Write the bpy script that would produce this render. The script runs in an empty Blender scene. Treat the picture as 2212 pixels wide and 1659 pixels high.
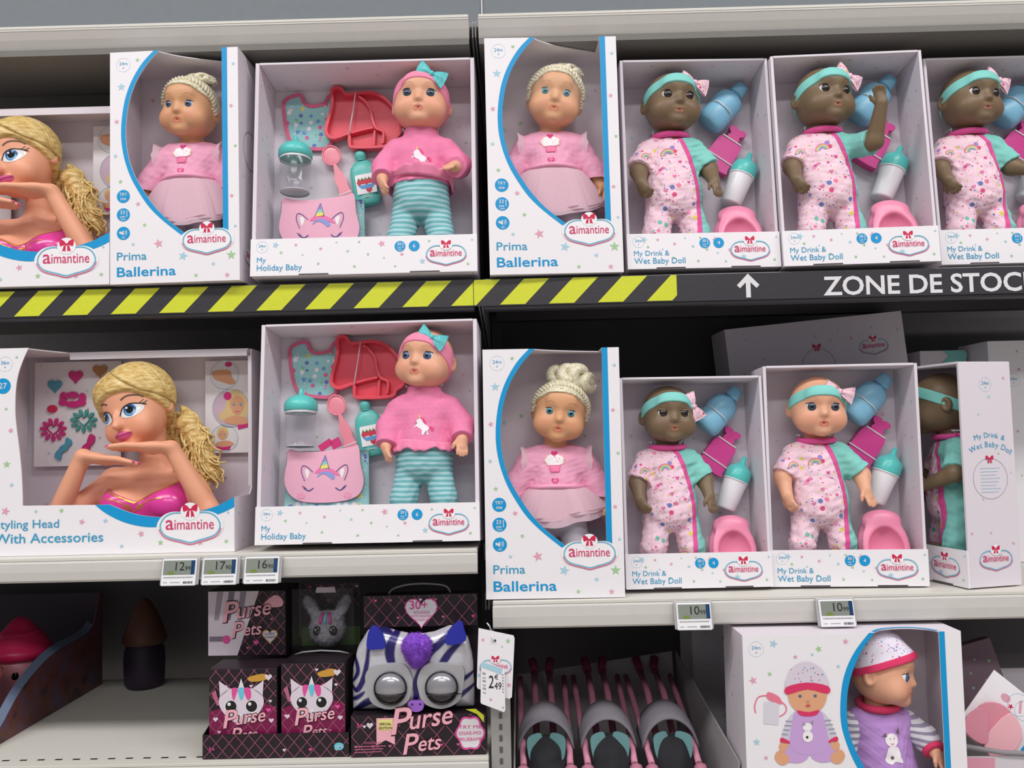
import bpy, bmesh, math, random
import numpy as np
from math import sin, cos, pi, radians
from mathutils import Vector, Matrix
from mathutils.bvhtree import BVHTree

S = bpy.context.scene
COL = S.collection

# ------------------------------------------------------------------ camera
def _camera():
    p, y, r = radians(3.5), radians(-0.6), radians(1.3)
    fwd = np.array([sin(y)*cos(p), cos(y)*cos(p), sin(p)])
    right = np.array([cos(y), -sin(y), 0.0])
    up = np.cross(right, fwd)
    R = right*cos(r) - up*sin(r)
    U = right*sin(r) + up*cos(r)
    cam = bpy.data.cameras.new('camera')
    cam.sensor_width = 36.0
    cam.lens = 1850.0*36.0/2212.0
    cam.clip_start = 0.05
    o = bpy.data.objects.new('camera', cam)
    m = Matrix.Identity(4)
    for i in range(3):
        m[i][0], m[i][1], m[i][2] = R[i], U[i], -fwd[i]
    m[2][3] = 1.45
    o.matrix_world = m
    COL.objects.link(o)
    S.camera = o
_camera()

# ------------------------------------------------------------------ world, lights, exposure
def _lights():
    w = bpy.data.worlds.new('store_air')
    S.world = w
    w.use_nodes = True
    b = w.node_tree.nodes['Background']
    b.inputs[0].default_value = (0.93, 0.95, 1.0, 1)
    b.inputs[1].default_value = AMBIENT
    for (x, y, e) in CEILING_LAMPS:
        d = bpy.data.lights.new('ceiling_lamp', 'AREA')
        d.shape = 'RECTANGLE'; d.size = 3.2; d.size_y = 0.5
        d.energy = e; d.color = (1.0, 0.975, 0.965)
        o = bpy.data.objects.new('ceiling_lamp', d)
        o.location = (x, y, 3.7)
        COL.objects.link(o)
AMBIENT = 0.33
CEILING_LAMPS = [(-1.9, -0.22, 90), (1.9, -0.22, 90), (0.0, -2.5, 95)]
_lights()
vs = S.view_settings
vs.view_transform = 'Standard'
vs.look = 'None'
vs.gamma = 1.0
vs.use_curve_mapping = False
vs.exposure = -0.30

# ------------------------------------------------------------------ materials
def lin(h):
    if isinstance(h, str):
        c = [int(h[i:i+2], 16)/255.0 for i in (0, 2, 4)]
    else:
        c = [v/255.0 for v in h]
    return tuple(v/12.92 if v <= 0.04045 else ((v+0.055)/1.055)**2.4 for v in c) + (1.0,)

MATS = {}
def mat(name, col, rough=0.55, metal=0.0, spec=0.4, grain=0.0, gscale=300.0):
    """plain procedural material; grain > 0 mottles its colour and bumps it a little"""
    if name in MATS:
        return MATS[name]
    m = bpy.data.materials.new(name)
    m.use_nodes = True
    n = m.node_tree.nodes; l = m.node_tree.links
    b = n['Principled BSDF']
    b.inputs['Base Color'].default_value = lin(col)
    b.inputs['Roughness'].default_value = rough
    b.inputs['Metallic'].default_value = metal
    b.inputs['Specular IOR Level'].default_value = spec
    if grain > 0:
        tc = n.new('ShaderNodeTexCoord')
        nz = n.new('ShaderNodeTexNoise'); nz.inputs['Scale'].default_value = gscale
        l.new(tc.outputs['Object'], nz.inputs['Vector'])
        mx = n.new('ShaderNodeMix'); mx.data_type = 'RGBA'
        c = lin(col)
        mx.inputs[6].default_value = tuple(v*(1-grain) for v in c[:3]) + (1,)
        mx.inputs[7].default_value = tuple(min(1, v*(1+grain)) for v in c[:3]) + (1,)
        l.new(nz.outputs[0], mx.inputs[0]); l.new(mx.outputs[2], b.inputs['Base Color'])
        bp = n.new('ShaderNodeBump'); bp.inputs['Strength'].default_value = 0.15
        bp.inputs['Distance'].default_value = 0.001
        l.new(nz.outputs[0], bp.inputs['Height']); l.new(bp.outputs[0], b.inputs['Normal'])
    MATS[name] = m
    return m

def film(name, tint=(255, 255, 255), gloss=0.06, haze=0.0):
    """thin clear plastic"""
    if name in MATS:
        return MATS[name]
    m = bpy.data.materials.new(name); m.use_nodes = True
    n = m.node_tree.nodes; l = m.node_tree.links
    n.clear()
    o = n.new('ShaderNodeOutputMaterial')
    t = n.new('ShaderNodeBsdfTransparent'); t.inputs[0].default_value = lin(tint)
    g = n.new('ShaderNodeBsdfGlossy'); g.inputs['Roughness'].default_value = 0.16
    lw = n.new('ShaderNodeLayerWeight'); lw.inputs[0].default_value = 0.35
    mul = n.new('ShaderNodeMath'); mul.operation = 'MULTIPLY_ADD'
    mul.inputs[1].default_value = 0.10; mul.inputs[2].default_value = gloss
    l.new(lw.outputs['Facing'], mul.inputs[0])
    mx = n.new('ShaderNodeMixShader')
    l.new(mul.outputs[0], mx.inputs[0]); l.new(t.outputs[0], mx.inputs[1]); l.new(g.outputs[0], mx.inputs[2])
    out = mx
    if haze > 0:
        d = n.new('ShaderNodeBsdfDiffuse'); d.inputs[0].default_value = lin(tint)
        m2 = n.new('ShaderNodeMixShader'); m2.inputs[0].default_value = haze
        l.new(mx.outputs[0], m2.inputs[1]); l.new(d.outputs[0], m2.inputs[2]); out = m2
    l.new(out.outputs[0], o.inputs[0])
    MATS[name] = m
    return m

def attr_mat(name, rough=0.45, spec=0.35, grain=0.0):
    """colour comes from the mesh's own 'Col' attribute (the printed or moulded colours of the thing)"""
    if name in MATS:
        return MATS[name]
    m = bpy.data.materials.new(name); m.use_nodes = True
    n = m.node_tree.nodes; l = m.node_tree.links
    b = n['Principled BSDF']
    a = n.new('ShaderNodeAttribute'); a.attribute_name = 'Col'
    l.new(a.outputs['Color'], b.inputs['Base Color'])
    b.inputs['Roughness'].default_value = rough
    b.inputs['Specular IOR Level'].default_value = spec
    if grain > 0:
        tc = n.new('ShaderNodeTexCoord')
        nz = n.new('ShaderNodeTexNoise'); nz.inputs['Scale'].default_value = 900
        l.new(tc.outputs['Object'], nz.inputs['Vector'])
        bp = n.new('ShaderNodeBump'); bp.inputs['Strength'].default_value = grain
        bp.inputs['Distance'].default_value = 0.001
        l.new(nz.outputs[0], bp.inputs['Height']); l.new(bp.outputs[0], b.inputs['Normal'])
    MATS[name] = m
    return m

# ------------------------------------------------------------------ objects
def empty(name, label, cat, M=None, group=None):
    o = bpy.data.objects.new(name, None)
    o.empty_display_size = 0.02
    COL.objects.link(o)
    o['label'] = label; o['category'] = cat
    if group: o['group'] = group
    if M is not None: o.matrix_world = M
    return o

def tag(o, label, cat, group=None):
    o['label'] = label; o['category'] = cat
    if group: o['group'] = group
    return o

def link(name, me, parent=None, M=None, label=None):
    o = bpy.data.objects.new(name, me)
    COL.objects.link(o)
    if parent is not None:
        o.parent = parent
    if M is not None:
        o.matrix_local = M
    if label: o['label'] = label
    return o

def structure(o):
    o['kind'] = 'structure'
    return o

# ------------------------------------------------------------------ text outlines
_txt = {}
def text_data(s, weight=0.0, spacing=1.0):
    k = (s, round(weight, 4), spacing)
    if k not in _txt:
        cu = bpy.data.curves.new('lettering', 'FONT')
        cu.body = s; cu.size = 1.0; cu.offset = weight; cu.resolution_u = 3
        cu.space_character = spacing
        ob = bpy.data.objects.new('lettering', cu)
        me = bpy.data.meshes.new_from_object(ob)
        v = [(p.co.x, p.co.y) for p in me.vertices]
        f = [tuple(p.vertices) for p in me.polygons]
        f = [q if sum(v[q[i]][0]*v[q[(i+1) % len(q)]][1]-v[q[(i+1) % len(q)]][0]*v[q[i]][1] for i in range(len(q))) >= 0 else q[::-1] for q in f]
        xs = [a for a, b in v] or [0]
        _txt[k] = (v, f, min(xs), max(xs))
        bpy.data.objects.remove(ob); bpy.data.curves.remove(cu); bpy.data.meshes.remove(me)
    return _txt[k]

# ------------------------------------------------------------------ mesh builder
class MB:
    def __init__(s):
        s.v = []; s.f = []; s.m = []; s.mats = []; s.smooth = []
    def mi(s, m):
        if m not in s.mats: s.mats.append(m)
        return s.mats.index(m)
    def add(s, vs, fs, m, smooth=False):
        b = len(s.v); i = s.mi(m)
        s.v += [tuple(p) for p in vs]
        for f in fs:
            s.f.append(tuple(b+k for k in f)); s.m.append(i); s.smooth.append(smooth)
        return s
    def box(s, x0, x1, y0, y1, z0, z1, m):
        v = [(x0,y0,z0),(x1,y0,z0),(x1,y1,z0),(x0,y1,z0),(x0,y0,z1),(x1,y0,z1),(x1,y1,z1),(x0,y1,z1)]
        return s.add(v, [(0,3,2,1),(4,5,6,7),(0,1,5,4),(1,2,6,5),(2,3,7,6),(3,0,4,7)], m)
    def sheet(s, pts, y, m, flip=False):
        """flat polygon in x,z at depth y facing -y (pts any winding)"""
        a = sum(pts[i][0]*pts[(i+1) % len(pts)][1]-pts[(i+1) % len(pts)][0]*pts[i][1] for i in range(len(pts)))
        if a < 0: pts = pts[::-1]
        v = [(x, y, z) for x, z in pts]
        return s.add(v, [tuple(range(len(v)))], m)
    def poly(s, pts, y0, y1, m):
        """extruded polygon in x,z from y0 (front) to y1 (back)"""
        a = sum(pts[i][0]*pts[(i+1) % len(pts)][1]-pts[(i+1) % len(pts)][0]*pts[i][1] for i in range(len(pts)))
        if a < 0: pts = pts[::-1]
        n = len(pts)
        v = [(x, y0, z) for x, z in pts] + [(x, y1, z) for x, z in pts]
        f = [tuple(range(n)), tuple(range(2*n-1, n-1, -1))]
        f += [(i, i+n, (i+1) % n+n, (i+1) % n) for i in range(n)]
        return s.add(v, f, m)
    def strip(s, a, b, y, m):
        """band between two polylines of equal length in x,z"""
        v = [(x, y, z) for x, z in a] + [(x, y, z) for x, z in b]
        n = len(a)
        fs = []
        for i in range(n-1):
            q = (i, i+1, n+i+1, n+i)
            p = [v[k] for k in q]
            ar = sum(p[j][0]*p[(j+1) % 4][2]-p[(j+1) % 4][0]*p[j][2] for j in range(4))
            fs.append(q if ar >= 0 else q[::-1])
        return s.add(v, fs, m)
    def line(s, pts, w, y, m, closed=False):
        """flat stroke of width w along a polyline in x,z"""
        n = len(pts); L = []; R = []
        for i in range(n):
            p0 = pts[(i-1) % n] if (closed or i > 0) else pts[i]
            p1 = pts[(i+1) % n] if (closed or i < n-1) else pts[i]
            dx, dz = p1[0]-p0[0], p1[1]-p0[1]; d = math.hypot(dx, dz) or 1
            nx, nz = -dz/d*w/2, dx/d*w/2
            L.append((pts[i][0]+nx, pts[i][1]+nz)); R.append((pts[i][0]-nx, pts[i][1]-nz))
        if closed: L.append(L[0]); R.append(R[0])
        return s.strip(L, R, y, m)
    def text(s, t, x, z, y, size, m, weight=0.0, align='l', width=None, shear=0.0, ang=0.0, spacing=1.0):
        v, f, x0, x1 = text_data(t, weight, spacing)
        sx = size if width is None else width/(x1-x0)
        w = (x1-x0)*sx
        ox = {'l': 0, 'c': -w/2, 'r': -w}[align]
        ca, sa = cos(ang), sin(ang)
        P = []
        for a, b in v:
            u = (a-x0)*sx+ox+b*size*shear; q = b*size
            P.append((x+u*ca-q*sa, y, z+u*sa+q*ca))
        return s.add(P, f, m)
    def tube(s, path, r, m, n=10, caps=True, smooth=True):
        """round tube along a 3-D path, r number or list"""
        P = [Vector(p) for p in path]; k = len(P)
        rr = r if isinstance(r, (list, tuple)) else [r]*k
        v = []; f = []
        t0 = (P[1]-P[0]).normalized()
        up = Vector((0, 0, 1)) if abs(t0.z) < 0.9 else Vector((1, 0, 0))
        a = t0.cross(up).normalized()
        for i in range(k):
            t = ((P[min(i+1, k-1)]-P[max(i-1, 0)])).normalized()
            a = (a - t*a.dot(t)).normalized(); b = t.cross(a)
            for j in range(n):
                q = 2*pi*j/n
                v.append(P[i]+(a*cos(q)+b*sin(q))*rr[i])
        for i in range(k-1):
            for j in range(n):
                f.append((i*n+j, i*n+(j+1) % n, (i+1)*n+(j+1) % n, (i+1)*n+j))
        s.add(v, f, m, smooth)
        if caps:
            s.add([v[j] for j in range(n)], [tuple(range(n-1, -1, -1))], m)
            s.add([v[(k-1)*n+j] for j in range(n)], [tuple(range(n))], m)
        return s
    def lathe(s, prof, m, n=24, M=None, ms=None, sx=1.0, sy=1.0):
        """profile [(r, z)...] revolved about z; ms: material per profile step; sx, sy flatten it"""
        v = []; M = M or Matrix.Identity(4)
        for r, z in prof:
            for j in range(n):
                q = 2*pi*j/n
                v.append(M @ Vector((r*cos(q)*sx, r*sin(q)*sy, z)))
        for i in range(len(prof)-1):
            f = [(i*n+j, i*n+(j+1) % n, (i+1)*n+(j+1) % n, (i+1)*n+j) for j in range(n)]
            used = [v[k] for k in range(i*n, (i+2)*n)]
            s.add(used, [tuple(k-i*n for k in q) for q in f], ms[i] if ms else m, True)
        return s
    def ball(s, c, r, m, n=16, k=10, M=None, ms=None):
        rx, ry, rz = r if isinstance(r, (tuple, list)) else (r, r, r)
        T = Matrix.Translation(Vector(c)) @ (M or Matrix.Identity(4)) @ Matrix.Diagonal((rx, ry, rz, 1))
        prof = [(max(1e-4, sin(pi*i/k)), -cos(pi*i/k)) for i in range(k+1)]
        return s.lathe(prof, m, n, T, ms)
    def star(s, x, z, r, y, m, a=0.0, inner=0.42):
        pts = []
        for i in range(10):
            q = a+pi/2+pi*i/5; rr = r if i % 2 == 0 else r*inner
            pts.append((x+rr*cos(q), z+rr*sin(q)))
        return s.sheet(pts, y, m)
    def disc(s, x, z, r, y, m, n=28, rz=None):
        return s.sheet([(x+r*cos(2*pi*i/n), z+(rz or r)*sin(2*pi*i/n)) for i in range(n)], y, m)
    def ring(s, x, z, r, w, y, m, n=32):
        return s.line([(x+r*cos(2*pi*i/n), z+r*sin(2*pi*i/n)) for i in range(n)], w, y, m, True)
    def heart(s, x, z, r, y, m, ang=0.0):
        pts = []
        for i in range(24):
            t = 2*pi*i/24
            u = 16*sin(t)**3/17*r; q = (13*cos(t)-5*cos(2*t)-2*cos(3*t)-cos(4*t))/17*r
            pts.append((x+u*cos(ang)-q*sin(ang), z+u*sin(ang)+q*cos(ang)))
        return s.sheet(pts, y, m)
    def warp(s, fn, start=0):
        for i in range(start, len(s.v)):
            s.v[i] = tuple(fn(*s.v[i]))
        return s
    def build(s, name, parent=None, M=None, bevel=0.0, weld=True, label=None, subd=0):
        me = bpy.data.meshes.new(name)
        me.from_pydata(s.v, [], s.f)
        for m in s.mats: me.materials.append(m)
        me.polygons.foreach_set('material_index', s.m)
        me.polygons.foreach_set('use_smooth', s.smooth)
        bm = bmesh.new(); bm.from_mesh(me)
        if weld: bmesh.ops.remove_doubles(bm, verts=bm.verts, dist=1e-6)
        big = [f for f in bm.faces if len(f.verts) > 4]
        if big: bmesh.ops.triangulate(bm, faces=big)
        bm.to_mesh(me); bm.free()
        o = link(name, me, parent, M, label)
        if bevel > 0:
            b = o.modifiers.new('bevel', 'BEVEL'); b.width = bevel; b.segments = 2
            b.limit_method = 'ANGLE'; b.angle_limit = radians(40); b.use_clamp_overlap = True
        if subd:
            q = o.modifiers.new('subd', 'SUBSURF'); q.levels = subd; q.render_levels = subd
        return o

def smooth_curve(pts, k=6, closed=False):
    """Catmull-Rom through points (any dimension)"""
    n = len(pts); out = []
    rng = range(n) if closed else range(n-1)
    for i in rng:
        g = (lambda j: pts[j % n]) if closed else (lambda j: pts[min(max(j, 0), n-1)])
        p0, p1, p2, p3 = g(i-1), g(i), g(i+1), g(i+2)
        for j in range(k):
            t = j/k
            out.append(tuple(0.5*(2*b+(c-a)*t+(2*a-5*b+4*c-d)*t*t+(-a+3*b-3*c+d)*t**3) for a, b, c, d in zip(p0, p1, p2, p3)))
    if not closed: out.append(tuple(pts[-1]))
    return out

def frame(x, y, z, yaw=0, lean=0, roll=0, s=1.0):
    return Matrix.Translation((x, y, z)) @ Matrix.Rotation(radians(yaw), 4, 'Z') @ Matrix.Rotation(radians(-lean), 4, 'X') @ Matrix.Rotation(radians(roll), 4, 'Y') @ Matrix.Scale(s, 4)

# shared colours
WHITE = mat('carton_white', 'efebef', 0.5)
INNER = mat('carton_inside', 'e1d9e1', 0.6)
EDGE = mat('carton_edge', 'ece9ea', 0.6)
BLUE = mat('print_blue', '0f97d3', 0.45)
TXTB = mat('print_soft_blue', '3f9fc6', 0.5)
PALEB = mat('print_pale_blue', 'a9cfdf', 0.5)
PINKP = mat('print_rose', 'e0a3b4', 0.5)
REDP = mat('print_crimson', 'cf2450', 0.5)
GREENP = mat('print_sage', 'a3cb98', 0.5)
GREYP = mat('print_grey', '9a979c', 0.5)
BLACKP = mat('print_black', '1b1a1d', 0.5)
STARS = [PINKP, PALEB, GREENP]
# ------------------------------------------------------------------ setting: floor, far ground, gondola
LGREY = mat('painted_metal_light_grey', 'cbc7c2', 0.42, 0, 0.5, 0.03, 60)
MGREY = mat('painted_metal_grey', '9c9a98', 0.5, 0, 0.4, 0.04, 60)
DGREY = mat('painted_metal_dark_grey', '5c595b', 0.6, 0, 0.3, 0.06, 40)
SHELFTOP = mat('shelf_enamel', 'd6d3ca', 0.5, 0, 0.4, 0.03, 80)
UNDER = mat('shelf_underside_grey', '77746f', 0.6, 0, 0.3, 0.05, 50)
HEADER = mat('header_panel_grey', '777d82', 0.6, 0, 0.3, 0.05, 70)
TAPEK = mat('tape_black', '37353a', 0.38, 0, 0.5, 0.08, 200)
TAPEY = mat('tape_yellow', 'd3d935', 0.4, 0, 0.45, 0.06, 200)
LETTERW = mat('lettering_white', 'e2dfe2', 0.5)
FLOOR = mat('floor_vinyl', 'b9b3aa', 0.4, 0, 0.4, 0.06, 8)

m = MB().box(-6, 6, -6, 4, -0.05, 0, FLOOR)
structure(m.build('floor'))
m = MB().box(-6, 6, 1.90, 2.0, 0, 3.4, DGREY)
structure(m.build('wall_back'))

XS = -0.066       # the seam between the two bays
GAP = 0.0125

def rail_profile(yf, zt, zb, back=0.022, tilt=0.0):
    """side section of a shelf's price rail: rounded bullnose top, slightly bowed face, lip below"""
    return [(yf+back, zt+0.0005), (yf+0.006, zt+0.0005), (yf+0.0015, zt-0.001), (yf, zt-0.004), (yf-0.001+tilt*.5, (zt+zb)/2), (yf+tilt, zb+0.004), (yf+0.002+tilt, zb+0.001), (yf+0.006+tilt, zb), (yf+back, zb)]

def extrude_x(mb, prof, x0, x1, m):
    n = len(prof)
    v = [(x0, y, z) for y, z in prof] + [(x1, y, z) for y, z in prof]
    f = [tuple(range(n)), tuple(range(2*n-1, n-1, -1))] + [(i, (i+1) % n, (i+1) % n+n, i+n) for i in range(n)]
    mb.add(v, [q[::-1] for q in f], m)

def shelf(name, label, x0, x1, zt, zb, yf, yb, rail_m, top_m, under_m, lip=True, tilt=0.0):
    e = empty(name, label, 'shelf', Matrix.Translation(((x0+x1)/2, yf, zt)))
    iv = e.matrix_world.inverted()
    def P(mb, nm, **k):
        o = mb.build(nm, e, iv, **k); return o
    b = MB()
    b.box(x0, x1, yf+0.012, yb, zt-0.004, zt, top_m)
    P(b, 'shelf_board', bevel=0.001)
    b = MB()
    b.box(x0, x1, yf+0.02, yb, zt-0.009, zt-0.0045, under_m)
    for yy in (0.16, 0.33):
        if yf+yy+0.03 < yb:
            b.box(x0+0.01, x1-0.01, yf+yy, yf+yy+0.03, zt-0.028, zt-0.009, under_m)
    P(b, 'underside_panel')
    b = MB(); extrude_x(b, rail_profile(yf, zt-0.004, zb, 0.022, tilt), x0, x1, rail_m)
    if lip:   # bright narrow strip between board and price rail, with a dark joint below it
        b.box(x0, x1, yf+0.001, yf+0.012, zt-0.0045, zt+0.0003, top_m)
    P(b, 'price_rail', bevel=0.0006)
    return e, iv

# two bays: uprights, back panels (one free-standing gondola each)
for (nm, lb, xa, xb) in (('shelving_unit', 'grey steel shelving bay behind the boxes at left', -1.40, XS-0.006), ('shelving_unit', 'grey steel shelving bay behind the boxes at right', XS+0.006, 1.30)):
    e = empty(nm, lb, 'shelving', Matrix.Translation(((xa+xb)/2, 1.87, 0)))
    iv = e.matrix_world.inverted()
    b = MB(); b.box(xa, xb, 1.862, 1.882, 0.02, 2.6, DGREY); b.build('back_panel', e, iv)
    xu = xb-0.011 if xb < 0 else xa+0.011
    b = MB(); b.box(xu-0.010, xu+0.010, 1.81, 1.861, 0.02, 2.6, DGREY)
    b.build('upright', e, iv, bevel=0.002)
# brackets that carry the shelves next to the seam: pairs of thin grey blades
def bracket(x, yf, zt, zb, label):
    b = MB()
    b.add([(x-0.0012, yf, zt), (x-0.0012, yf, zt-0.028), (x-0.0012, 1.80, zb-0.03), (x-0.0012, 1.80, zt),
           (x+0.0012, yf, zt), (x+0.0012, yf, zt-0.028), (x+0.0012, 1.80, zb-0.03), (x+0.0012, 1.80, zt)],
          [(0, 1, 2, 3), (7, 6, 5, 4), (0, 4, 5, 1), (1, 5, 6, 2), (2, 6, 7, 3), (3, 7, 4, 0)], MGREY)
    return tag(b.build('shelf_bracket'), label, 'bracket', 'brackets at the seam of the bays')

# top shelves (only their front rails and undersides show)
XL0 = -1.40; XR1 = 1.30
xl1 = XS-0.0085; xr0 = XS+0.0085
ZT = 2.165
sh = {}
for key, x0, x1, side in (('l', XL0, xl1, 'left'), ('r', xr0, XR1, 'right')):
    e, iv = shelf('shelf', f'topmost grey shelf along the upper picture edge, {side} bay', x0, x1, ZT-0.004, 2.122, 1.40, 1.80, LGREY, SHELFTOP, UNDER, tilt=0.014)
    sh['t'+key] = e
    b = MB(); b.box(x0, x1, 1.41, 1.57, 2.1135, 2.124, UNDER); b.build('stiffener', e, iv)
# header panels standing on the top shelves
for x0, x1, lb in ((XL0, -0.0545, 'grey header panel above the topmost shelf, left of the thin white joint'), (-0.0515, XR1, 'grey header panel above the topmost shelf, right of the thin white joint')):
    b = MB(); b.box(x0, x1, 1.455, 1.467, ZT+0.0005, 2.62, HEADER)
    tag(b.build('header_panel'), lb, 'panel', 'header panels')
b = MB(); b.box(-0.0540, -0.0520, 1.452, 1.468, ZT+0.0005, 2.62, LETTERW)
tag(b.build('joint_strip'), 'thin white vertical joint strip between the header panels at the top', 'strip')

# upper shelves with the warning tape
for key, x0, x1, side in (('l', XL0, xl1, 'left'), ('r', xr0, XR1, 'right')):
    lb = 'upper shelf with black and yellow striped front, left bay' if key == 'l' else 'upper shelf with stripes, arrow and stock lettering on its front'
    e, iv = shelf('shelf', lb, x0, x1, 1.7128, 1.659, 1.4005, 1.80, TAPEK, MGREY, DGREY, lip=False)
    sh['u'+key] = e
    T = MB(); zt, zb = 1.709, 1.6655; yf = 1.399 if key == 'l' else 1.3978
    def face(x, z):        # follow the slightly bowed rail face
        return yf-0.0011
    xa, xb = (x0, x1-0.0005) if key == 'l' else (-0.0740, x1)
    T.box(xa, xb, yf, yf+0.0008, zb-0.0005, zt, TAPEK)
    per = 0.0805; wd = 0.0415; sl = 0.0405
    if key == 'l':
        k0 = -0.8365
        xs_ = [k0+i*per for i in range(-7, 11)]
    else:
        xs_ = [k0+i*per for i in range(9, 15)]
    xe = 0.2595
    for xx in xs_:
        q = [(xx, zb+0.0012), (xx+wd, zb+0.0012), (xx+wd+sl, zt-0.0003), (xx+sl, zt-0.0003)]
        # clip to the bay
        lim0, lim1 = (xa, xb) if key == 'l' else (xa, xe)
        def clip(pts, x, keep_less):
            out = []
            for i in range(len(pts)):
                a, c = pts[i], pts[(i+1) % len(pts)]
                ia = (a[0] <= x) == keep_less; ic = (c[0] <= x) == keep_less
                if ia: out.append(a)
                if ia != ic:
                    t = (x-a[0])/(c[0]-a[0]); out.append((x, a[1]+t*(c[1]-a[1])))
            return out
        q = clip(clip(q, lim1, True), lim0, False) if q[0][0] < lim1 else []
        if len(q) >= 3: T.sheet(q, yf-0.0004, TAPEY)
    T.build('warning_tape', e, iv)
    if key == 'r':
        A = MB(); ax, az = 0.3765, 1.6875
        A.sheet([(ax-0.0038, az-0.019), (ax+0.0038, az-0.019), (ax+0.0038, az+0.006), (ax+0.0135, az-0.0035), (ax+0.0185, az+0.0015), (ax, az+0.0205), (ax-0.0185, az+0.0015), (ax-0.0135, az-0.0035), (ax-0.0038, az+0.006)], yf-0.0006, LETTERW)
        A.build('arrow_mark', e, iv, label='white upward arrow')
        A = MB(); A.text('ZONE DE STOCK', 0.499, 1.6695, yf-0.0006, 0.0430, LETTERW, 0.020, width=0.3560)
        A.build('lettering', e, iv, label='white capital lettering')

# middle shelves at different heights
e, iv = shelf('shelf', 'middle shelf of the left bay holding the styling head box', XL0, xl1, 1.277, 1.239, 1.335, 1.80, LGREY, SHELFTOP, UNDER); sh['ml'] = e
e, iv = shelf('shelf', 'middle shelf of the right bay, set lower, with two price displays', xr0+0.006, XR1, 1.194, 1.152, 1.345, 1.80, LGREY, SHELFTOP, UNDER); sh['mr'] = e
# bottom shelves
e, iv = shelf('shelf', 'bottom shelf at left, half empty, with a row of slots near its edge', XL0, xl1+0.012, 0.966, 0.915, 1.325, 1.80, LGREY, SHELFTOP, UNDER)
b = MB()
for i in range(34):
    xx = -1.12+i*0.0275
    b.box(xx, xx+0.011, 1.3495, 1.3535, 0.9655, 0.9664, BLACKP)
o = b.build('slot_row', e, iv); o['kind'] = 'stuff'; o['label'] = 'row of dark slots'
e, iv = shelf('shelf', 'lowest shelf of the right bay under the stroller tray', -0.026, XR1, 0.786, 0.74, 1.27, 1.80, LGREY, SHELFTOP, UNDER)
# slotted grey post at the front of the seam, low down
b = MB()
b.box(-0.058, -0.028, 1.335, 1.36, 0.55, 1.075, MGREY)
for i in range(16):
    b.box(-0.0455, -0.0405, 1.3342, 1.3352, 0.80+i*0.017, 0.809+i*0.017, DGREY)
b.add([(-0.058, 1.335, 1.07), (-0.028, 1.335, 1.07), (-0.03, 1.337, 1.076), (-0.056, 1.337, 1.076)], [(0, 1, 2, 3)], MGREY)
p = b.build('slotted_post', bevel=0.0008); tag(p, 'pale slotted post between the zebra purse pack and the stroller tray', 'post')
for i, (zt, zb) in enumerate(((2.158, 2.105), (1.705, 1.655), (1.268, 1.236), (1.185, 1.15))):
    for dx, sd in ((-0.0025, 'left'), (0.0025, 'right')):
        bracket(XS+dx, (1.42, 1.42, 1.476, 1.476)[i], zt, zb, f'{sd} blade of the shelf bracket pair at the seam, ' + ('under the header panels', 'by the striped tape joint', 'beside the lower unicorn sweater box', 'beside the tag on its hook')[i])

# electronic price labels
CASE = mat('label_case_white', 'e9e8ea', 0.35)
CLEAR = mat('label_frame_grey', 'b5b3b5', 0.2, 0, 0.6)
LCD = mat('lcd_grey_green', '83897f', 0.3)
LCDB = mat('lcd_blue_band', '143a66', 0.3)
DIGIT = mat('lcd_digit', '20262a', 0.4)
LCDG = mat('lcd_green_patch', '74863c', 0.3)
def price_label(x, z, y, big, small, lb, lean=14, dim=1.0):
    M = frame(x, y, z, 0, lean)
    e = empty('price_display', lb, 'price label', M, 'electronic price labels on the rails')
    b = MB(); w = 0.0295
    b.box(-w, w, 0.0035, 0.007, -0.0185, 0.0235, CLEAR); b.build('holder', e, bevel=0.001)
    b = MB(); b.box(-w+0.003, w-0.003, -0.001, 0.0034, -0.02, 0.0205, CASE); b.build('case', e, bevel=0.0012)
    b = MB(); b.box(-w+0.0055, w-0.005, -0.0014, -0.0008, -0.0035, 0.018, LCD)
    b.sheet([(w-0.011, -0.0032), (w-0.0053, -0.0032), (w-0.0053, 0.0178), (w-0.011, 0.0178)], -0.0016, LCDB)
    b.sheet([(-w+0.012, -0.0032), (-w+0.024, -0.0032), (-w+0.020, 0.002), (-w+0.014, 0.001)], -0.0016, LCDG)
    b.build('screen', e)
    b = MB()
    b.text(big, 0.0085, 0.003, -0.0018, 0.018, DIGIT, 0.0, 'r')
    b.text(small, 0.0095, 0.003, -0.0018, 0.009, DIGIT, 0.0, 'l')
    b.build('price_digits', e)
    b = MB()
    rnd = random.Random(int(x*1000))
    xx = -w+0.007
    while xx < w-0.008:
        q = rnd.uniform(0.001, 0.0022); b.sheet([(xx, -0.0085), (xx+q, -0.0085), (xx+q, -0.0065), (xx, -0.0065)], -0.0013, GREYP); xx += q+0.0006
    for xa, xb, hh in ((-w+0.007, -w+0.013, 0.0009), (-0.012, 0.003, 0.001)):
        b.sheet([(xa, -0.0155), (xb, -0.0155), (xb, -0.0155+hh), (xa, -0.0155+hh)], -0.0013, GREYP)
    xx = 0.008
    while xx < w-0.007:
        b.sheet([(xx, -0.017), (xx+0.0007, -0.017), (xx+0.0007, -0.0135), (xx, -0.0135)], -0.0013, BLACKP); xx += rnd.uniform(0.001, 0.0016)
    b.build('small_print', e)
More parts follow.
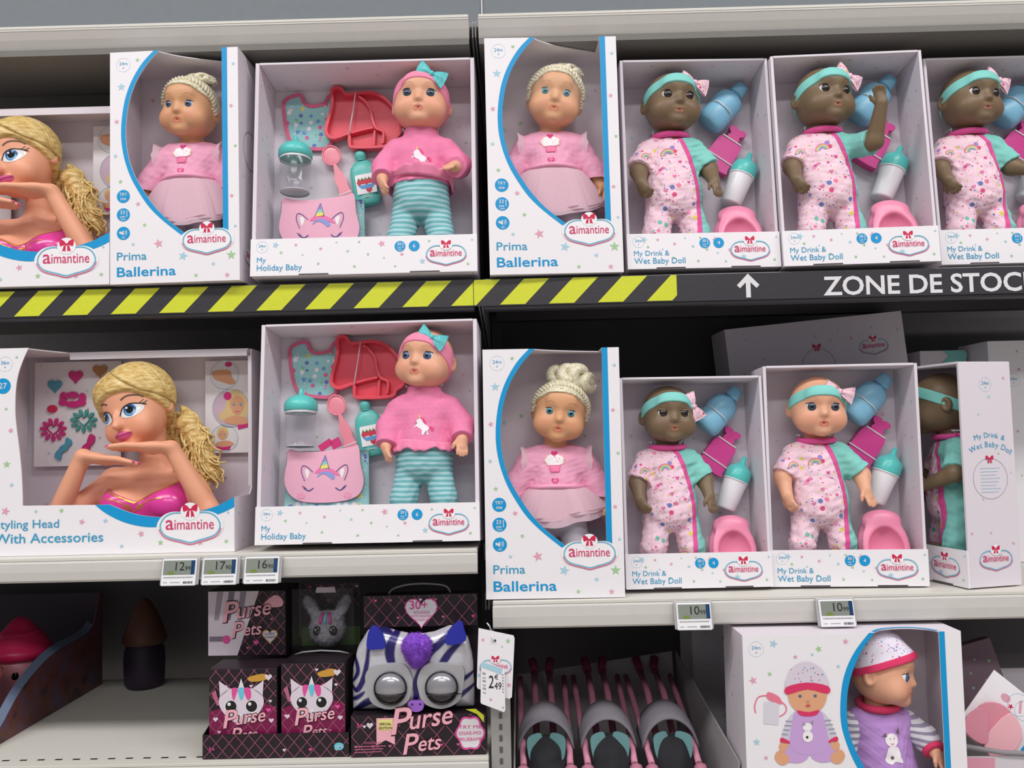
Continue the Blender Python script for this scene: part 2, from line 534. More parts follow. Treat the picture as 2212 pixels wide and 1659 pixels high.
PL = [(-0.5305, 1.2535, 1.321, '12', '99', 'leftmost of the three price displays, showing 12, under the styling head box'),
      (-0.4680, 1.2535, 1.321, '17', '90', 'middle price display of three, showing 17, on the left rail'),
      (-0.4035, 1.2540, 1.321, '16', '90', 'third price display, showing 16, nearest the lower unicorn sweater box'),
      (0.2562, 1.1690, 1.331, '10', '99', 'price display on the right rail above the stroller tray'),
      (0.4740, 1.1695, 1.331, '10', '99', 'price display on the right rail above the purple doll box')]
for a in PL: price_label(*a)
# ------------------------------------------------------------------ printed marks
def bow_shape(mb, x, z, s, y, m):
    """little printed ribbon bow, s = half width"""
    for k in (-1, 1):
        mb.sheet([(x+k*s*a, z+s*b) for a, b in ((0.05, 0.05), (0.3, 0.45), (0.75, 0.72), (1.0, 0.55), (0.98, 0.1), (0.85, -0.28), (0.4, -0.12), (0.08, -0.08))], y, m)
        mb.sheet([(x+k*s*a, z+s*b) for a, b in ((0.08, -0.1), (0.38, -0.2), (0.62, -1.0), (0.36, -0.86), (0.14, -1.02))], y, m)
    mb.disc(x, z, s*0.16, y-0.0001, m, 10)

def logo_outline(s, x=0, z=0, bx=0.0):
    half = [(0.0, 0.34+bx), (0.14, 0.375+bx), (0.33, 0.40+bx), (0.56, 0.40+bx), (0.78, 0.32+bx), (0.93, 0.17), (1.0, -0.02), (0.95, -0.2), (0.82, -0.34), (0.6, -0.43), (0.3, -0.505), (0.0, -0.58)]
    pts = half + [(-a, b) for a, b in half[-2:0:-1]]
    pts = smooth_curve(pts, 3, True)
    return [(x+a*s, z+b*s) for a, b in pts]

LOGOBG = mat('badge_white', 'f2eff2', 0.45)
LOGOR = mat('badge_rose_line', 'e0688a', 0.45)
LOGOB = mat('badge_blue_line', '6fb4cc', 0.45)
LOGOT = mat('badge_lettering', 'd4386e', 0.45)
def logo(parent, x, z, hw, y, M=None, bold=True, label=None):
    """the heart-shaped badge with a ribbon bow and lettering"""
    b = MB()
    if bold: b.sheet(logo_outline(hw*1.04, x, z-hw*0.005), y, LOGOBG)
    o1 = logo_outline(hw*0.93, x, z)
    low = [p for p in logo_outline(hw*0.965, x, z-hw*0.035)]
    seg = [p for p in low if p[1] < z-hw*0.10]
    b.line(seg, hw*0.035, y-0.0002, LOGOR)
    b.line(o1, hw*0.045, y-0.0003, LOGOB, True)
    # white gap behind the bow
    b.disc(x, z+hw*0.42, hw*0.30, y-0.0004, LOGOBG, 20, hw*0.27)
    bow_shape(b, x, z+hw*0.47, hw*0.235, y-0.0006, REDP)
    b.text('a', x-hw*0.76, z-hw*0.13, y-0.0006, hw*0.64, LOGOT, 0.002)
    b.text('imantine', x-hw*0.485, z-hw*0.13, y-0.0006, hw*0.46, LOGOT, 0.0, width=hw*1.22)
    return b.build('logo', parent, M, label=label)

def age_badge(mb, x, z, r, y, t='24m'):
    mb.ring(x, z, r, 0.0004, y, PALEB)
    mb.text(t, x, z-r*0.05, y, r*0.72, TXTB, 0, 'c')
    mb.text('+', x, z-r*0.62, y, r*0.5, TXTB, 0.01, 'c')

def fact_badge(parent, x, z, r, y, lines, arrow=False, speaker=False):
    b = MB()
    b.disc(x, z, r, y, BLUE)
    for t, dz, sz in lines:
        b.text(t, x-(r*0.12 if arrow else 0), z+dz*r, y-0.0003, sz*r, LETTERW, 0.012, 'c')
    if arrow:
        ax = x+r*0.55
        b.line([(ax, z-r*0.2), (ax, z+r*0.5)], r*0.1, y-0.0003, LETTERW)
        b.sheet([(ax-r*0.14, z+r*0.45), (ax+r*0.14, z+r*0.45), (ax, z+r*0.65)], y-0.0003, LETTERW)
        b.sheet([(ax-r*0.14, z-r*0.15), (ax+r*0.14, z-r*0.15), (ax, z-r*0.35)], y-0.0003, LETTERW)
        b.line([(x-r*0.35, z-r*0.72), (x+r*0.35, z-r*0.72)], r*0.1, y-0.0003, LETTERW)
    if speaker:
        b.sheet([(x-r*0.6, z-r*0.02), (x-r*0.35, z+r*0.02), (x+r*0.05, z+r*0.5), (x+r*0.05, z-r*0.3), (x-r*0.3, z+0), (x-r*0.55, z+r*0.3)][:4], y-0.0003, LETTERW)
        b.sheet([(x-r*0.6, z-r*0.05), (x-r*0.3, z-r*0.05), (x-r*0.3, z+r*0.28), (x-r*0.6, z+r*0.28)], y-0.0004, LETTERW)
        for q in (0.3, 0.5):
            b.line([(x+r*q*cos(t)+r*0.02, z+r*0.1+r*q*1.1*sin(t)) for t in np.linspace(-0.8, 0.8, 7)], r*0.09, y-0.0003, LETTERW)
    return b.build('fact_badge', parent)

def scatter_stars(mb, x0, x1, z0, z1, y, n, seed, r=(0.0025, 0.005), keep=None, mats=None):
    rnd = random.Random(seed); got = []
    tries = 0
    while len(got) < n and tries < 4000:
        tries += 1
        x, z, q = rnd.uniform(x0, x1), rnd.uniform(z0, z1), rnd.uniform(*r)
        if keep and not keep(x, z): continue
        if any((x-a)**2+(z-b)**2 < (0.024)**2 for a, b, c in got): continue
        got.append((x, z, q))
        mb.star(x, z, q, y, rnd.choice(mats or STARS), rnd.uniform(-0.5, 0.5))

def onto(mb, start, fn):
    mb.warp(fn, start)

def inner_side_stars(mb, x, W, d, z0, z1, seed, n):
    """small stars on the inner or outer face of a side panel at x; facing sx"""
    st = len(mb.v)
    f0 = len(mb.f)
    scatter_stars(mb, 0.008, d-0.008, z0, z1, 0, n, seed, (0.0016, 0.0034))
    mb.warp(lambda a, b, c: (x, a, c), st)

SLITM = mat('carton_slit_dark', '4a4246', 0.8)

# ------------------------------------------------------------------ open-front carton (doll with accessories)
def open_box(label, M, W, H, d, ph, t, title1, title2, badge2, seed, backlift=0.0):
    e = empty('doll_carton', label, 'doll box', M, None)
    h = W/2
    b = MB(); b.box(-h+t, h-t, d-0.0035, d, 0.0015, H-0.0015, INNER)
    scatter_stars(b, -h+t+0.01, h-t-0.01, ph, H-0.02, d-0.0038, 26, seed, (0.002, 0.0042))
    b.build('back_panel', e)
    for s in (-1, 1):
        b = MB(); x0, x1 = (-h, -h+t) if s < 0 else (h-t, h)
        b.box(x0, x1, 0.0008, d, 0, H-0.0006, INNER)
        inner_side_stars(b, x1+0.0004 if s < 0 else x0-0.0004, W, d, 0.07, H-0.01, seed+s, 16)
        inner_side_stars(b, x0-0.0004 if s < 0 else x1+0.0004, W, d, 0.01, H-0.01, seed+5*s, 12)
        b.build('side_panel', e, bevel=0.0008)
    b = MB(); b.box(-h+t+0.0003, h-t-0.0003, 0.001, d-0.004, H-0.004, H, INNER)
    st = len(b.v)
    scatter_stars(b, -h+0.02, h-0.02, 0.012, d-0.012, 0, 14, seed+9, (0.002, 0.004))
    b.warp(lambda a, q, c: (a, c, H-0.0044), st)
    b.build('top_panel', e, bevel=0.0008)
    b = MB(); b.box(-h+t+0.0003, h-t-0.0003, 0.004, d-0.004, 0.0005, 0.003, INNER); b.build('bottom_panel', e)
    # printed lower front
    b = MB(); b.box(-h-0.0005, h+0.0005, -0.0028, 0.0004, 0.0, ph, WHITE)
    y = -0.0032
    st_list = [(-0.39, 0.83, 0.0055, PALEB), (-0.30, 0.82, 0.003, PINKP), (-0.365, 0.62, 0.003, GREENP), (-0.19, 0.70, 0.0032, PINKP), (-0.20, 0.3, 0.0028, GREENP), (-0.07, 0.62, 0.003, PALEB), (-0.02, 0.86, 0.0026, GREENP), (0.02, 0.52, 0.0028, GREENP), (0.08, 0.80, 0.0058, PINKP), (0.17, 0.50, 0.0035, PINKP), (0.26, 0.30, 0.005, PALEB), (0.29, 0.84, 0.0026, GREENP), (-0.04, 0.2, 0.003, GREENP), (0.14, 0.18, 0.0025, GREENP), (0.46, 0.2, 0.003, GREENP), (-0.12, 0.86, 0.002, PALEB), (0.48, 0.85, 0.0025, PALEB), (0.09, 0.42, 0.0022, PALEB), (-0.27, 0.55, 0.002, PALEB)]
    for i, (fx, fz, r, mm) in enumerate(st_list):
        b.star(fx*W, fz*ph, r*1.05, y, mm, 0.3*((i % 3)-1))
    age_badge(b, -h+0.0185, ph-0.0135, 0.0095, y)
    for cx in (-0.22, 0.27):
        b.sheet([(cx*W-0.024, 0.0004), (cx*W+0.024, 0.0004), (cx*W+0.024, 0.0023), (cx*W-0.024, 0.0023)], y, SLITM)
    fp = b.build('front_panel', e, bevel=0.0007)
    b = MB()
    b.text(title1, -h+0.0105, 0.0222, y-0.0002, 0.0125, TXTB, 0.0)
    b.text(title2, -h+0.0105, 0.0088, y-0.0002, 0.0140, TXTB, 0.002)
    b.build('title_lettering', fp)
    lx = h-0.0495
    logo(fp, lx, 0.0305, 0.0342, y-0.0001, bold=False)
    fact_badge(fp, lx-0.0745, ph-0.0175, 0.0088, y-0.0001, [('30', 0.15, 0.8), ('cm', -0.45, 0.55)], True)
    fact_badge(fp, lx-0.0515, ph-0.0175, 0.0088, y-0.0001, [(badge2, -0.33, 1.0)])
    return e

# ------------------------------------------------------------------ windowed carton with the curved blue border
FILM = film('window_film', gloss=0.004)
def ballerina_box(label, M, seed, riser=False):
    W, H, d = 0.2195, 0.397, 0.11
    e = empty('ballerina_carton', label, 'doll box', M)
    h = W/2; t = 0.0015
    Z = lambda p: (p[0]*1.008, p[1]*H/0.392)
    co = [Z(p) for p in [(-0.0344, 0.3920), (-0.0541, 0.3712), (-0.0713, 0.3431), (-0.0821, 0.3148), (-0.0876, 0.2866), (-0.0898, 0.2609), (-0.0889, 0.2352), (-0.0836, 0.207), (-0.0738, 0.1788), (-0.0601, 0.1531), (-0.0427, 0.1273), (-0.0201, 0.1041), (0.0113, 0.0783)]]
    ci = [Z(p) for p in [(-0.0250, 0.3920), (-0.0464, 0.3685), (-0.0636, 0.3416), (-0.0744, 0.3134), (-0.0799, 0.2864), (-0.0821, 0.2607), (-0.0812, 0.2351), (-0.0764, 0.2081), (-0.0668, 0.1812), (-0.0524, 0.1554), (-0.035, 0.1297), (-0.0124, 0.1052), (0.0170, 0.0815)]]
    so, si = smooth_curve(co, 4), smooth_curve(ci, 4)
    so = [(x, min(z, H)) for x, z in so]; si = [(x, min(z, H)) for x, z in si]
    xr = 0.0822
    rest = [(xr, 0.0815), (xr, H), (h, H), (h, 0), (-h, 0), (-h, H)]
    b = MB(); b.poly(si+rest, -0.0016, 0.0, WHITE)
    y = -0.0019
    b.strip(so, si, y, BLUE)
    b.sheet([(xr, 0.082), (xr+0.0092, 0.082), (xr+0.0092, H), (xr, H)], y, BLUE)
    stars = [(-0.0623, 0.3771, .004, GREENP), (-0.0901, 0.3323, .0075, PALEB), (-0.0981, 0.2732, .005, PINKP), (-0.1002, 0.215, .0042, PALEB), (-0.0918, 0.1715, .0042, GREENP), (-0.0617, 0.1328, .0048, PINKP), (-0.0508, 0.0972, .004, GREENP), (-0.0704, 0.0655, .0038, PALEB), (-0.0271, 0.0652, .0085, PINKP), (0.0144, 0.043, .0085, PALEB), (0.0957, 0.0419, .0085, GREENP), (0.0654, 0.0282, .0042, PALEB), (0.0361, 0.01, .004, GREENP), (0.0886, 0.0089, .005, PINKP), (0.102, 0.3634, .0038, PALEB), (0.0978, 0.2923, .0042, PINKP), (0.1044, 0.2242, .0036, GREENP), (0.0975, 0.1405, .0042, PINKP), (0.1032, 0.0898, .0032, PALEB)]
    for i, (x, z, r, mm) in enumerate(stars):
        b.star(x, z*H/0.392, r, y, mm, 0.25*((i % 3)-1))
    age_badge(b, -0.0866, 0.3745, 0.0118, y)
    fp = b.build('front_panel', e)
    b = MB()
    b.text('Prima', -0.0978, 0.040, y-0.0002, 0.0195, TXTB, 0.006, width=0.0505)
    b.text('Ballerina', -0.0978, 0.0125, y-0.0002, 0.0225, BLUE, 0.012, width=0.1)
    b.build('title_lettering', fp)
    logo(fp, 0.0552, 0.0705, 0.0435, y-0.0004)
    fact_badge(fp, -0.0868, 0.1484, 0.0112, y, [('TRY', 0.08, 0.66), ('me', -0.58, 0.72)])
    fact_badge(fp, -0.0868, 0.1170, 0.0112, y, [('33', 0.1, 0.8), ('cm', -0.5, 0.66)], True)
    fact_badge(fp, -0.0868, 0.0856, 0.0112, y, [('x2', -0.78, 0.5)], False, True)
    b = MB(); b.box(-h, h, d-t, d, 0, H, INNER)
    scatter_stars(b, -h+0.01, h-0.01, 0.03, H-0.01, d-t-0.0004, 16, seed, (0.003, 0.0065), mats=STARS+[GREYP])
    b.build('back_panel', e)
    for s in (-1, 1):
        b = MB(); x0, x1 = (-h, -h+t) if s < 0 else (h-t, h)
        b.box(x0, x1, 0.0002, d-t-0.0002, 0, H, INNER)
        inner_side_stars(b, x1+0.0004 if s < 0 else x0-0.0004, W, d, 0.02, H-0.01, seed+s, 14)
        xo = x0-0.0004 if s < 0 else x1+0.0004
        inner_side_stars(b, xo, W, d, 0.01, H-0.01, seed+7*s, 16)
        sp = b.build('side_panel', e)
        if s > 0:   # faint round print and a badge low on the outer right side
            q = MB()
            for i in range(3): q.ring(0.055, 0.235, 0.034-0.0007*i, 0.0005, 0, GREYP)
            q.warp(lambda a, c, z: (xo, a, z)); q.build('ring_print', sp)
            logo(sp, 0.055, 0.05, 0.034, 0, Matrix.Translation((h+0.0004, 0, 0)) @ Matrix.Rotation(pi/2, 4, 'Z'))
    # top with a scooped opening at its front
    cut = smooth_curve([(-0.028, 0.0), (-0.005, 0.018), (0.03, 0.036), (0.082, 0.056)], 5)
    pts = [(-h+t, d-t-0.0002), (-h+t, 0.0005)]+cut+[(xr, 0.056), (xr, 0.0005), (h-t, 0.0005), (h-t, d-t-0.0002)]
    b = MB(); b.poly(pts, 0, 0.0015, INNER); b.warp(lambda a, q, c: (a, c, H-q))
    b.build('top_panel', e)
    b = MB(); b.box(-h+t, h-t, 0.0005, d-t-0.0003, 0, 0.0015, INNER); b.build('bottom_panel', e)
    if riser:
        b = MB(); b.box(-h+.006, h-.006, .012, d-.006, 0.0018, .0138, INNER); b.build('inner_platform', e)
    win = si+[(xr, 0.0815), (xr, H)]
    b = MB(); b.sheet([(x*1.0, z) for x, z in win], 0.0006, FILM)
    b.build('window_film', e, label='clear plastic window')
    return e

# ------------------------------------------------------------------ wide carton for the styling head
def styling_box(label, M, seed):
    W, H, d = 0.42, 0.333, 0.15
    h = W/2; t = 0.0018; dm = 0.088
    e = empty('styling_head_carton', label, 'doll box', M)
    left = smooth_curve([(-0.1232, H), (-0.1313, 0.3149), (-0.1392, 0.2916), (-0.1431, 0.2659), (-0.1436, 0.2308), (-0.1409, 0.2027), (-0.1366, 0.1723), (-0.1326, 0.1374), (-0.1303, 0.1027), (-0.1296, 0.0796)], 3)
    inn = smooth_curve([(0.0104, 0.0785), (0.0338, 0.0686), (0.0571, 0.0612), (0.0804, 0.0578), (0.1, 0.0572), (0.14, 0.0615), (0.178, 0.0712), (0.192, 0.0772), (h, 0.0862)], 3)
    out = smooth_curve([(-0.0129, 0.0785), (0.0035, 0.0652), (0.0315, 0.0508), (0.0618, 0.0428), (0.0897, 0.0415), (0.14, 0.0470), (0.178, 0.0575), (0.1966, 0.0640), (h, 0.0705)], 3)
    pts = [(-h, 0), (-h, H)]+left+[(-0.02, 0.0785)]+inn+[(h, 0)]
    y = -0.002
    b = MB(); b.poly(pts, -0.0016, 0, WHITE)
    b.strip(inn, out, y, BLUE)
    for i, (x, z, r, mm) in enumerate([(-.157, .0715, .0075, PINKP), (-.108, .07, .0036, PALEB), (-.067, .0705, .0045, GREENP), (-.034, .052, .0055, PINKP), (.004, .053, .0045, PALEB), (.061, .031, .006, PINKP), (.03, .012, .004, PALEB), (.092, .0165, .005, GREENP), (.155, .0155, .0055, PINKP), (.197, .0165, .004, GREENP), (-.156, .146, .0065, GREENP), (-.15, .2, .005, PINKP), (-.1475, .113, .004, PALEB), (-.158, .235, .003, GREENP), (-.142, .318, .003, GREENP), (-.172, .255, .004, PALEB), (-.18, .19, .004, PINKP), (-.19, .12, .005, PALEB), (.2, .062, .003, PALEB)]):
        b.star(x, z, r, y, mm, 0.3*((i % 3)-1))
    age_badge(b, -0.1607, 0.3075, 0.0118, y, '36m')
    fp = b.build('front_panel', e)
    b = MB()
    b.text('Styling Head', -0.1735, 0.0440, y-0.0002, 0.019, TXTB, 0.005, width=0.103)
    b.text('With Accessories', -0.1745, 0.0205, y-0.0002, 0.0215, TXTB, 0.009, width=0.175)
    b.build('title_lettering', fp)
    logo(fp, 0.1396, 0.0435, 0.0515, y-0.0003)
    fact_badge(fp, -0.1635, 0.272, 0.0125, y, [('27', -0.33, 1.05)])
    b = MB(); b.box(-h, h, d-t, d, 0, H, INNER)
    scatter_stars(b, -h+0.01, h-0.01, 0.06, H-0.01, d-t-0.0004, 26, seed, (0.003, 0.006), mats=STARS+[GREYP])
    b.build('back_panel', e)
    b = MB(); b.box(-h, -h+t, 0.0003, d-t-0.0003, 0, H, INNER)
    inner_side_stars(b, -h+t+0.0004, W, d, 0.02, H-0.01, seed+1, 16)
    inner_side_stars(b, -h-0.0004, W, d, 0.02, H-0.01, seed+3, 16); b.build('side_panel', e)
    # right side: low front half, full-height rear half with a folded front edge
    sp = [(0.0003, 0), (0.0003, 0.0855), (dm-0.012, 0.0855), (dm-0.004, 0.092), (dm, 0.097), (dm, H), (d-t-0.0003, H), (d-t-0.0003, 0)]
    b = MB(); b.poly(sp, 0, t, INNER); b.warp(lambda a, q, c: (h-q, a, c))
    b.box(h-0.0062, h-t-0.0002, dm, dm+0.002, 0.099, H-0.012, INNER)
    st = len(b.v)
    scatter_stars(b, 0.01, d-0.01, 0.008, 0.078, 0, 8, seed+4, (0.002, 0.004), keep=lambda a, c: True)
    b.warp(lambda a, q, c: (h+0.0004, a, c), st)
    b.build('side_panel', e)
    tp = [(-h+t, 0.0003), (-0.126, 0.0003), (-0.122, 0.02), (-0.112, 0.055), (-0.10, dm-0.006), (h-t-0.002, dm-0.006), (h-t-0.002, d-t-0.0003), (-h+t, d-t-0.0003)]
    b = MB(); b.poly(tp, 0, 0.002, INNER); b.warp(lambda a, q, c: (a, c, H-q))
    b.box(-0.10, h-0.006, dm-0.0062, dm-0.004, H-0.0125, H-0.0022, INNER)
    b.build('top_panel', e)
    b = MB(); b.box(-h+t, h-t, 0.0005, d-t-0.0003, 0, 0.0018, INNER); b.build('bottom_panel', e)
    # curved window film round the front right corner
    b = MB()
    b.sheet(left[::-1][:1]+[(0.0104, 0.0785)]+inn+[(h-0.003, H-0.0135), (-0.1, H-0.0135), (-0.118, H-0.002)]+left[1:], 0.0008, FILM)
    f0 = [(h-0.002, 0.0012, 0.0862), (h-0.002, dm-0.003, 0.097), (h-0.002, dm-0.003, H-0.013), (h-0.002, 0.0012, H-0.0135)]
    b.add(f0, [(0, 1, 2, 3)], FILM)
    b.build('window_film', e, label='clear plastic window')
    # printed backing cards
    CARD = mat('insert_card', 'ece6ea', 0.55)
    HOT = mat('trinket_pink', 'cf2f7f', 0.35); TEAL = mat('trinket_teal', '4f9c96', 0.35); TAN = mat('trinket_tan', 'b2814f', 0.4); TBLUE = mat('trinket_blue', '569fb8', 0.35)
    yc = 0.135
    b = MB(); b.box(-0.174, -0.02, yc, yc+0.002, 0.138, 0.322, CARD)
    scatter_stars(b, -0.17, -0.04, 0.145, 0.318, yc-0.0003, 12, seed+6, (0.002, 0.004))
    c1 = b.build('backing_card', e, label='backing card carrying hair trinkets')
    def trinket(nm, lb, bb):
        bb.build(nm, c1, label=lb, bevel=0.0006)
    b = MB(); b.heart(-0.0571, 0.307, 0.0135, 0, TAN); b.heart(-0.0571, 0.307, 0.0135, 0.004, TAN)
    def solid(pts, m):
        q = MB(); q.poly(pts, yc-0.004, yc-0.0002, m); return q
    def hpts(x, z, r):
        return [(x+16*sin(t)**3/17*r, z+(13*cos(t)-5*cos(2*t)-2*cos(3*t)-cos(4*t))/17*r) for t in [2*pi*i/22 for i in range(22)]]
    trinket('heart_clip', 'tan heart clip', solid(hpts(-0.0571, 0.3055, 0.0135), TAN))
    trinket('heart_clip', 'pink heart clip', solid(hpts(-0.1, 0.2965, 0.0135), HOT))
    trinket('heart_clip', 'teal heart clip', solid(hpts(-0.1369, 0.2805, 0.0135), TBLUE))
    b = MB()
    for kk, (x, z, rx, rz) in enumerate(((-.122, .259, .0065, .0100), (-.122, .2505, .008, .006), (-.088, .257, .0065, .0095), (-.0905, .249, .009, .006), (-.1035, .2465, .013, .006), (-.1045, .263, .0095, .0062), (-.113, .2625, .006, .005))):
        b.poly([(x+rx*cos(2*pi*i/16), z+rz*sin(2*pi*i/16)) for i in range(16)], yc-0.0030-.00035*kk, yc-0.0002, HOT)
    trinket('chain_bracelet', 'pink chain bracelet', b)
    trinket('toy_ring', 'red and white ring', solid([(-0.141+0.0088*cos(2*pi*i/18), 0.2395+0.0068*sin(2*pi*i/18)) for i in range(18)], REDP))
    for (cx, cz, mm, lb) in ((-0.1389, 0.2025, HOT, 'pink petal comb'), (-0.0854, 0.217, TEAL, 'teal petal comb')):
        b = MB()
        for i in range(11):
            if i == 5: pass
            a = pi/2+2*pi*(i+0.5)/11
            r0, r1 = 0.0115, 0.0240
            mx, mz = cx+cos(a)*(r0+r1)/2, cz+sin(a)*(r0+r1)/2*0.85
            L, wd = (r1-r0)/2, 0.0034
            b.poly([(mx+L*cos(q)*cos(a)-wd*sin(q)*sin(a), mz+L*cos(q)*sin(a)+wd*sin(q)*cos(a)) for q in [2*pi*k/12 for k in range(12)]], yc-0.004, yc-0.0002, mm)
        hp = hpts(cx, cz+0.001, 0.0115)
        b.line(hp, 0.0022, yc-0.003, mm, True); b.line(hp, 0.0022, yc-0.001, mm, True)
        trinket('petal_comb', lb, b)
    for (pts, mm, lb) in ((([(-.1105, .1865), (-.112, .178), (-.118, .171), (-.127, .163), (-.131, .151)]), TBLUE, 'blue wavy comb'), (([(-.0685, .192), (-.073, .18), (-.080, .170), (-.086, .161), (-.09, .152)]), HOT, 'pink wavy comb')):
        q = smooth_curve(pts, 4)
        ww = [0.004+0.0028*abs(sin(i*0.55)) for i in range(len(q))]
        L = [(x-w*0.8, z+w*0.55) for (x, z), w in zip(q, ww)]; R = [(x+w*0.8, z-w*0.55) for (x, z), w in zip(q, ww)]
        trinket('wavy_comb', lb, solid(L+R[::-1], mm))
    SK = mat('photo_skin', 'd9a07c', 0.5); HR = mat('photo_hair', 'dcc08a', 0.5); LIL = mat('photo_lilac', 'cdb4c6', 0.5)
    b = MB(); b.box(0.122, 0.1985, yc, yc+0.002, 0.155, 0.3175, CARD)
    yp = yc-0.0003
    b.star(0.1165, 0.262, 0.006, yp+0.04, PINKP)
    for cx, cz, r in ((0.1562, 0.2925, 0.0265), (0.168, 0.2335, 0.0345), (0.156, 0.181, 0.025)):
        b.disc(cx, cz, r, yp, LETTERW); b.ring(cx, cz, r-0.0015, 0.0007, yp-0.0007, PALEB)
    # hand with a ring / doll portrait / doll seen small: printed pictures
    b.sheet(smooth_curve([(0.134, 0.298), (0.15, 0.302), (0.166, 0.300), (0.170, 0.288), (0.176, 0.279), (0.168, 0.275), (0.155, 0.279), (0.138, 0.286)], 3, True), yp-0.0003, SK)
    b.disc(0.1635, 0.311, 0.0065, yp-0.0005, HOT, 14, 0.0045)
    b.sheet(smooth_curve([(0.137, 0.245), (0.15, 0.262), (0.165, 0.262), (0.18, 0.262), (0.196, 0.252), (0.1985, 0.23), (0.196, 0.206), (0.17, 0.2), (0.15, 0.206), (0.137, 0.222)], 3, True), yp-0.0003, LIL)
    b.sheet(smooth_curve([(0.158, 0.235), (0.16, 0.256), (0.173, 0.266), (0.187, 0.262), (0.196, 0.248), (0.198, 0.225), (0.188, 0.21), (0.17, 0.212), (0.15, 0.212), (0.147, 0.222)], 3, True), yp-0.0005, HR)
    b.sheet(smooth_curve([(0.1655, 0.24), (0.169, 0.25), (0.178, 0.255), (0.188, 0.25), (0.1905, 0.238), (0.187, 0.227), (0.178, 0.221), (0.17, 0.228)], 3, True), yp-0.0008, SK)
    b.disc(0.162, 0.255, 0.007, yp-0.001, HOT, 14)
    for ex in (0.1725, 0.185): b.disc(ex, 0.2395, 0.0021, yp-0.0011, TXTB, 10)
    b.line([(0.175, 0.2278), (0.179, 0.2265), (0.183, 0.228)], 0.001, yp-0.0011, HOT)
    b.sheet(smooth_curve([(0.158, 0.215), (0.175, 0.220), (0.194, 0.216), (0.197, 0.206), (0.18, 0.204), (0.16, 0.207)], 3, True), yp-0.001, SK)
    b.sheet([(0.18, 0.1955), (0.199, 0.2), (0.199, 0.208), (0.18, 0.204)], yp-0.0009, HOT)
    b.disc(0.153, 0.190, 0.0105, yp-0.0004, HR, 18, 0.0115)
    b.disc(0.1525, 0.187, 0.0075, yp-0.0006, SK, 16, 0.0085)
    for ex in (0.1495, 0.1565): b.disc(ex, 0.1875, 0.0012, yp-0.0008, TXTB, 8)
    b.sheet(smooth_curve([(0.139, 0.170), (0.15, 0.176), (0.164, 0.176), (0.173, 0.170), (0.16, 0.165), (0.147, 0.164)], 3, True), yp-0.0006, SK)
    b.sheet([(0.141, 0.167), (0.152, 0.165), (0.168, 0.167), (0.165, 0.160), (0.148, 0.160)], yp-0.0008, HOT)
    for z0, z1 in ((0.2985, 0.3165), (0.221, 0.262), (0.160, 0.173)):
        b.sheet([(0.1975, z0), (0.2035, z0), (0.2035, z1), (0.1975, z1)], yc+0.003, SLITM)
    o = b.build('picture_card', e, label='card with three round pictures'); o.location.x = -.009
    c1.location.x = -.0165
    return e
for _e in ():
    pass
# ------------------------------------------------------------------ place the cartons
BX = {}
HW, HH, HD = 0.366, 0.368, 0.1
DW, DH, DD = 0.252, 0.366, 0.1
BX['U1'] = (styling_box('styling head carton cut off by the left picture edge on the upper shelf', frame(-.8825, 1.388, 1.7145), 11))
BX['U2'] = (ballerina_box('ballerina doll carton in the upper left bay, its right side panel showing', frame(-.5630, 1.385, 1.7145, -1.7, 0, -.35, .985), 12, True))
BX['U3'] = (open_box('open doll carton with unicorn accessories on the upper shelf above the striped tape', frame(-.2529, 1.385, 1.7205, -.1, 4.3, .07, 1.015), HW, HH, HD, 0.0615, 0.0065, 'My', 'Holiday Baby', '6', 13))
BX['U4'] = (ballerina_box('ballerina doll carton on the upper shelf right of the seam, bun in shade', frame(.0632, 1.39, 1.7145, 1.9, 0, -.2), 14, True))
BX['U5'] = (open_box('first of the three open baby doll cartons on the upper shelf, above the arrow', frame(.3087, 1.41, 1.7210, 1.4, 3.9, .1, 1.008), DW, DH, DD, 0.0595, 0.005, 'My Drink &', 'Wet Baby Doll', '4', 15))
BX['U6'] = (open_box('middle of the three upper baby doll cartons, whose doll raises an arm', frame(.5650, 1.40, 1.7197, -1.3, 3.4, -.35, 1.005), DW, DH, DD, 0.0595, 0.005, 'My Drink &', 'Wet Baby Doll', '4', 16))
BX['U7'] = (open_box('baby doll carton cut off by the right picture edge on the upper shelf', frame(.8362, 1.43, 1.7205, .1, 3.6, -.13, 1.005), DW, DH, DD, 0.0595, 0.005, 'My Drink &', 'Wet Baby Doll', '4', 17))
BX['M1'] = (styling_box('whole styling head carton with trinket cards on the middle shelf', frame(-.671, 1.37, 1.2775), 11))
BX['M3'] = (open_box('open doll carton with unicorn accessories on the middle shelf, tipped back', frame(-.2475, 1.355, 1.2882, -1.5, 5.8, -.11, .97), HW, HH, HD, 0.0615, 0.0065, 'My', 'Holiday Baby', '6', 13))
BX['M4'] = (ballerina_box('ballerina doll carton standing on the lower right shelf, blond bun fully lit', frame(.0465, 1.36, 1.1955, .2, .2, .28, .99), 14))
BX['M5'] = (open_box('open baby doll carton between the lower ballerina carton and the pale doll', frame(.2790, 1.395, 1.2005, 1.7, 3.2, .33, .935), DW, DH, DD, 0.0595, 0.005, 'My Drink &', 'Wet Baby Doll', '4', 15))
BX['M6'] = (open_box('open baby doll carton holding the only pale baby doll in a floral suit', frame(.5205, 1.40, 1.1972, -3.4, .9, .31, .98), DW, DH, DD, 0.0595, 0.005, 'My Drink &', 'Wet Baby Doll', '4', 16))
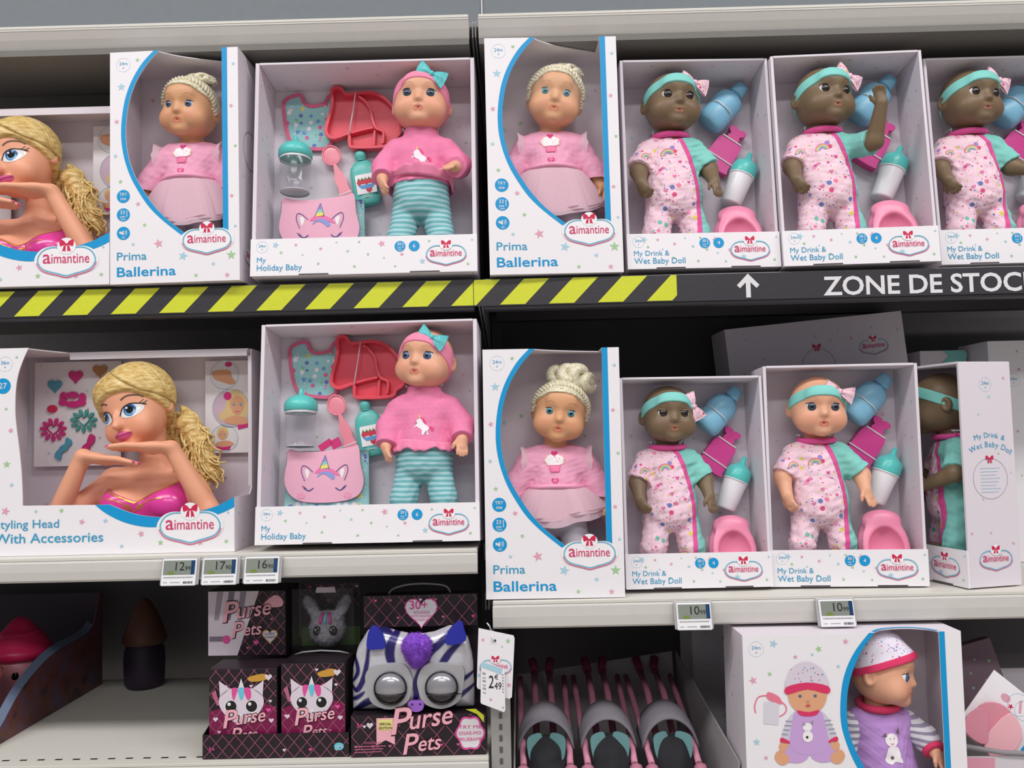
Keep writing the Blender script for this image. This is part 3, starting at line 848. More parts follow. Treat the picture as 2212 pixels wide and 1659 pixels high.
# ------------------------------------------------------------------ smooth solid modelling: distance field -> mesh
class Field:
    def __init__(s, lo, hi, h):
        s.lo = np.array(lo, float); s.h = h
        s.n = np.ceil((np.array(hi)-s.lo)/h).astype(int)+1
        s.V = np.full(tuple(s.n), 0.03, np.float32)
        s.ax = [(s.lo[i]+h*np.arange(s.n[i])).astype(np.float32) for i in range(3)]
        s.setM(Matrix.Identity(4))
    def setM(s, M):
        s.M = np.array(M); s.Mi = np.array(M.inverted()); return s
    def _op(s, fn, lo, hi, k, mode):
        m = k+4*s.h
        lo = np.array(lo)-m; hi = np.array(hi)+m
        c = np.array([[(lo, hi)[i][0], (lo, hi)[j][1], (lo, hi)[l][2], 1] for i in (0, 1) for j in (0, 1) for l in (0, 1)])
        w = c @ s.M.T
        a = np.floor((w[:, :3].min(0)-s.lo)/s.h).astype(int); b = np.ceil((w[:, :3].max(0)-s.lo)/s.h).astype(int)+1
        a = np.clip(a, 0, s.n); b = np.clip(b, 0, s.n)
        if (b <= a).any(): return
        X = s.ax[0][a[0]:b[0], None, None]; Y = s.ax[1][None, a[1]:b[1], None]; Z = s.ax[2][None, None, a[2]:b[2]]
        q = s.Mi
        L = [(q[i][0]*X+q[i][1]*Y+q[i][2]*Z+q[i][3]).astype(np.float32) for i in range(3)]
        d = fn(*L)
        sl = (slice(a[0], b[0]), slice(a[1], b[1]), slice(a[2], b[2]))
        V = s.V[sl]
        if mode == 'u':
            if k > 0:
                t = np.maximum(k-np.abs(V-d), 0)/k; r = np.minimum(V, d)-t*t*k*0.25
            else: r = np.minimum(V, d)
        elif mode == 's':
            t = np.maximum(k-np.abs(V+d), 0)/k if k > 0 else 0; r = np.maximum(V, -d)+t*t*k*0.25
        else:
            r = np.maximum(V, d)
        s.V[sl] = r
    def ell(s, c, r, k=0.008, mode='u', R=None, grow=0.0):
        r = [v+grow for v in r]
        c = np.array(c, float)
        if R is None:
            def fn(x, y, z):
                x, y, z = x-c[0], y-c[1], z-c[2]
                k0 = np.sqrt((x/r[0])**2+(y/r[1])**2+(z/r[2])**2)
                k1 = np.sqrt((x/r[0]**2)**2+(y/r[1]**2)**2+(z/r[2]**2)**2)
                return k0*(k0-1)/np.maximum(k1, 1e-6)
            return s._op(fn, c-np.array(r), c+np.array(r), k, mode)
        A = np.array(R)          # columns are the ellipsoid's axes
        def fn(x, y, z):
            x, y, z = x-c[0], y-c[1], z-c[2]
            u = [A[0][i]*x+A[1][i]*y+A[2][i]*z for i in range(3)]
            k0 = np.sqrt(sum((u[i]/r[i])**2 for i in range(3)))
            k1 = np.sqrt(sum((u[i]/r[i]**2)**2 for i in range(3)))
            return k0*(k0-1)/np.maximum(k1, 1e-6)
        m = max(r)
        return s._op(fn, c-m, c+m, k, mode)
    def cap(s, a, b, ra, rb, k=0.006, mode='u', cut=None, sq=(1, 1, 1)):
        a = np.array(a, float); b = np.array(b, float); ba = b-a; bb = max(ba @ ba, 1e-12)
        def fn(x, y, z):
            px, py, pz = x-a[0], y-a[1], z-a[2]
            t = np.clip((px*ba[0]+py*ba[1]+pz*ba[2])/bb, 0, 1)
            d = np.sqrt(((px-ba[0]*t)*sq[0])**2+((py-ba[1]*t)*sq[1])**2+((pz-ba[2]*t)*sq[2])**2)-(ra+(rb-ra)*t)
            if cut is not None:
                p, n = cut
                d = np.maximum(d, (x-p[0])*n[0]+(y-p[1])*n[1]+(z-p[2])*n[2])
            return d
        m = max(ra, rb)
        return s._op(fn, np.minimum(a, b)-m, np.maximum(a, b)+m, k, mode)
    def clip(s, p, n):
        """keep the half space where (x-p).n < 0 (in the current frame)"""
        p = np.array(p, float); n = np.array(n, float)
        def fn(x, y, z): return (x-p[0])*n[0]+(y-p[1])*n[1]+(z-p[2])*n[2]
        return s._op(fn, [-9]*3, [9]*3, 0, 'i')
    def noise(s, amp, freq, seed=0, dirs=6):
        rnd = np.random.RandomState(seed)
        X = s.ax[0][:, None, None]; Y = s.ax[1][None, :, None]; Z = s.ax[2][None, None, :]
        for i in range(dirs):
            v = rnd.normal(size=3); v /= np.linalg.norm(v); v *= freq*rnd.uniform(0.6, 1.5)
            s.V += (amp/dirs*1.6*np.sin(v[0]*X+v[1]*Y+v[2]*Z+rnd.uniform(0, 6.28))).astype(np.float32)
        return s
    def mesh(s):
        V = s.V; n = V.shape
        ins = V < 0
        c8 = np.zeros((n[0]-1, n[1]-1, n[2]-1), np.uint8)
        for i in (0, 1):
            for j in (0, 1):
                for k in (0, 1):
                    c8 += ins[i:n[0]-1+i, j:n[1]-1+j, k:n[2]-1+k]
        act = (c8 > 0) & (c8 < 8)
        idx = np.argwhere(act)
        vid = np.full(act.shape, -1, np.int64); vid[act] = np.arange(len(idx))
        P = np.zeros((len(idx), 3)); cnt = np.zeros(len(idx))
        I, J, K = idx.T
        corners = [(i, j, k) for i in (0, 1) for j in (0, 1) for k in (0, 1)]
        for a in corners:
            for ax in range(3):
                if a[ax] == 1: continue
                b = list(a); b[ax] = 1
                va = V[I+a[0], J+a[1], K+a[2]]; vb = V[I+b[0], J+b[1], K+b[2]]
                m = (va < 0) != (vb < 0)
                t = va[m]/(va[m]-vb[m])
                p = np.tile(np.array(a, float), (m.sum(), 1)); p[:, ax] += t
                P[m] += p; cnt[m] += 1
        P = (P/cnt[:, None]+idx)*s.h+s.lo
        faces = []
        for ax in range(3):
            o1, o2 = [(1, 2), (2, 0), (0, 1)][ax]
            sl0 = [slice(None)]*3; sl1 = [slice(None)]*3
            sl0[ax] = slice(0, n[ax]-1); sl1[ax] = slice(1, n[ax])
            a = ins[tuple(sl0)]; b = ins[tuple(sl1)]
            e = np.argwhere(a != b)
            e = e[(e[:, o1] > 0) & (e[:, o2] > 0) & (e[:, o1] < n[o1]-1) & (e[:, o2] < n[o2]-1)]
            if len(e) == 0: continue
            fl = a[tuple(e.T)]
            def g(d1, d2):
                q = e.copy(); q[:, o1] -= d1; q[:, o2] -= d2
                return vid[tuple(q.T)]
            q = np.stack([g(1, 1), g(0, 1), g(0, 0), g(1, 0)], 1)
            q[~fl] = q[~fl][:, ::-1]
            faces.append(q)
        F = np.concatenate(faces) if faces else np.zeros((0, 4), int)
        return P, F

def smooth_mesh(P, F, it=2):
    """light Laplacian smoothing of a quad mesh"""
    e = np.concatenate([F[:, [0, 1]], F[:, [1, 2]], F[:, [2, 3]], F[:, [3, 0]]])
    for _ in range(it):
        A = np.zeros_like(P); c = np.zeros(len(P))
        np.add.at(A, e[:, 0], P[e[:, 1]]); np.add.at(c, e[:, 0], 1)
        np.add.at(A, e[:, 1], P[e[:, 0]]); np.add.at(c, e[:, 1], 1)
        P = P*0.4+A/np.maximum(c, 1)[:, None]*0.6
    return P

def solid(name, F, mats, parent=None, col=None, fmat=None, it=2, label=None, keep=False):
    """mesh object out of a Field. col(P)->(n,3) linear colours; fmat(face centres)->material index"""
    P, Q = F.mesh()
    P = smooth_mesh(P, Q, it)
    me = bpy.data.meshes.new(name)
    me.vertices.add(len(P)); me.vertices.foreach_set('co', P.astype(np.float32).ravel())
    me.loops.add(len(Q)*4); me.loops.foreach_set('vertex_index', Q.astype(np.int32).ravel())
    me.polygons.add(len(Q)); me.polygons.foreach_set('loop_start', np.arange(0, len(Q)*4, 4, dtype=np.int32))
    me.polygons.foreach_set('use_smooth', np.ones(len(Q), bool))
    for m in (mats if isinstance(mats, (list, tuple)) else [mats]): me.materials.append(m)
    if fmat is not None:
        me.polygons.foreach_set('material_index', fmat(P[Q].mean(1)).astype(np.int32))
    me.update(calc_edges=True)
    if col is not None:
        a = me.color_attributes.new('Col', 'FLOAT_COLOR', 'POINT')
        c = np.concatenate([np.clip(col(P), 0, 1), np.ones((len(P), 1))], 1)
        a.data.foreach_set('color', c.astype(np.float32).ravel())
    o = link(name, me, parent, None, label)
    if keep:
        o_bvh = BVHTree.FromPolygons([tuple(p) for p in P], [tuple(int(i) for i in q) for q in Q])
        return o, o_bvh
    return o

def add_fur(o, n, length, width, seed=0, droop=0.3):
    """short tapering tufts grown out of a mesh object's own surface, joined into the same mesh"""
    me = o.data; rnd = random.Random(seed); np_ = len(me.polygons)
    bm = bmesh.new(); bm.from_mesh(me); bm.faces.ensure_lookup_table()
    src = [(f.calc_center_median().copy(), f.normal.copy()) for f in (bm.faces[rnd.randrange(np_)] for _ in range(n))]
    for c, nn in src:
        d = (nn+Vector((rnd.gauss(0, .35), rnd.gauss(0, .35), rnd.gauss(0, .35)-droop))).normalized()
        u = d.orthogonal().normalized(); v = d.cross(u); L = length*rnd.uniform(.6, 1.2)
        b = [bm.verts.new(c+(u*cos(q)+v*sin(q))*width-nn*.0006) for q in (0, 2.09, 4.19)]; t = bm.verts.new(c+d*L)
        for k in range(3):
            f = bm.faces.new((b[k], b[(k+1) % 3], t)); f.smooth = True
    bm.to_mesh(me); bm.free()

def bvh_of(me):
    return BVHTree.FromPolygons([v.co.copy() for v in me.vertices], [tuple(p.vertices) for p in me.polygons])

class Decal(MB):
    """printed shapes laid on a curved surface: built flat in x,z, then dropped onto it along +y"""
    def drop(s, bvh, off=0.0005, far=-0.2, sub=0.0025, M=None):
        # split long edges so that shapes follow the surface
        bm = bmesh.new()
        vs = [bm.verts.new(v) for v in s.v]
        for f, m in zip(s.f, s.m):
            try:
                q = bm.faces.new([vs[i] for i in f]); q.material_index = m
            except ValueError: pass
        bmesh.ops.triangulate(bm, faces=[f for f in bm.faces if len(f.verts) > 4])
        for _ in range(4):
            es = [e for e in bm.edges if e.calc_length() > sub]
            if not es: break
            bmesh.ops.subdivide_edges(bm, edges=es, cuts=1, use_grid_fill=False)
            bmesh.ops.triangulate(bm, faces=[f for f in bm.faces if len(f.verts) > 4])
        bm.verts.ensure_lookup_table()
        dead = []
        for v in bm.verts:
            layer = v.co.y
            o = Vector((v.co.x, far, v.co.z)); d = Vector((0, 1, 0))
            if M is not None:
                o = M @ Vector((v.co.x, far, v.co.z)); d = (M.to_3x3() @ Vector((0, 1, 0))).normalized()
            hit, nrm, _, _ = bvh.ray_cast(o, d)
            if hit is None: dead.append(v); continue
            v.co = hit-d*(off-layer)
        if dead: bmesh.ops.delete(bm, geom=dead, context='VERTS')
        bm.normal_update()
        bm.verts.index_update()
        s.v = [tuple(v.co) for v in bm.verts]
        s.f = [tuple(v.index for v in f.verts) for f in bm.faces]; s.m = [f.material_index for f in bm.faces]
        s.smooth = [True]*len(s.f)
        bm.free()
        return s
# ------------------------------------------------------------------ dolls
def skin_cols(base, lip, cheek, brow):
    return dict(base=np.array(lin(base)[:3]), lip=np.array(lin(lip)[:3]), cheek=np.array(lin(cheek)[:3]), brow=np.array(lin(brow)[:3]))
TONE = {'dark': skin_cols('7a664e', '96604c', '7d604a', '3a2d21'),
        'pale': skin_cols('e3a98a', 'c9685c', 'e59a80', 'a87858'),
        'tan': skin_cols('dba379', 'cf6f58', 'e0957a', '9c6f4a'),
        'peach': skin_cols('eda988', 'd0508a', 'ee9c80', '5e4030')}
SKIN = attr_mat('vinyl_skin', 0.42, 0.35)
EYEW = mat('eye_white', 'e9e6e4', 0.15, 0, 0.6)
PUPIL = mat('eye_pupil', '0c0a0a', 0.1, 0, 0.7)
IRIS = {'brown': mat('iris_brown', '2c1c17', 0.12, 0, 0.7), 'blue': mat('iris_blue', '47628c', 0.12, 0, 0.7), 'grey': mat('iris_slate', '39455c', 0.12, 0, 0.7), 'aqua': mat('iris_aqua', '3f8798', 0.12, 0, 0.7)}
LASH = mat('lash_dark', '241a17', 0.5)
LID = {k: mat('lid_'+k, tuple(int(255*((12.92*c) if c < 0.0031 else 1.055*c**(1/2.4)-0.055)) for c in v['base']*0.96), 0.45) for k, v in TONE.items()}

def head_field(F, grow=0.0, feats=True, sx=1.0, sz=1.0, ears=True):
    """child doll head in its own frame: chin base at 0,0,0, crown at z = .106, face to -y"""
    g = grow
    F.ell((0, .001, .0595), (.0468*sx, .0465, .0465), 0.0, grow=g)
    F.ell((0, -.005, .036), (.0425*sx, .0435, .036), .014, grow=g)
    if not feats: return
    for s in (-1, 1):
        F.ell((s*.0225, -.0265, .0290), (.0205, .0190, .0190), .012, grow=g)
    F.ell((0, -.0355, .0105), (.0125, .012, .0095), .010, grow=g)
    F.ell((0, -.0400, .072), (.024, .010, .016), .014, grow=g)
    for s in (-1, 1):
        F.ell((s*.0182, -.0545, .0510), (.0108, .0080, .0080), .010, 's')
    F.ell((0, -.0455, .0440), (.0045, .0050, .0060), .009, grow=g)
    F.ell((0, -.0490, .0392), (.0052, .0064, .0048), .005, grow=g)
    for s in (-1, 1):
        F.ell((s*.0040, -.0470, .0380), (.0030, .0038, .0030), .003, grow=g)
    F.ell((0, -.0432, .0262), (.0082, .0052, .0030), .006, grow=g)
    F.ell((0, -.0425, .0207), (.0066, .0052, .0031), .006, grow=g)
    F.ell((0, -.0515, .0235), (.0034, .0060, .0013), .0016, 's')
    F.cap((-.0080, -.0490, .0236), (.0080, -.0490, .0236), .0010, .0010, .0015, 's')
    if ears:
        for s in (-1, 1):
            F.ell((s*.0475*sx, .007, .046), (.0058, .0095, .0130), .004, grow=g)
            F.ell((s*.0525*sx, .0035, .0465), (.0042, .0055, .0085), .003, 's')

def hand(F, w, d, n, L=1.0, curl=0.5):
    """five fingers from wrist w along d, palm facing n"""
    w = np.array(w); d = np.array(d, float); d /= np.linalg.norm(d)
    n = np.array(n, float); n -= d*(n @ d); n /= np.linalg.norm(n); sd = np.cross(d, n)
    A = np.stack([sd, n, d], 1)
    F.ell(w+d*.0095*L, (.0095*L, .0062*L, .0125*L), .006, R=A)
    for i, (o, ln) in enumerate(((-1.5, .0125), (-.5, .0150), (.5, .0145), (1.5, .0115))):
        b = w+d*.0180*L+sd*o*.0047*L
        m = b+(d*.0075*(1-.3*curl)+n*.0045*curl+sd*o*.0006)*L*ln/.014
        t = m+(d*.0065*(1-.75*curl)+n*.0062*curl)*L*ln/.014
        F.cap(b-d*.003*L, m, .0032*L, .0029*L, .0016); F.cap(m, t, .0029*L, .0024*L, .001)
    b = w+d*.0050*L+sd*-.0085*L
    m = b+(d*.0060-sd*.0050+n*.002)*L; t = m+(d*.0060-sd*.0012+n*.003)*L
    F.cap(b, m, .0037*L, .0034*L, .003); F.cap(m, t, .0034*L, .0026*L, .001)

def body_core(F, zn, grow=0.0, legs=True, fat=1.0, spread=1.0):
    k = zn/0.25
    F.ell((0, -.002, .148*k), (.0445*fat, .034, .050), .02, grow=grow)
    F.ell((0, .002, .202*k), (.0400*fat, .028, .036), .02, grow=grow)
    F.cap((-.030, .003, .222*k), (.030, .003, .222*k), .017+grow, .017+grow, .016)
    F.ell((0, .002, .122*k), (.0420*fat, .034, .026), .02, grow=grow)
    if legs:
        for s in (-1, 1):
            F.cap((s*.0245, .0, .110*k), (s*.0345*spread, -.008, .064*k), .0225+grow, .0195+grow, .006)
            F.cap((s*.0345*spread, -.008, .064*k), (s*.0345*spread, -.003, .026), .0195+grow, .0150+grow, .006)
            F.ell((s*.0345*spread, -.012, .0185), (.0140, .0215, .0110), .008, grow=grow)

def make_head_M(zn, tilt, off=(0, 0, 0)):
    yaw, pitch, roll = [radians(a) for a in tilt]
    return Matrix.Translation((off[0], off[1], zn+off[2])) @ Matrix.Rotation(yaw, 4, 'Z') @ Matrix.Rotation(pitch, 4, 'X') @ Matrix.Rotation(roll, 4, 'Y')

def head_paint(P, Mi, tone, C):
    """moulded and sprayed colours of the face: lips, cheeks, brows"""
    c = TONE[tone]
    q = P @ np.array(Mi)[:3, :3].T+np.array(Mi)[:3, 3]
    x, y, z = q.T
    front = (y < -.02) & (z > -.01)
    def blend(w, col):
        w = (np.clip(w, 0, 1)*front)[:, None]
        C[:] = C*(1-w)+col*w
    for s in (-1, 1):
        r = np.sqrt(((x-s*.023)/.016)**2+((z-.031)/.014)**2); blend(0.55*np.clip(1.2-r, 0, 1), c['cheek'])
    r = np.sqrt((x/.0082)**2+((z-.0236-.0010*np.cos(x*420))/.0056)**2); blend(np.clip((1.12-r)*5, 0, 1)*0.75, c['lip'])
    r = np.sqrt((x/.0036)**2+((z-.0235)/.0017)**2); blend(np.clip((1.1-r)*4, 0, 1)*0.6, c['lip']*0.45)
    for s in (-1, 1):
        zz = .0655+.0028*np.cos((x-s*.0185)*190)
        w = np.clip(1.3-np.abs(z-zz)/.0011, 0, 1)*np.clip((.0098-np.abs(x-s*.0185))/.004, 0, 1)
        blend(w*0.6, c['brow'])
    return C

def doll_eyes(parent, bvh, MH, tone, iris, r=.0104, ex=.0184, ez=.0515, open_=1.0, look=(0, 0)):
    for s in (-1, 1):
        o = MH @ Vector((s*ex, -.2, ez)); d = (MH.to_3x3() @ Vector((0, 1, 0))).normalized()
        hit = bvh.ray_cast(o, d)[0]
        if hit is None: continue
        c = hit+d*(r*0.63)
        aim = Matrix.Rotation(radians(s*7+look[0]), 4, 'Z') @ Matrix.Rotation(radians(look[1]), 4, 'X')
        T = Matrix.Translation(c) @ MH.to_3x3().to_4x4() @ aim @ Matrix.Rotation(pi/2, 4, 'X')
        # +z of the ball now looks to -y of the head
        k = 20; prof = [(r*max(1e-4, sin(pi*i/k)), r*cos(pi*i/k)) for i in range(k+1)]
        ms = [PUPIL if i < 2 else IRIS[iris] if i < 5 else EYEW for i in range(k)]
        b = MB(); b.lathe([(p, q+(0.0004 if i < 5 else 0)) for i, (p, q) in enumerate(prof)], EYEW, 22, T, ms)
        b.build('eye', parent)
        # lid with lash line
        HM = Matrix.Translation(c) @ MH.to_3x3().to_4x4() @ aim
        b = MB(); R = r*1.05; cap = []
        n1, n2 = 14, 5
        top, bot = radians(78), radians(38*open_)
        for j in range(n2+1):
            for i in range(n1+1):
                a = radians(-78+156*i/n1); el = top+(bot-top)*j/n2
                el2 = el*cos(a*0.62)**0.9
                cap.append(HM @ Vector((R*sin(a)*cos(el2), -R*cos(a)*cos(el2), R*sin(el2))))
        b.add(cap, [(j*(n1+1)+i, (j+1)*(n1+1)+i, (j+1)*(n1+1)+i+1, j*(n1+1)+i+1) for j in range(n2) for i in range(n1)], LID[tone], True)
        edge = cap[-(n1+1):]
        b.tube([HM @ ((HM.inverted() @ p)*1.02) for p in edge], [.0003]+[.00062]*(n1-1)+[.0003], LASH, 6)
        b.build('eyelid', parent)

def fan_bow(parent, name, M, L, Hh, m, knot=None, ang=18, tail=False):
    """fabric bow: two pinched fans and a knot"""
    b = MB()
    for s in (-1, 1):
        nu, nv = 9, 12; fr = []; bk = []
        for i in range(nu+1):
            u = i/nu
            for j in range(nv+1):
                v = -1+2*j/nv
                w = Hh*(0.22+0.78*u**0.8)
                x = s*(L*0.05+L*u*(1-.06*v*v))
                puff = L*0.22*sin(pi*min(1, u*0.85+0.12))*(1-0.55*v*v)
                fold = L*0.035*cos(v*7.0)*(1.15-u*0.75)
                zt = v*w+s*u*L*0.0
                fr.append(M @ Vector((x, -puff-fold-.0008, zt))); bk.append(M @ Vector((x, puff*0.5-fold+.0012, zt)))
        N = nv+1
        f1 = [(i*N+j, (i+1)*N+j, (i+1)*N+j+1, i*N+j+1) for i in range(nu) for j in range(nv)]
        if s < 0: f1 = [q[::-1] for q in f1]
        K = len(fr)
        f2 = [tuple(k+K for k in q[::-1]) for q in f1]
        per = [j for j in range(N)]+[i*N+nv for i in range(1, nu+1)]+[nu*N+j for j in range(nv-1, -1, -1)]+[i*N for i in range(nu-1, 0, -1)]
        f3 = [(per[t], per[(t+1) % len(per)], per[(t+1) % len(per)]+K, per[t]+K) for t in range(len(per))]
        if s > 0: f3 = [q[::-1] for q in f3]
        b.add(fr+bk, f1+f2+f3, m, True)
    b.ball(M @ Vector((0, -L*0.12, 0)), (L*.17, L*.2, Hh*.36), knot or m, 12, 8, M.to_3x3().to_4x4())
    return b.build(name, parent)

def dotted(name, base, dots, rough=0.7, scale1=95, r1=0.34, scale2=190, r2=0.3, seed=0.0):
    """fabric with scattered printed motifs of several colours (two sizes)"""
    if name in MATS: return MATS[name]
    m = bpy.data.materials.new(name); m.use_nodes = True
    n = m.node_tree.nodes; l = m.node_tree.links; b = n['Principled BSDF']
    b.inputs['Roughness'].default_value = rough; b.inputs['Specular IOR Level'].default_value = 0.2
    tc = n.new('ShaderNodeTexCoord'); mp = n.new('ShaderNodeMapping'); mp.inputs['Location'].default_value = (seed, seed*.7, seed*.3)
    l.new(tc.outputs['Object'], mp.inputs['Vector'])
    prev = None
    col0 = n.new('ShaderNodeRGB'); col0.outputs[0].default_value = lin(base); prev = col0.outputs[0]
    for sc, r in ((scale1, r1), (scale2, r2)):
        v = n.new('ShaderNodeTexVoronoi'); v.feature = 'F1'; v.inputs['Scale'].default_value = sc
        v.inputs['Randomness'].default_value = 0.75
        l.new(mp.outputs[0], v.inputs['Vector'])
        sep = n.new('ShaderNodeSeparateColor'); l.new(v.outputs['Color'], sep.inputs[0])
        rp = n.new('ShaderNodeValToRGB'); rp.color_ramp.interpolation = 'CONSTANT'
        el = rp.color_ramp.elements
        for i, c in enumerate(dots):
            e = el[i] if i < 2 else el.new(i/len(dots))
            e.position = i/len(dots); e.color = lin(c)
        l.new(sep.outputs[0], rp.inputs[0])
        # size varies with the cell's own random number; some cells stay empty
        mr = n.new('ShaderNodeMath'); mr.operation = 'MULTIPLY_ADD'; mr.inputs[1].default_value = r*0.9; mr.inputs[2].default_value = r*0.35
        l.new(sep.outputs[1], mr.inputs[0])
        lt = n.new('ShaderNodeMath'); lt.operation = 'LESS_THAN'
        l.new(v.outputs['Distance'], lt.inputs[0]); l.new(mr.outputs[0], lt.inputs[1])
        mx = n.new('ShaderNodeMix'); mx.data_type = 'RGBA'
        l.new(lt.outputs[0], mx.inputs[0]); l.new(prev, mx.inputs[6]); l.new(rp.outputs[0], mx.inputs[7])
        prev = mx.outputs[2]
    l.new(prev, b.inputs['Base Color'])
    MATS[name] = m
    return m

def striped(name, c1, c2, scale, rough=0.75, axis='Z', duty=0.5, shift=0.0):
    """knit with even stripes"""
    if name in MATS: return MATS[name]
    m = bpy.data.materials.new(name); m.use_nodes = True
    n = m.node_tree.nodes; l = m.node_tree.links; b = n['Principled BSDF']
    b.inputs['Roughness'].default_value = rough; b.inputs['Specular IOR Level'].default_value = 0.2
    tc = n.new('ShaderNodeTexCoord'); sp = n.new('ShaderNodeSeparateXYZ'); l.new(tc.outputs['Object'], sp.inputs[0])
    nz = n.new('ShaderNodeTexNoise'); nz.inputs['Scale'].default_value = 25; l.new(tc.outputs['Object'], nz.inputs['Vector'])
    ad = n.new('ShaderNodeMath'); ad.operation = 'MULTIPLY_ADD'; ad.inputs[1].default_value = 0.006
    l.new(nz.outputs[0], ad.inputs[0]); l.new(sp.outputs[axis], ad.inputs[2])
    ml = n.new('ShaderNodeMath'); ml.operation = 'MULTIPLY_ADD'; ml.inputs[1].default_value = scale; ml.inputs[2].default_value = shift; l.new(ad.outputs[0], ml.inputs[0])
    fr = n.new('ShaderNodeMath'); fr.operation = 'FRACT'; l.new(ml.outputs[0], fr.inputs[0])
    lt = n.new('ShaderNodeMath'); lt.operation = 'LESS_THAN'; lt.inputs[1].default_value = duty; l.new(fr.outputs[0], lt.inputs[0])
    mx = n.new('ShaderNodeMix'); mx.data_type = 'RGBA'; mx.inputs[6].default_value = lin(c1); mx.inputs[7].default_value = lin(c2)
    l.new(lt.outputs[0], mx.inputs[0]); l.new(mx.outputs[2], b.inputs['Base Color'])
    MATS[name] = m
    return m

FLORAL = dotted('floral_pink_jersey', 'f1cfdc', ['d84f78', 'e6809f', '6f80b8', 'e3d06a', '7cc0b0', 'dc5580', 'f0a0c0', '9a8ac6'], 0.75, 82, 0.29, 170, 0.24)
FLORALR = dotted('floral_bow_cotton', 'f2cbd8', ['d8436e', 'e26f9a', '5b6fb0', 'e0c94e', 'd8436e'], 0.75, 130, 0.25, 260, 0.26)
TEALF = mat('teal_jersey', '86cdc3', 0.8, 0, 0.2, 0.05, 500)
TEALB = mat('teal_elastic_band', '86d3cb', 0.6, 0, 0.3, 0.04, 500)
PIPE = mat('pink_piping', 'e2589c', 0.7, 0, 0.2, 0.06, 500)
BANDP = mat('pink_elastic_band', 'ef8fae', 0.7, 0, 0.2, 0.05, 500)
SWEAT = mat('pink_fleece', 'e985ad', 0.85, 0, 0.15, 0.07, 700)
RUFFLE = mat('pink_ruffle', 'f08bb0', 0.75, 0, 0.2, 0.05, 600)
BOWT = dotted('teal_dotted_cotton', '66c4c8', ['b9e6e4', '66c4c8', 'b9e6e4'], 0.75, 330, 0.26, 660, 0.16)
LEGG = striped('striped_leggings', '6eb0b4', 'a9cfd6', 118)

RAINB = [mat('print_rainbow_pink', 'e07aa8', 0.6), mat('print_rainbow_yellow', 'ecd67a', 0.6), mat('print_rainbow_green', '8ecfae', 0.6), mat('print_rainbow_violet', 'a896cc', 0.6)]

def arc(cx, cz, r, a0=0, a1=180, n=14, ang=0):
    return [(cx+r*cos(radians(a0+(a1-a0)*i/n+ang)), cz+r*sin(radians(a0+(a1-a0)*i/n+ang))) for i in range(n+1)]

def band_part(parent, MH, grow, w, n, c, lo, hi, m, name='headband', inner=None, sx=1.0):
    F = Field(lo, hi, .00125).setM(MH)
    head_field(F, grow, False, sx=sx)
    F.ell((0, -.0400, .072), (.024, .010, .016), .014, grow=grow)
    n = np.array(n)/np.linalg.norm(n)
    F.clip(n*c+n*w/2, n); F.clip(n*c-n*w/2, -n)
    return solid(name, F, m, parent, it=1)

def arms_field(F, arms, grow=0.0, fore=True, hands=True, zn=0.25, L=1.0, cut=None, sl=1.0):
    """arms: [(shoulder, elbow, wrist, hand direction, palm normal, curl)]"""
    for a in arms:
        S_, E_, W_, d, n, cu = [np.array(q, float) if isinstance(q, (tuple, list)) else q for q in a]
        F.cap(S_, E_, (.0165+grow)*L, (.0148+grow)*L, .012)
        F.cap(E_, W_, (.0148+grow)*L, (.0100+grow)*L, .006)
        if hands: hand(F, W_, d, n, L, cu)

def doll_matrix(box, x, y, z, s=1.0, yaw=0, lean=0, roll=0):
    return BX[box].matrix_world @ frame(x, y, z, yaw, lean, roll, s)

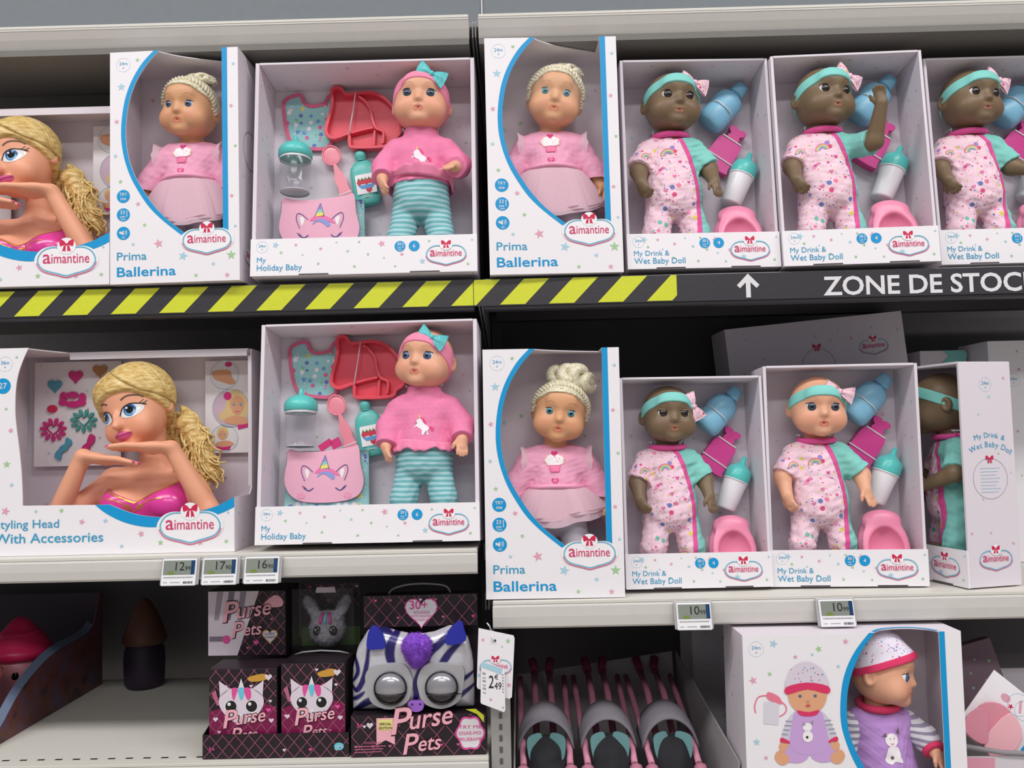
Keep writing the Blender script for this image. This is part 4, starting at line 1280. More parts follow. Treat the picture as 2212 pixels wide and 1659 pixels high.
def baby_doll(label, M, tone, iris, tilt, arms, zn=0.25, hoff=(0, -.004, 0), outfit='suit', open_=1.0, look=(0, 0), bow_at=(.028, .078), bow_roll=-12, seed=0, group=None, hemflip=False):
    e = empty('baby_doll', label, 'doll', M, group)
    MH = make_head_M(zn, tilt, hoff)
    k = zn/0.25
    H = .00135
    pts = [np.array(p) for a in arms for p in a[:3]]
    xmin = min(-.062, min(p[0] for p in pts)-.03); xmax = max(.062, max(p[0] for p in pts)+.03)
    ymin = min(-.072, min(p[1] for p in pts)-.035)
    zmax = max(zn+.122, max(p[2] for p in pts)+.045)
    F = Field((xmin, ymin, -.004), (xmax, .068, zmax), H)
    body_core(F, zn, 0.0)
    F.cap((0, .004, zn-.02), (hoff[0], hoff[1]+.006, zn+.02), .021, .020, .008)
    arms_field(F, arms)
    F.setM(MH); 
    # the head is blended on with a crease at the neck
    G = Field((xmin, ymin, zn-.03), (xmax, .068, zmax), H)
    G.setM(MH); head_field(G)
    k0 = int(round((G.lo[2]-F.lo[2])/H)); 
    nz = min(F.V.shape[2]-k0, G.V.shape[2]); F.V[:, :, k0:k0+nz] = np.minimum(F.V[:, :, k0:k0+nz], _shift(G, F, k0)[:, :, :nz])
    MHi = MH.inverted()
    base = TONE[tone]['base']
    body, bvh = solid('body', F, SKIN, e, col=lambda P: head_paint(P, MHi, tone, np.tile(base, (len(P), 1))), it=2, keep=True)
    doll_eyes(e, bvh, MH, tone, iris, open_=open_, look=look)
    # headband with bow
    lo = (hoff[0]-.075, hoff[1]-.085, zn-.01); hi = (hoff[0]+.075, hoff[1]+.085, zn+.125)
    if outfit == 'suit': hb = band_part(e, MH, .0022, .0190, (0, .45, .89), .0500, lo, hi, TEALB)
    elif outfit == 'sweater': hb = band_part(e, MH, .0022, .0265, (0, .64, .77), .0385, lo, hi, BANDP)
    if outfit == 'hat': return dress_hat_doll(e, MH, zn, hoff, arms, bvh, xmin, xmax, seed)
    bx, bz = bow_at
    o = MH @ Vector((bx, -.2, bz)); dd = (MH.to_3x3() @ Vector((0, 1, 0))).normalized()
    hit = bvh.ray_cast(o, dd)[0] or (MH @ Vector((bx*.9, -.02, .085)))
    MB_ = Matrix.Translation(hit-dd*.004) @ MH.to_3x3().to_4x4() @ Matrix.Rotation(radians(bx*1000*.28), 4, 'Z') @ Matrix.Rotation(radians(-bow_roll), 4, 'Y')
    fan_bow(hb, 'bow', MB_, .0250, .0155, FLORALR if outfit == 'suit' else BOWT)
    if outfit == 'suit':
        F = Field((xmin, -.062, .001), (xmax, .06, zn+.012), .0014)
        body_core(F, zn, .0030)
        for a in arms:
            S_, E_ = np.array(a[0], float), np.array(a[1], float); d = E_-S_; Ln = np.linalg.norm(d); d /= Ln
            c = S_+d*Ln*0.86
            F.cap(S_-d*.004, S_+d*Ln*1.15, .0190, .0225, .010, cut=(c, d))
        F.noise(.0012, 260, seed)
        F.noise(.0009, 520, seed+3)
        curve = [(.004, zn-.008), (.012, zn-.018), (.023, zn-.045), (.031, zn-.075), (.036, zn-.105), (.0375, zn-.140), (.036, zn-.18), (.0345, .012)]
        cz = np.array([p[1] for p in curve])[::-1]; cx = np.array([p[0] for p in curve])[::-1]
        def fm(c): return (c[:, 0] > np.interp(c[:, 2], cz, cx)).astype(int)
        suit, sb = solid('romper', F, [FLORAL, TEALF], e, fmat=fm, it=2, keep=True)
        b = Decal(); sm = smooth_curve(curve, 6); b.line(sm, .0078, 0, PIPE); b.drop(sb, .0009, sub=.004); b.build('piping', suit)
        b = Decal()
        for cx_, cz_, r in ((-.012, zn-.048, .011), (-.048, zn-.052, .009), (-.022, .045, .010), (.018, .05, .008)):
            for i, mm in enumerate(RAINB):
                b.line(arc(cx_, cz_, r*(1-.2*i), 0, 180, 12, 10), r*.17, -0.0001*i, mm)
        for cx_, cz_, r in ((.008, zn-.062, .0035), (-.004, zn-.09, .004), (.02, zn-.1, .003), (-.026, zn-.075, .003), (-.02, zn-.115, .0038)):
            b.heart(cx_, cz_, r, 0, RAINB[0] if r > .0036 else PIPE, 0.2)
        b.drop(sb, .0008, sub=.004); pm = b.build('printed_motifs', suit); pm['kind'] = 'stuff'
        # stand-up collar
        b = MB()
        ring = [(.0295*cos(t), .004+.0255*sin(t)-.0005, zn-.006+.0015*sin(t)) for t in np.linspace(0, 2*pi, 29)]
        b.tube([(x, y, z*1.0) for x, y, z in ring], .0052, PIPE, 10, caps=False)
        b.build('collar', suit)
        for s in (-1, 1):
            b = MB(); b.tube([(s*.026, .012, zn-.004), (s*.031, -.003, zn+.0045), (s*.034, .012, zn+.003)], .0016, mat('clear_tie', 'd8d6da', 0.3), 8)
            b.build('neck_tie', e)
    else:
        F = Field((xmin, -.07, .09), (xmax, .06, zn+.016), .0014)
        body_core(F, zn, .0050, legs=False)
        F.clip((0, 0, zn*.62), (0, 0, -1))
        for a in arms:
            S_, E_, W_ = [np.array(q, float) for q in a[:3]]
            d = (W_-E_)/np.linalg.norm(W_-E_)
            F.cap(S_, E_, .0225, .0205, .012)
            F.cap(E_, W_+d*.01, .0205, .0175, .010, cut=(W_-d*.001, d))
        F.cap((0, .004, zn-.016), (0, .004, zn+.004), .0305, .029, .008)
        F.clip((0, 0, zn+.004), (0, 0.15, 1))
        F.noise(.0008, 240, seed); F.noise(.0004, 600, seed+5)
        sw, sb = solid('sweater', F, SWEAT, e, it=2, keep=True)
        # ruffled hem
        b = MB(); n = 120; r0 = []; r1 = []; zt = zn*.645
        for i in range(n+1):
            t = 2*pi*i/n
            wv = .0022*sin(15*t)+.0012*sin(23*t+1)
            ax, ay = .0515, .0415
            if hemflip: drop_ = .021*(0.75+.25*sin(t*3)) if -2.8 < (t-2*pi if t > pi else t) < -.3 else -.016
            else: drop_ = -.0165-.003*sin(7*t)
            fl = 1.10+.05*(1 if hemflip and drop_ > 0 else 0)
            r0.append((ax*cos(t)*.985, ay*sin(t)*.985-.002, zt+.003*sin(2*t)))
            r1.append((ax*fl*cos(t)*(1+wv*9), ay*fl*sin(t)*(1+wv*14)-.002, zt+drop_+wv*.6))
        m5 = []
        for q in range(5):
            f = q/4
            m5.append([tuple(a+(c-a)*f for a, c in zip(p0, p1)) for p0, p1 in zip(r0, r1)])
        v = [p for row in m5 for p in row]; N = n+1
        b.add(v, [(q*N+i, (q+1)*N+i, (q+1)*N+i+1, q*N+i+1) for q in range(4) for i in range(n)], RUFFLE, True)
        rf = b.build('ruffle', sw); sm_ = rf.modifiers.new('thick', 'SOLIDIFY'); sm_.thickness = .0012
        # printed unicorn
        b = Decal(); ux, uz = .000, zn-(.050 if hemflip else .062)
        UW = mat('print_unicorn_white', 'f1e8ee', 0.6); UM = mat('print_unicorn_mane', 'e0457c', 0.6)
        bodyp = [(-.008, .006), (-.003, .0095), (.001, .007), (.004, .001), (.010, -.004), (.014, -.008), (.0125, -.013), (.0135, -.021), (.0105, -.021), (.0095, -.014), (.005, -.013), (.0045, -.021), (.0015, -.021), (.0015, -.012), (-.003, -.009), (-.009, -.005), (-.0125, -.008), (-.0135, -.0065), (-.009, -.002), (-.005, .000), (-.0055, .003), (-.0095, .003)]
        b.sheet([(ux+x*.95, uz+z*.95) for x, z in bodyp], 0, UW)
        b.sheet([(ux+x, uz+z) for x, z in ((-.001, .010), (.004, .009), (.0075, .004), (.008, -.003), (.0045, .000), (.002, .004))], -.0001, UM)
        b.sheet([(ux+x, uz+z) for x, z in ((.0135, -.006), (.018, -.005), (.0215, -.009), (.020, -.014), (.0165, -.0125), (.015, -.009))], -.0001, UM)
        b.sheet([(ux+x, uz+z) for x, z in ((-.0045, .0092), (-.002, .0094), (-.003, .0165))], -.0001, TAPEY)
        b.drop(sb, .0007, sub=.004); b.build('printed_unicorn', sw)
        F = Field((-.07, -.06, .001), (.07, .06, zn*.68), .0014)
        body_core(F, zn, .0028)
        F.clip((0, 0, zn*.655), (0, 0, 1))
        F.noise(.0008, 300, seed+2)
        solid('leggings', F, LEGG, e, it=2)
        for s in (-1, 1):
            b = MB(); b.tube([(s*.026, .012, zn+.002), (s*.031, -.003, zn+.0095), (s*.034, .012, zn+.008)], .0014, mat('clear_tie', 'd8d6da', 0.3), 8)
            b.build('neck_tie', e)
    return e

def _shift(G, F, k0):
    """values of G resampled on F's lattice (same step, offset in z only)"""
    out = np.full((F.V.shape[0], F.V.shape[1], G.V.shape[2]), 0.03, np.float32)
    a = min(out.shape[0], G.V.shape[0]); b = min(out.shape[1], G.V.shape[1])
    out[:a, :b, :] = G.V[:a, :b, :]
    return out

# arm poses: shoulder, elbow, wrist, hand direction, palm normal, curl
def arm(s, elbow, wrist, d, n, curl=.5, zn=.25):
    return ((s*.044, .002, zn-.035), elbow, wrist, d, n, curl)
zn = .25
A_left_low = arm(-1, (-.060, -.010, .180), (-.060, -.030, .152), (.35, -.35, -.9), (.7, .5, .0), .8)
A_right_low = arm(1, (.064, -.004, .182), (.066, -.024, .155), (.18, -.35, -.9), (-.5, .8, .0), .35)
A_right_up = arm(1, (.070, -.042, .208), (.076, -.068, .262), (-.15, -.2, 1), (-.55, -.75, 0), .45)
A_right_side = arm(1, (.066, -.006, .180), (.088, -.028, .166), (1, -.35, -.1), (0, -.7, -.6), .4)

baby_doll('dark baby doll, arms down, in the upper carton above the white arrow', doll_matrix('U5', -.036, .045, .0035, .99), 'dark', 'brown', (6, 2, 3),
    [A_left_low, A_right_low], seed=1, group='baby dolls in floral suits', bow_at=(.029, .077))
baby_doll('dark baby doll raising one arm beside its face on the upper shelf', doll_matrix('U6', -.032, .045, .0035, .99), 'dark', 'brown', (13, 0, 2),
    [A_left_low, A_right_up], seed=2, group='baby dolls in floral suits', bow_at=(.027, .078), bow_roll=-25)
baby_doll('dark baby doll at the right picture edge, upper shelf, hand reaching sideways', doll_matrix('U7', -.036, .045, .0035, .99), 'dark', 'brown', (10, 3, 2),
    [A_left_low, A_right_side], seed=3, group='baby dolls in floral suits', bow_at=(.029, .077), bow_roll=-18)
baby_doll('dark baby doll with its bow turned to the side, on the lower right shelf', doll_matrix('M5', -.036, .045, .0035, .985), 'dark', 'brown', (3, -2, 2),
    [A_left_low, A_right_low], seed=4, group='baby dolls in floral suits', bow_at=(.040, .066), bow_roll=-60, open_=.62)
baby_doll('pale baby doll in a floral and teal suit with a teal headband', doll_matrix('M6', -.030, .045, .0035, .97), 'pale', 'grey', (-2, 1, 2),
    [arm(-1, (-.064, -.008, .180), (-.062, -.026, .150), (.25, -.3, -.9), (.7, .5, 0), .6), arm(1, (.072, -.006, .182), (.070, -.028, .158), (.3, -.4, -.85), (-.5, .8, 0), .15)], seed=5, group='baby dolls in floral suits', bow_at=(.028, .078), bow_roll=-14)
H_left = arm(-1, (-.062, -.006, .192), (-.062, -.028, .165), (.15, -.35, -.9), (.8, .4, 0), .5, .255)
H_right = arm(1, (.064, -.004, .195), (.062, -.040, .178), (-.35, -.75, -.2), (.0, .2, -1), .6, .255)
baby_doll('bald baby doll in a pink unicorn sweater with its hem flipped up, upper shelf', doll_matrix('U3', .0885, .043, .0035, .985), 'pale', 'grey', (1, 0, 2),
    [H_left, H_right], zn=.255, outfit='sweater', seed=6, group='baby dolls in unicorn sweaters', bow_at=(.020, .085), bow_roll=-24, hemflip=True)
baby_doll('bald baby doll in a pink unicorn sweater with a frilled hem, middle shelf', doll_matrix('M3', .0875, .043, .0035, .985), 'pale', 'blue', (-14, -2, 5),
    [arm(-1, (-.060, -.004, .190), (-.062, -.022, .158), (.15, -.35, -.9), (.8, .4, 0), .5, .255), arm(1, (.066, -.004, .192), (.068, -.026, .166), (.05, -.4, -.9), (-.4, .9, 0), .3, .255)], zn=.255, outfit='sweater', seed=7, group='baby dolls in unicorn sweaters', bow_at=(.023, .084), bow_roll=-24)
# ------------------------------------------------------------------ ballerina dolls
def hair_mat(name, c0, c1, sc=(60, 60, 9), rough=0.38):
    if name in MATS: return MATS[name]
    m = bpy.data.materials.new(name); m.use_nodes = True
    n = m.node_tree.nodes; l = m.node_tree.links; b = n['Principled BSDF']
    b.inputs['Roughness'].default_value = rough; b.inputs['Specular IOR Level'].default_value = 0.5
    tc = n.new('ShaderNodeTexCoord'); mp = n.new('ShaderNodeMapping'); mp.inputs['Scale'].default_value = sc
    nz = n.new('ShaderNodeTexNoise'); nz.inputs['Scale'].default_value = 6; nz.inputs['Detail'].default_value = 4
    l.new(tc.outputs['Object'], mp.inputs[0]); l.new(mp.outputs[0], nz.inputs[0])
    rp = n.new('ShaderNodeValToRGB'); e = rp.color_ramp.elements
    e[0].position = 0.32; e[0].color = lin(c0); e[1].position = 0.66; e[1].color = lin(c1)
    l.new(nz.outputs[0], rp.inputs[0]); l.new(rp.outputs[0], b.inputs['Base Color'])
    bp = n.new('ShaderNodeBump'); bp.inputs['Strength'].default_value = 0.4; bp.inputs['Distance'].default_value = 0.001
    l.new(nz.outputs[0], bp.inputs['Height']); l.new(bp.outputs[0], b.inputs['Normal'])
    MATS[name] = m
    return m
PLAT = hair_mat('platinum_yarn_hair', 'cabf9a', 'f3eed8', (50, 50, 50))
BLOND = hair_mat('golden_hair', 'c0954c', 'ebd28e', (14, 14, 46))
DRESS = mat('pale_pink_velour', 'efa9c6', 0.8, 0, 0.2, 0.05, 500)
SASH = mat('pink_satin', 'f2a3c3', 0.35, 0, 0.5)
TIGHTS = mat('grey_white_tights', 'd3ccd6', 0.75, 0, 0.2, 0.04, 600)
CUPW = mat('print_cupcake_white', 'f3edf0', 0.6); CUPP = mat('print_cupcake_pink', 'ef7fa6', 0.6); CUPO = mat('print_cupcake_outline', 'f3b3a6', 0.6); HEARTP = mat('print_heart_magenta', 'd3307a', 0.6)
def tulle(name, c, a):
    if name in MATS: return MATS[name]
    m = bpy.data.materials.new(name); m.use_nodes = True
    n = m.node_tree.nodes; l = m.node_tree.links; n.clear()
    o = n.new('ShaderNodeOutputMaterial'); t = n.new('ShaderNodeBsdfTransparent')
    d = n.new('ShaderNodeBsdfDiffuse'); d.inputs[0].default_value = lin(c)
    tr = n.new('ShaderNodeBsdfTranslucent'); tr.inputs[0].default_value = lin(c)
    ad = n.new('ShaderNodeMixShader'); ad.inputs[0].default_value = 0.3
    l.new(d.outputs[0], ad.inputs[1]); l.new(tr.outputs[0], ad.inputs[2])
    mx = n.new('ShaderNodeMixShader'); mx.inputs[0].default_value = a
    l.new(t.outputs[0], mx.inputs[1]); l.new(ad.outputs[0], mx.inputs[2]); l.new(mx.outputs[0], o.inputs[0])
    MATS[name] = m
    return m
TULLE = tulle('pink_tulle', 'fbdbe7', 0.80)

def ballerina(label, M, tilt, iris, lean_skirt=0.0, seed=0, hoff=(0, -.001, 0), bun=1.0):
    zn = .243
    e = empty('ballerina_doll', label, 'doll', M, 'ballerina dolls')
    MH = make_head_M(zn, tilt, hoff) @ Matrix.Scale(.96, 4)
    arms = [arm(-1, (-.068, -.004, .172), (-.082, -.014, .140), (-.25, -.3, -.9), (.8, .5, 0), .4, zn), arm(1, (.068, -.004, .170), (.082, -.014, .138), (.25, -.3, -.9), (-.8, .5, 0), .4, zn)]
    lo, hi = (-.115, -.075, -.004), (.115, .062, zn+.125); H = .0014
    F = Field(lo, hi, H); body_core(F, zn, 0, spread=.9)
    F.cap((0, .004, zn-.02), (hoff[0], hoff[1]+.006, zn+.02), .020, .019, .008)
    arms_field(F, arms)
    G = Field(lo, hi, H); G.setM(MH); head_field(G, sx=.95)
    F.V = np.minimum(F.V, G.V)
    MHi = MH.inverted(); base = TONE['tan']['base']
    body, bvh = solid('body', F, SKIN, e, col=lambda P: head_paint(P, MHi, 'tan', np.tile(base, (len(P), 1))), keep=True)
    doll_eyes(e, bvh, MH, 'tan', iris, r=.0086, ex=.0172)
    # hair: cap, plaited band, bun of fat curls
    F = Field((hoff[0]-.072, hoff[1]-.08, zn), (hoff[0]+.072, hoff[1]+.08, zn+.125), H).setM(MH)
    head_field(F, .0035, False, sx=.95); F.ell((0, -.0400, .072), (.024, .010, .016), .014, grow=.0035)
    nn = np.array((0, .50, .866)); F.clip(nn*.050, -nn)
    F.noise(.0006, 900, seed)
    hair, hb = solid('hair', F, PLAT, e, it=1, keep=True)
    b = MB(); K = 30
    for i in range(K+1):
        a = radians(-4+188*i/K)
        u = Vector((cos(a), 0, 0))+Vector((0, -.50, .866))*sin(a)*0.98
        c0 = Vector((0, .000, .052)); o = MH @ (c0+u*.2); d = -(MH.to_3x3() @ u).normalized()
        hit = hb.ray_cast(o, d)[0] or bvh.ray_cast(o, d)[0]
        if hit is None: continue
        t = (MH.to_3x3() @ (Vector((-sin(a), 0, 0))+Vector((0, -.5, .866))*cos(a))).normalized()
        nrm = -d; w = nrm.cross(t).normalized()
        R = Matrix((t, w, nrm)).transposed().to_4x4() @ Matrix.Rotation(radians(32), 4, 'Z')
        b.ball(hit+w*(.0010), (.0034, .0088, .0052), PLAT, 10, 8, R)
    b.build('plaited_band', hair)
    b = MB(); top = MH @ Vector((.012, .004, .106)); Rm = MH.to_3x3()
    rnd = random.Random(seed+5)
    def loop(c, r, axis, a0, a1, th, n=18):
        ax = Vector(axis).normalized(); u = ax.orthogonal().normalized(); v = ax.cross(u)
        P = [c+(u*cos(t)+v*sin(t))*r+ax*(t-a0)*.0008 for t in np.linspace(a0, a1, n)]
        b.tube(P, [th*(.55+.45*sin(pi*(i+1)/(n+1))) for i in range(n)], PLAT, 10)
    loop(top+Rm @ Vector((-.024, -.004, .008)), .009, (.3, .9, .2), 0, 5.8, .0088)
    loop(top+Rm @ Vector((-.006, -.010, .012)), .010, (.1, 1, -.1), .5, 6.2, .0095)
    loop(top+Rm @ Vector((.014, -.008, .010)), .0115, (-.3, 1, .1), 1, 6.6, .0090)
    loop(top+Rm @ Vector((.030, -.002, .003)), .0095, (-.7, .8, .1), 1, 6.6, .0085)
    loop(top+Rm @ Vector((.004, .010, .012)), .015, (0, .4, 1), 0, 6.2, .0095)
    loop(top+Rm @ Vector((.020, .008, -.001)), .012, (.3, .3, 1), 0, 6.2, .0085)
    b.warp(lambda x, y, z: tuple(top+(Vector((x, y, z))-top)*(1.12 if bun == 1 else .8)-(Rm @ Vector((0, 0, 1)))*((Vector((x, y, z))-top).dot(Rm @ Vector((0, 0, 1)))*(1-bun))))
    b.build('bun', hair)
    # dress: bodice with long sleeves
    F = Field((-.115, -.062, zn*.62), (.115, .06, zn+.012), H)
    body_core(F, zn, .0042, legs=False); F.clip((0, 0, zn*.68), (0, 0, -1))
    for a in arms:
        S_, E_, W_ = [np.array(q, float) for q in a[:3]]; d = (W_-E_)/np.linalg.norm(W_-E_)
        F.cap(S_, E_, .0225, .0195, .010); F.cap(E_, W_+d*.01, .0195, .0165, .008, cut=(W_, d))
    F.clip((0, 0, zn+.001), (0, 0.1, 1))
    F.noise(.0009, 260, seed); F.noise(.0006, 620, seed+1)
    bod, bb = solid('dress_bodice', F, DRESS, e, keep=True)
    b = Decal(); cx, cz = -.004, zn-.030
    def cloud(r, m, y):
        pts = []
        for i in range(60):
            t = 2*pi*i/60; q = r*(1+.10*abs(sin(t*3.5)))
            pts.append((cx+q*1.25*cos(t), cz+q*.82*sin(t)))
        b.sheet(pts, y, m)
    cloud(.0128, CUPO, 0); cloud(.0112, CUPW, -.0002)
    b.sheet([(cx-.0088, cz-.0085), (cx+.0092, cz-.0085), (cx+.0072, cz-.0190), (cx-.0068, cz-.0190)], -.0003, CUPP)
    b.line([(cx-.0088, cz-.0085), (cx+.0092, cz-.0085), (cx+.0072, cz-.0190), (cx-.0068, cz-.0190)], .0009, -.0005, HEARTP, True)
    b.heart(cx, cz+.0105, .0058, -.0004, HEARTP)
    for dx, dz in ((.004, -.002), (.008, .002), (.0025, .004)): b.disc(cx+dx, cz+dz, .0008, -.0004, CUPP, 8)
    b.drop(bb, .0008, sub=.004); b.build('cupcake_print', bod)
    b = Decal(); b.heart(cx, zn-.0635, .0062, 0, HEARTP); b.heart(cx, zn-.0635, .0042, -.0003, CUPP); b.drop(bb, .0008); b.build('heart_print', bod)
    for s in (-1, 1):       # gathered tulle at the shoulders
        b = MB(); nu, nv = 14, 4; v = []
        for i in range(nu+1):
            t = i/nu; a = pi*(-.15+1.3*t)
            for j in range(nv+1):
                f = j/nv; r = .0215+.0065*f
                v.append((s*(.047+.011*f+.0015*sin(i*2.1+j)), -.001-r*cos(a)*.9, zn-.034+r*sin(a)*1.02+.002*sin(i*1.7)*f))
        b.add(v, [(i*(nv+1)+j, (i+1)*(nv+1)+j, (i+1)*(nv+1)+j+1, i*(nv+1)+j+1) for i in range(nu) for j in range(nv)], TULLE, True)
        b.build('shoulder_frill', bod)
    # sash and layered skirt
    b = MB(); zs = zn*.70
    b.tube([(.0470*cos(t), .0382*sin(t)-.001, zs+.001*sin(3*t)) for t in np.linspace(0, 2*pi, 41)], .0042, SASH, 8, caps=False); b.build('sash', e)
    b = MB()
    for L_ in range(3):
        n, k = 140, 9; v = []; rl = 1+.05*L_; zl = .074-.005*L_
        for j in range(k+1):
            f = j/k
            for i in range(n+1):
                t = 2*pi*i/n
                fr = f**.7
                wv = fr*(.0034*sin(11*t+L_*1.3)+.0022*sin(19*t+L_*2+seed))
                rx = .0462+.046*fr*rl+wv; ry = .0375+.0065*fr+wv*.5
                lift = lean_skirt*max(0, sin(-t+.5))*f*.03*(1 if L_ else .8)
                v.append((rx*cos(t), ry*sin(t)-.001, zs-zl*f*(1-.15*cos(2*t)*f)+lift+.0015*sin(9*t)*f))
        b.add(v, [(j*(n+1)+i, (j+1)*(n+1)+i, (j+1)*(n+1)+i+1, j*(n+1)+i+1) for j in range(k) for i in range(n)], TULLE, True)
    b.build('tulle_skirt', e)
    F = Field((-.07, -.06, .003), (.07, .06, zn*.74), .0016); body_core(F, zn, .0022, spread=.9); F.clip((0, 0, zn*.70), (0, 0, 1))
    solid('tights', F, TIGHTS, e)
    return e
ballerina('ballerina doll with shaded bun, head turned a little, left upper shelf beside the sweater box', doll_matrix('U2', .003, .0610, .0145, 1.02), (-6, 4, 3), 'blue', 0, 1, bun=.62)
ballerina('ballerina doll in the upper carton right of the seam, heart print visible above her skirt', doll_matrix('U4', .002, .0600, .0145, 1.02), (-2, 3, 9), 'aqua', 0, 2, bun=.62)
ballerina('ballerina doll with a brightly lit blond bun on the lower right shelf', doll_matrix('M4', .008, .0585, .004, 1.0), (-2, 2, 9), 'aqua', 1.0, 3)

# ------------------------------------------------------------------ baby doll with cap (purple suit), used from the carton lower right
LILAC = mat('lilac_plush', 'b98fcf', 0.85, 0, 0.15, 0.06, 500)
SLEEVE = striped('grey_striped_jersey', 'd9d6de', '8f8aa0', 95, duty=.45)
CUFF = mat('raspberry_rib', 'dc3a68', 0.75, 0, 0.2, 0.05, 600)
CAPM = dotted('dotted_cap_jersey', 'e9e2ef', ['c9447c', '6b63b8', '74a8c8', 'c9447c', '8f6fc0'], 0.75, 150, 0.24, 240, 0.2)
def dress_hat_doll(e, MH, zn, hoff, arms, bvh, xmin, xmax, seed):
    H = .0014
    F = Field((hoff[0]-.08, hoff[1]-.085, zn), (hoff[0]+.08, hoff[1]+.085, zn+.14), H).setM(MH)
    head_field(F, .0045, False); F.ell((0, -.0400, .072), (.024, .010, .016), .014, grow=.0045)
    F.ell((0, .008, .094), (.036, .038, .024), .02)
    nn = np.array((0, .40, .917)); F.clip(nn*.0555, -nn)
    cap, _ = solid('knit_cap', F, CAPM, e, it=2, keep=True)
    F = Field((hoff[0]-.08, hoff[1]-.085, zn), (hoff[0]+.08, hoff[1]+.085, zn+.14), H).setM(MH)
    head_field(F, .0062, False); F.ell((0, -.0400, .072), (.024, .010, .016), .014, grow=.0062)
    F.clip(nn*.0515, -nn); F.clip(nn*.0625, nn)
    solid('cap_brim', F, CUFF, cap, it=1)
    F = Field((-.08, -.07, .001), (.08, .06, zn+.012), H)
    body_core(F, zn, .0048, fat=1.12); F.noise(.0014, 220, seed); F.noise(.0007, 600, seed)
    F.clip((0, 0, zn-.002), (0, .1, 1))
    suit, sb = solid('plush_suit', F, LILAC, e, it=2, keep=True)
    for a in arms:
        S_, E_, W_ = [np.array(q, float) for q in a[:3]]; d = (W_-E_)/np.linalg.norm(W_-E_)
        F = Field((xmin, -.09, zn-.15), (xmax, .06, zn+.02), H)
        F.cap(S_, E_, .0215, .0195, .010); F.cap(E_, W_, .0195, .0165, .008, cut=(W_-d*.006, d)); F.noise(.0007, 400, seed)
        sl = solid('sleeve', F, SLEEVE, suit)
        b = MB(); u = Vector(d).orthogonal().normalized(); v = Vector(d).cross(u); c = Vector(W_)-Vector(d)*.003
        b.tube([c+(u*cos(t)+v*sin(t))*.0128 for t in np.linspace(0, 2*pi, 25)], .0052, CUFF, 8, caps=False); b.build('cuff', suit)
    b = MB(); b.tube([(.0300*cos(t), .004+.0265*sin(t), zn-.003+.002*sin(t)) for t in np.linspace(0, 2*pi, 29)], .0058, CUFF, 10, caps=False); b.build('collar', suit)
    b = Decal(); cx, cz = .004, zn-.048
    W_ = CUPW; K = mat('print_patch_brown', '6d5a62', 0.6)
    b.disc(cx, cz, .0105, 0, W_, 20, .0098); b.sheet(smooth_curve([(cx-.011, cz-.022), (cx-.006, cz-.010), (cx+.008, cz-.010), (cx+.012, cz-.024), (cx+.014, cz-.034), (cx+.003, cz-.032), (cx-.004, cz-.036), (cx-.013, cz-.031)], 3, True), -.0001, W_)
    b.sheet([(cx-.015, cz+.005), (cx-.009, cz+.011), (cx-.007, cz+.005)], -.0002, K); b.sheet([(cx+.009, cz+.011), (cx+.014, cz+.017), (cx+.014, cz+.006)], -.0002, K)
    b.disc(cx-.002, cz-.026, .0028, -.0003, K, 12); b.disc(cx-.003, cz+.002, .0009, -.0003, K, 8); b.disc(cx+.004, cz+.002, .0009, -.0003, K, 8)
    b.line(arc(cx, cz-.003, .003, 200, 340, 8), .0008, -.0003, CUFF)
    b.drop(sb, .0008, sub=.004); b.build('animal_print', suit)
    return e

# ------------------------------------------------------------------ styling head bust
MAGENTA = mat('bodice_magenta', 'e0409f', 0.22, 0, 0.6)
GOLD = mat('bodice_gold', 'd9a441', 0.3, 0.6, 0.5)
NAIL = mat('nail_pink', 'e85a9c', 0.25, 0, 0.6)
LIPF = mat('lips_pink', 'd4568e', 0.3, 0, 0.5)
BROWF = mat('brow_brown', '6a5140', 0.6)
def fashion_head(F, g=0.0, feats=True):
    F.ell((0, .000, .075), (.051, .047, .050), 0, grow=g)
    F.ell((0, -.012, .045), (.0420, .0405, .043), .016, grow=g)
    if not feats: return
    F.ell((0, -.036, .0085), (.0130, .0120, .0105), .016, grow=g)
    for s in (-1, 1):
        F.ell((s*.023, -.033, .031), (.0165, .0145, .016), .013, grow=g)
        F.ell((s*.0225, -.0665, .056), (.0125, .0125, .0125), .010, 's')
        F.ell((s*.0500, .004, .056), (.0060, .0100, .0145), .004, grow=g)
        F.ell((s*.0550, .001, .057), (.0042, .0058, .0095), .003, 's')
    F.ell((0, -.036, .086), (.030, .0125, .020), .015, grow=g)
    F.ell((0, -.0535, .047), (.0046, .0072, .0105), .007, grow=g)
    F.ell((0, -.0580, .0375), (.0062, .0075, .0054), .005, grow=g)
    F.ell((0, -.0515, .0245), (.0115, .0062, .0034), .005, grow=g)
    F.ell((0, -.0500, .0188), (.0092, .0060, .0040), .004, grow=g)

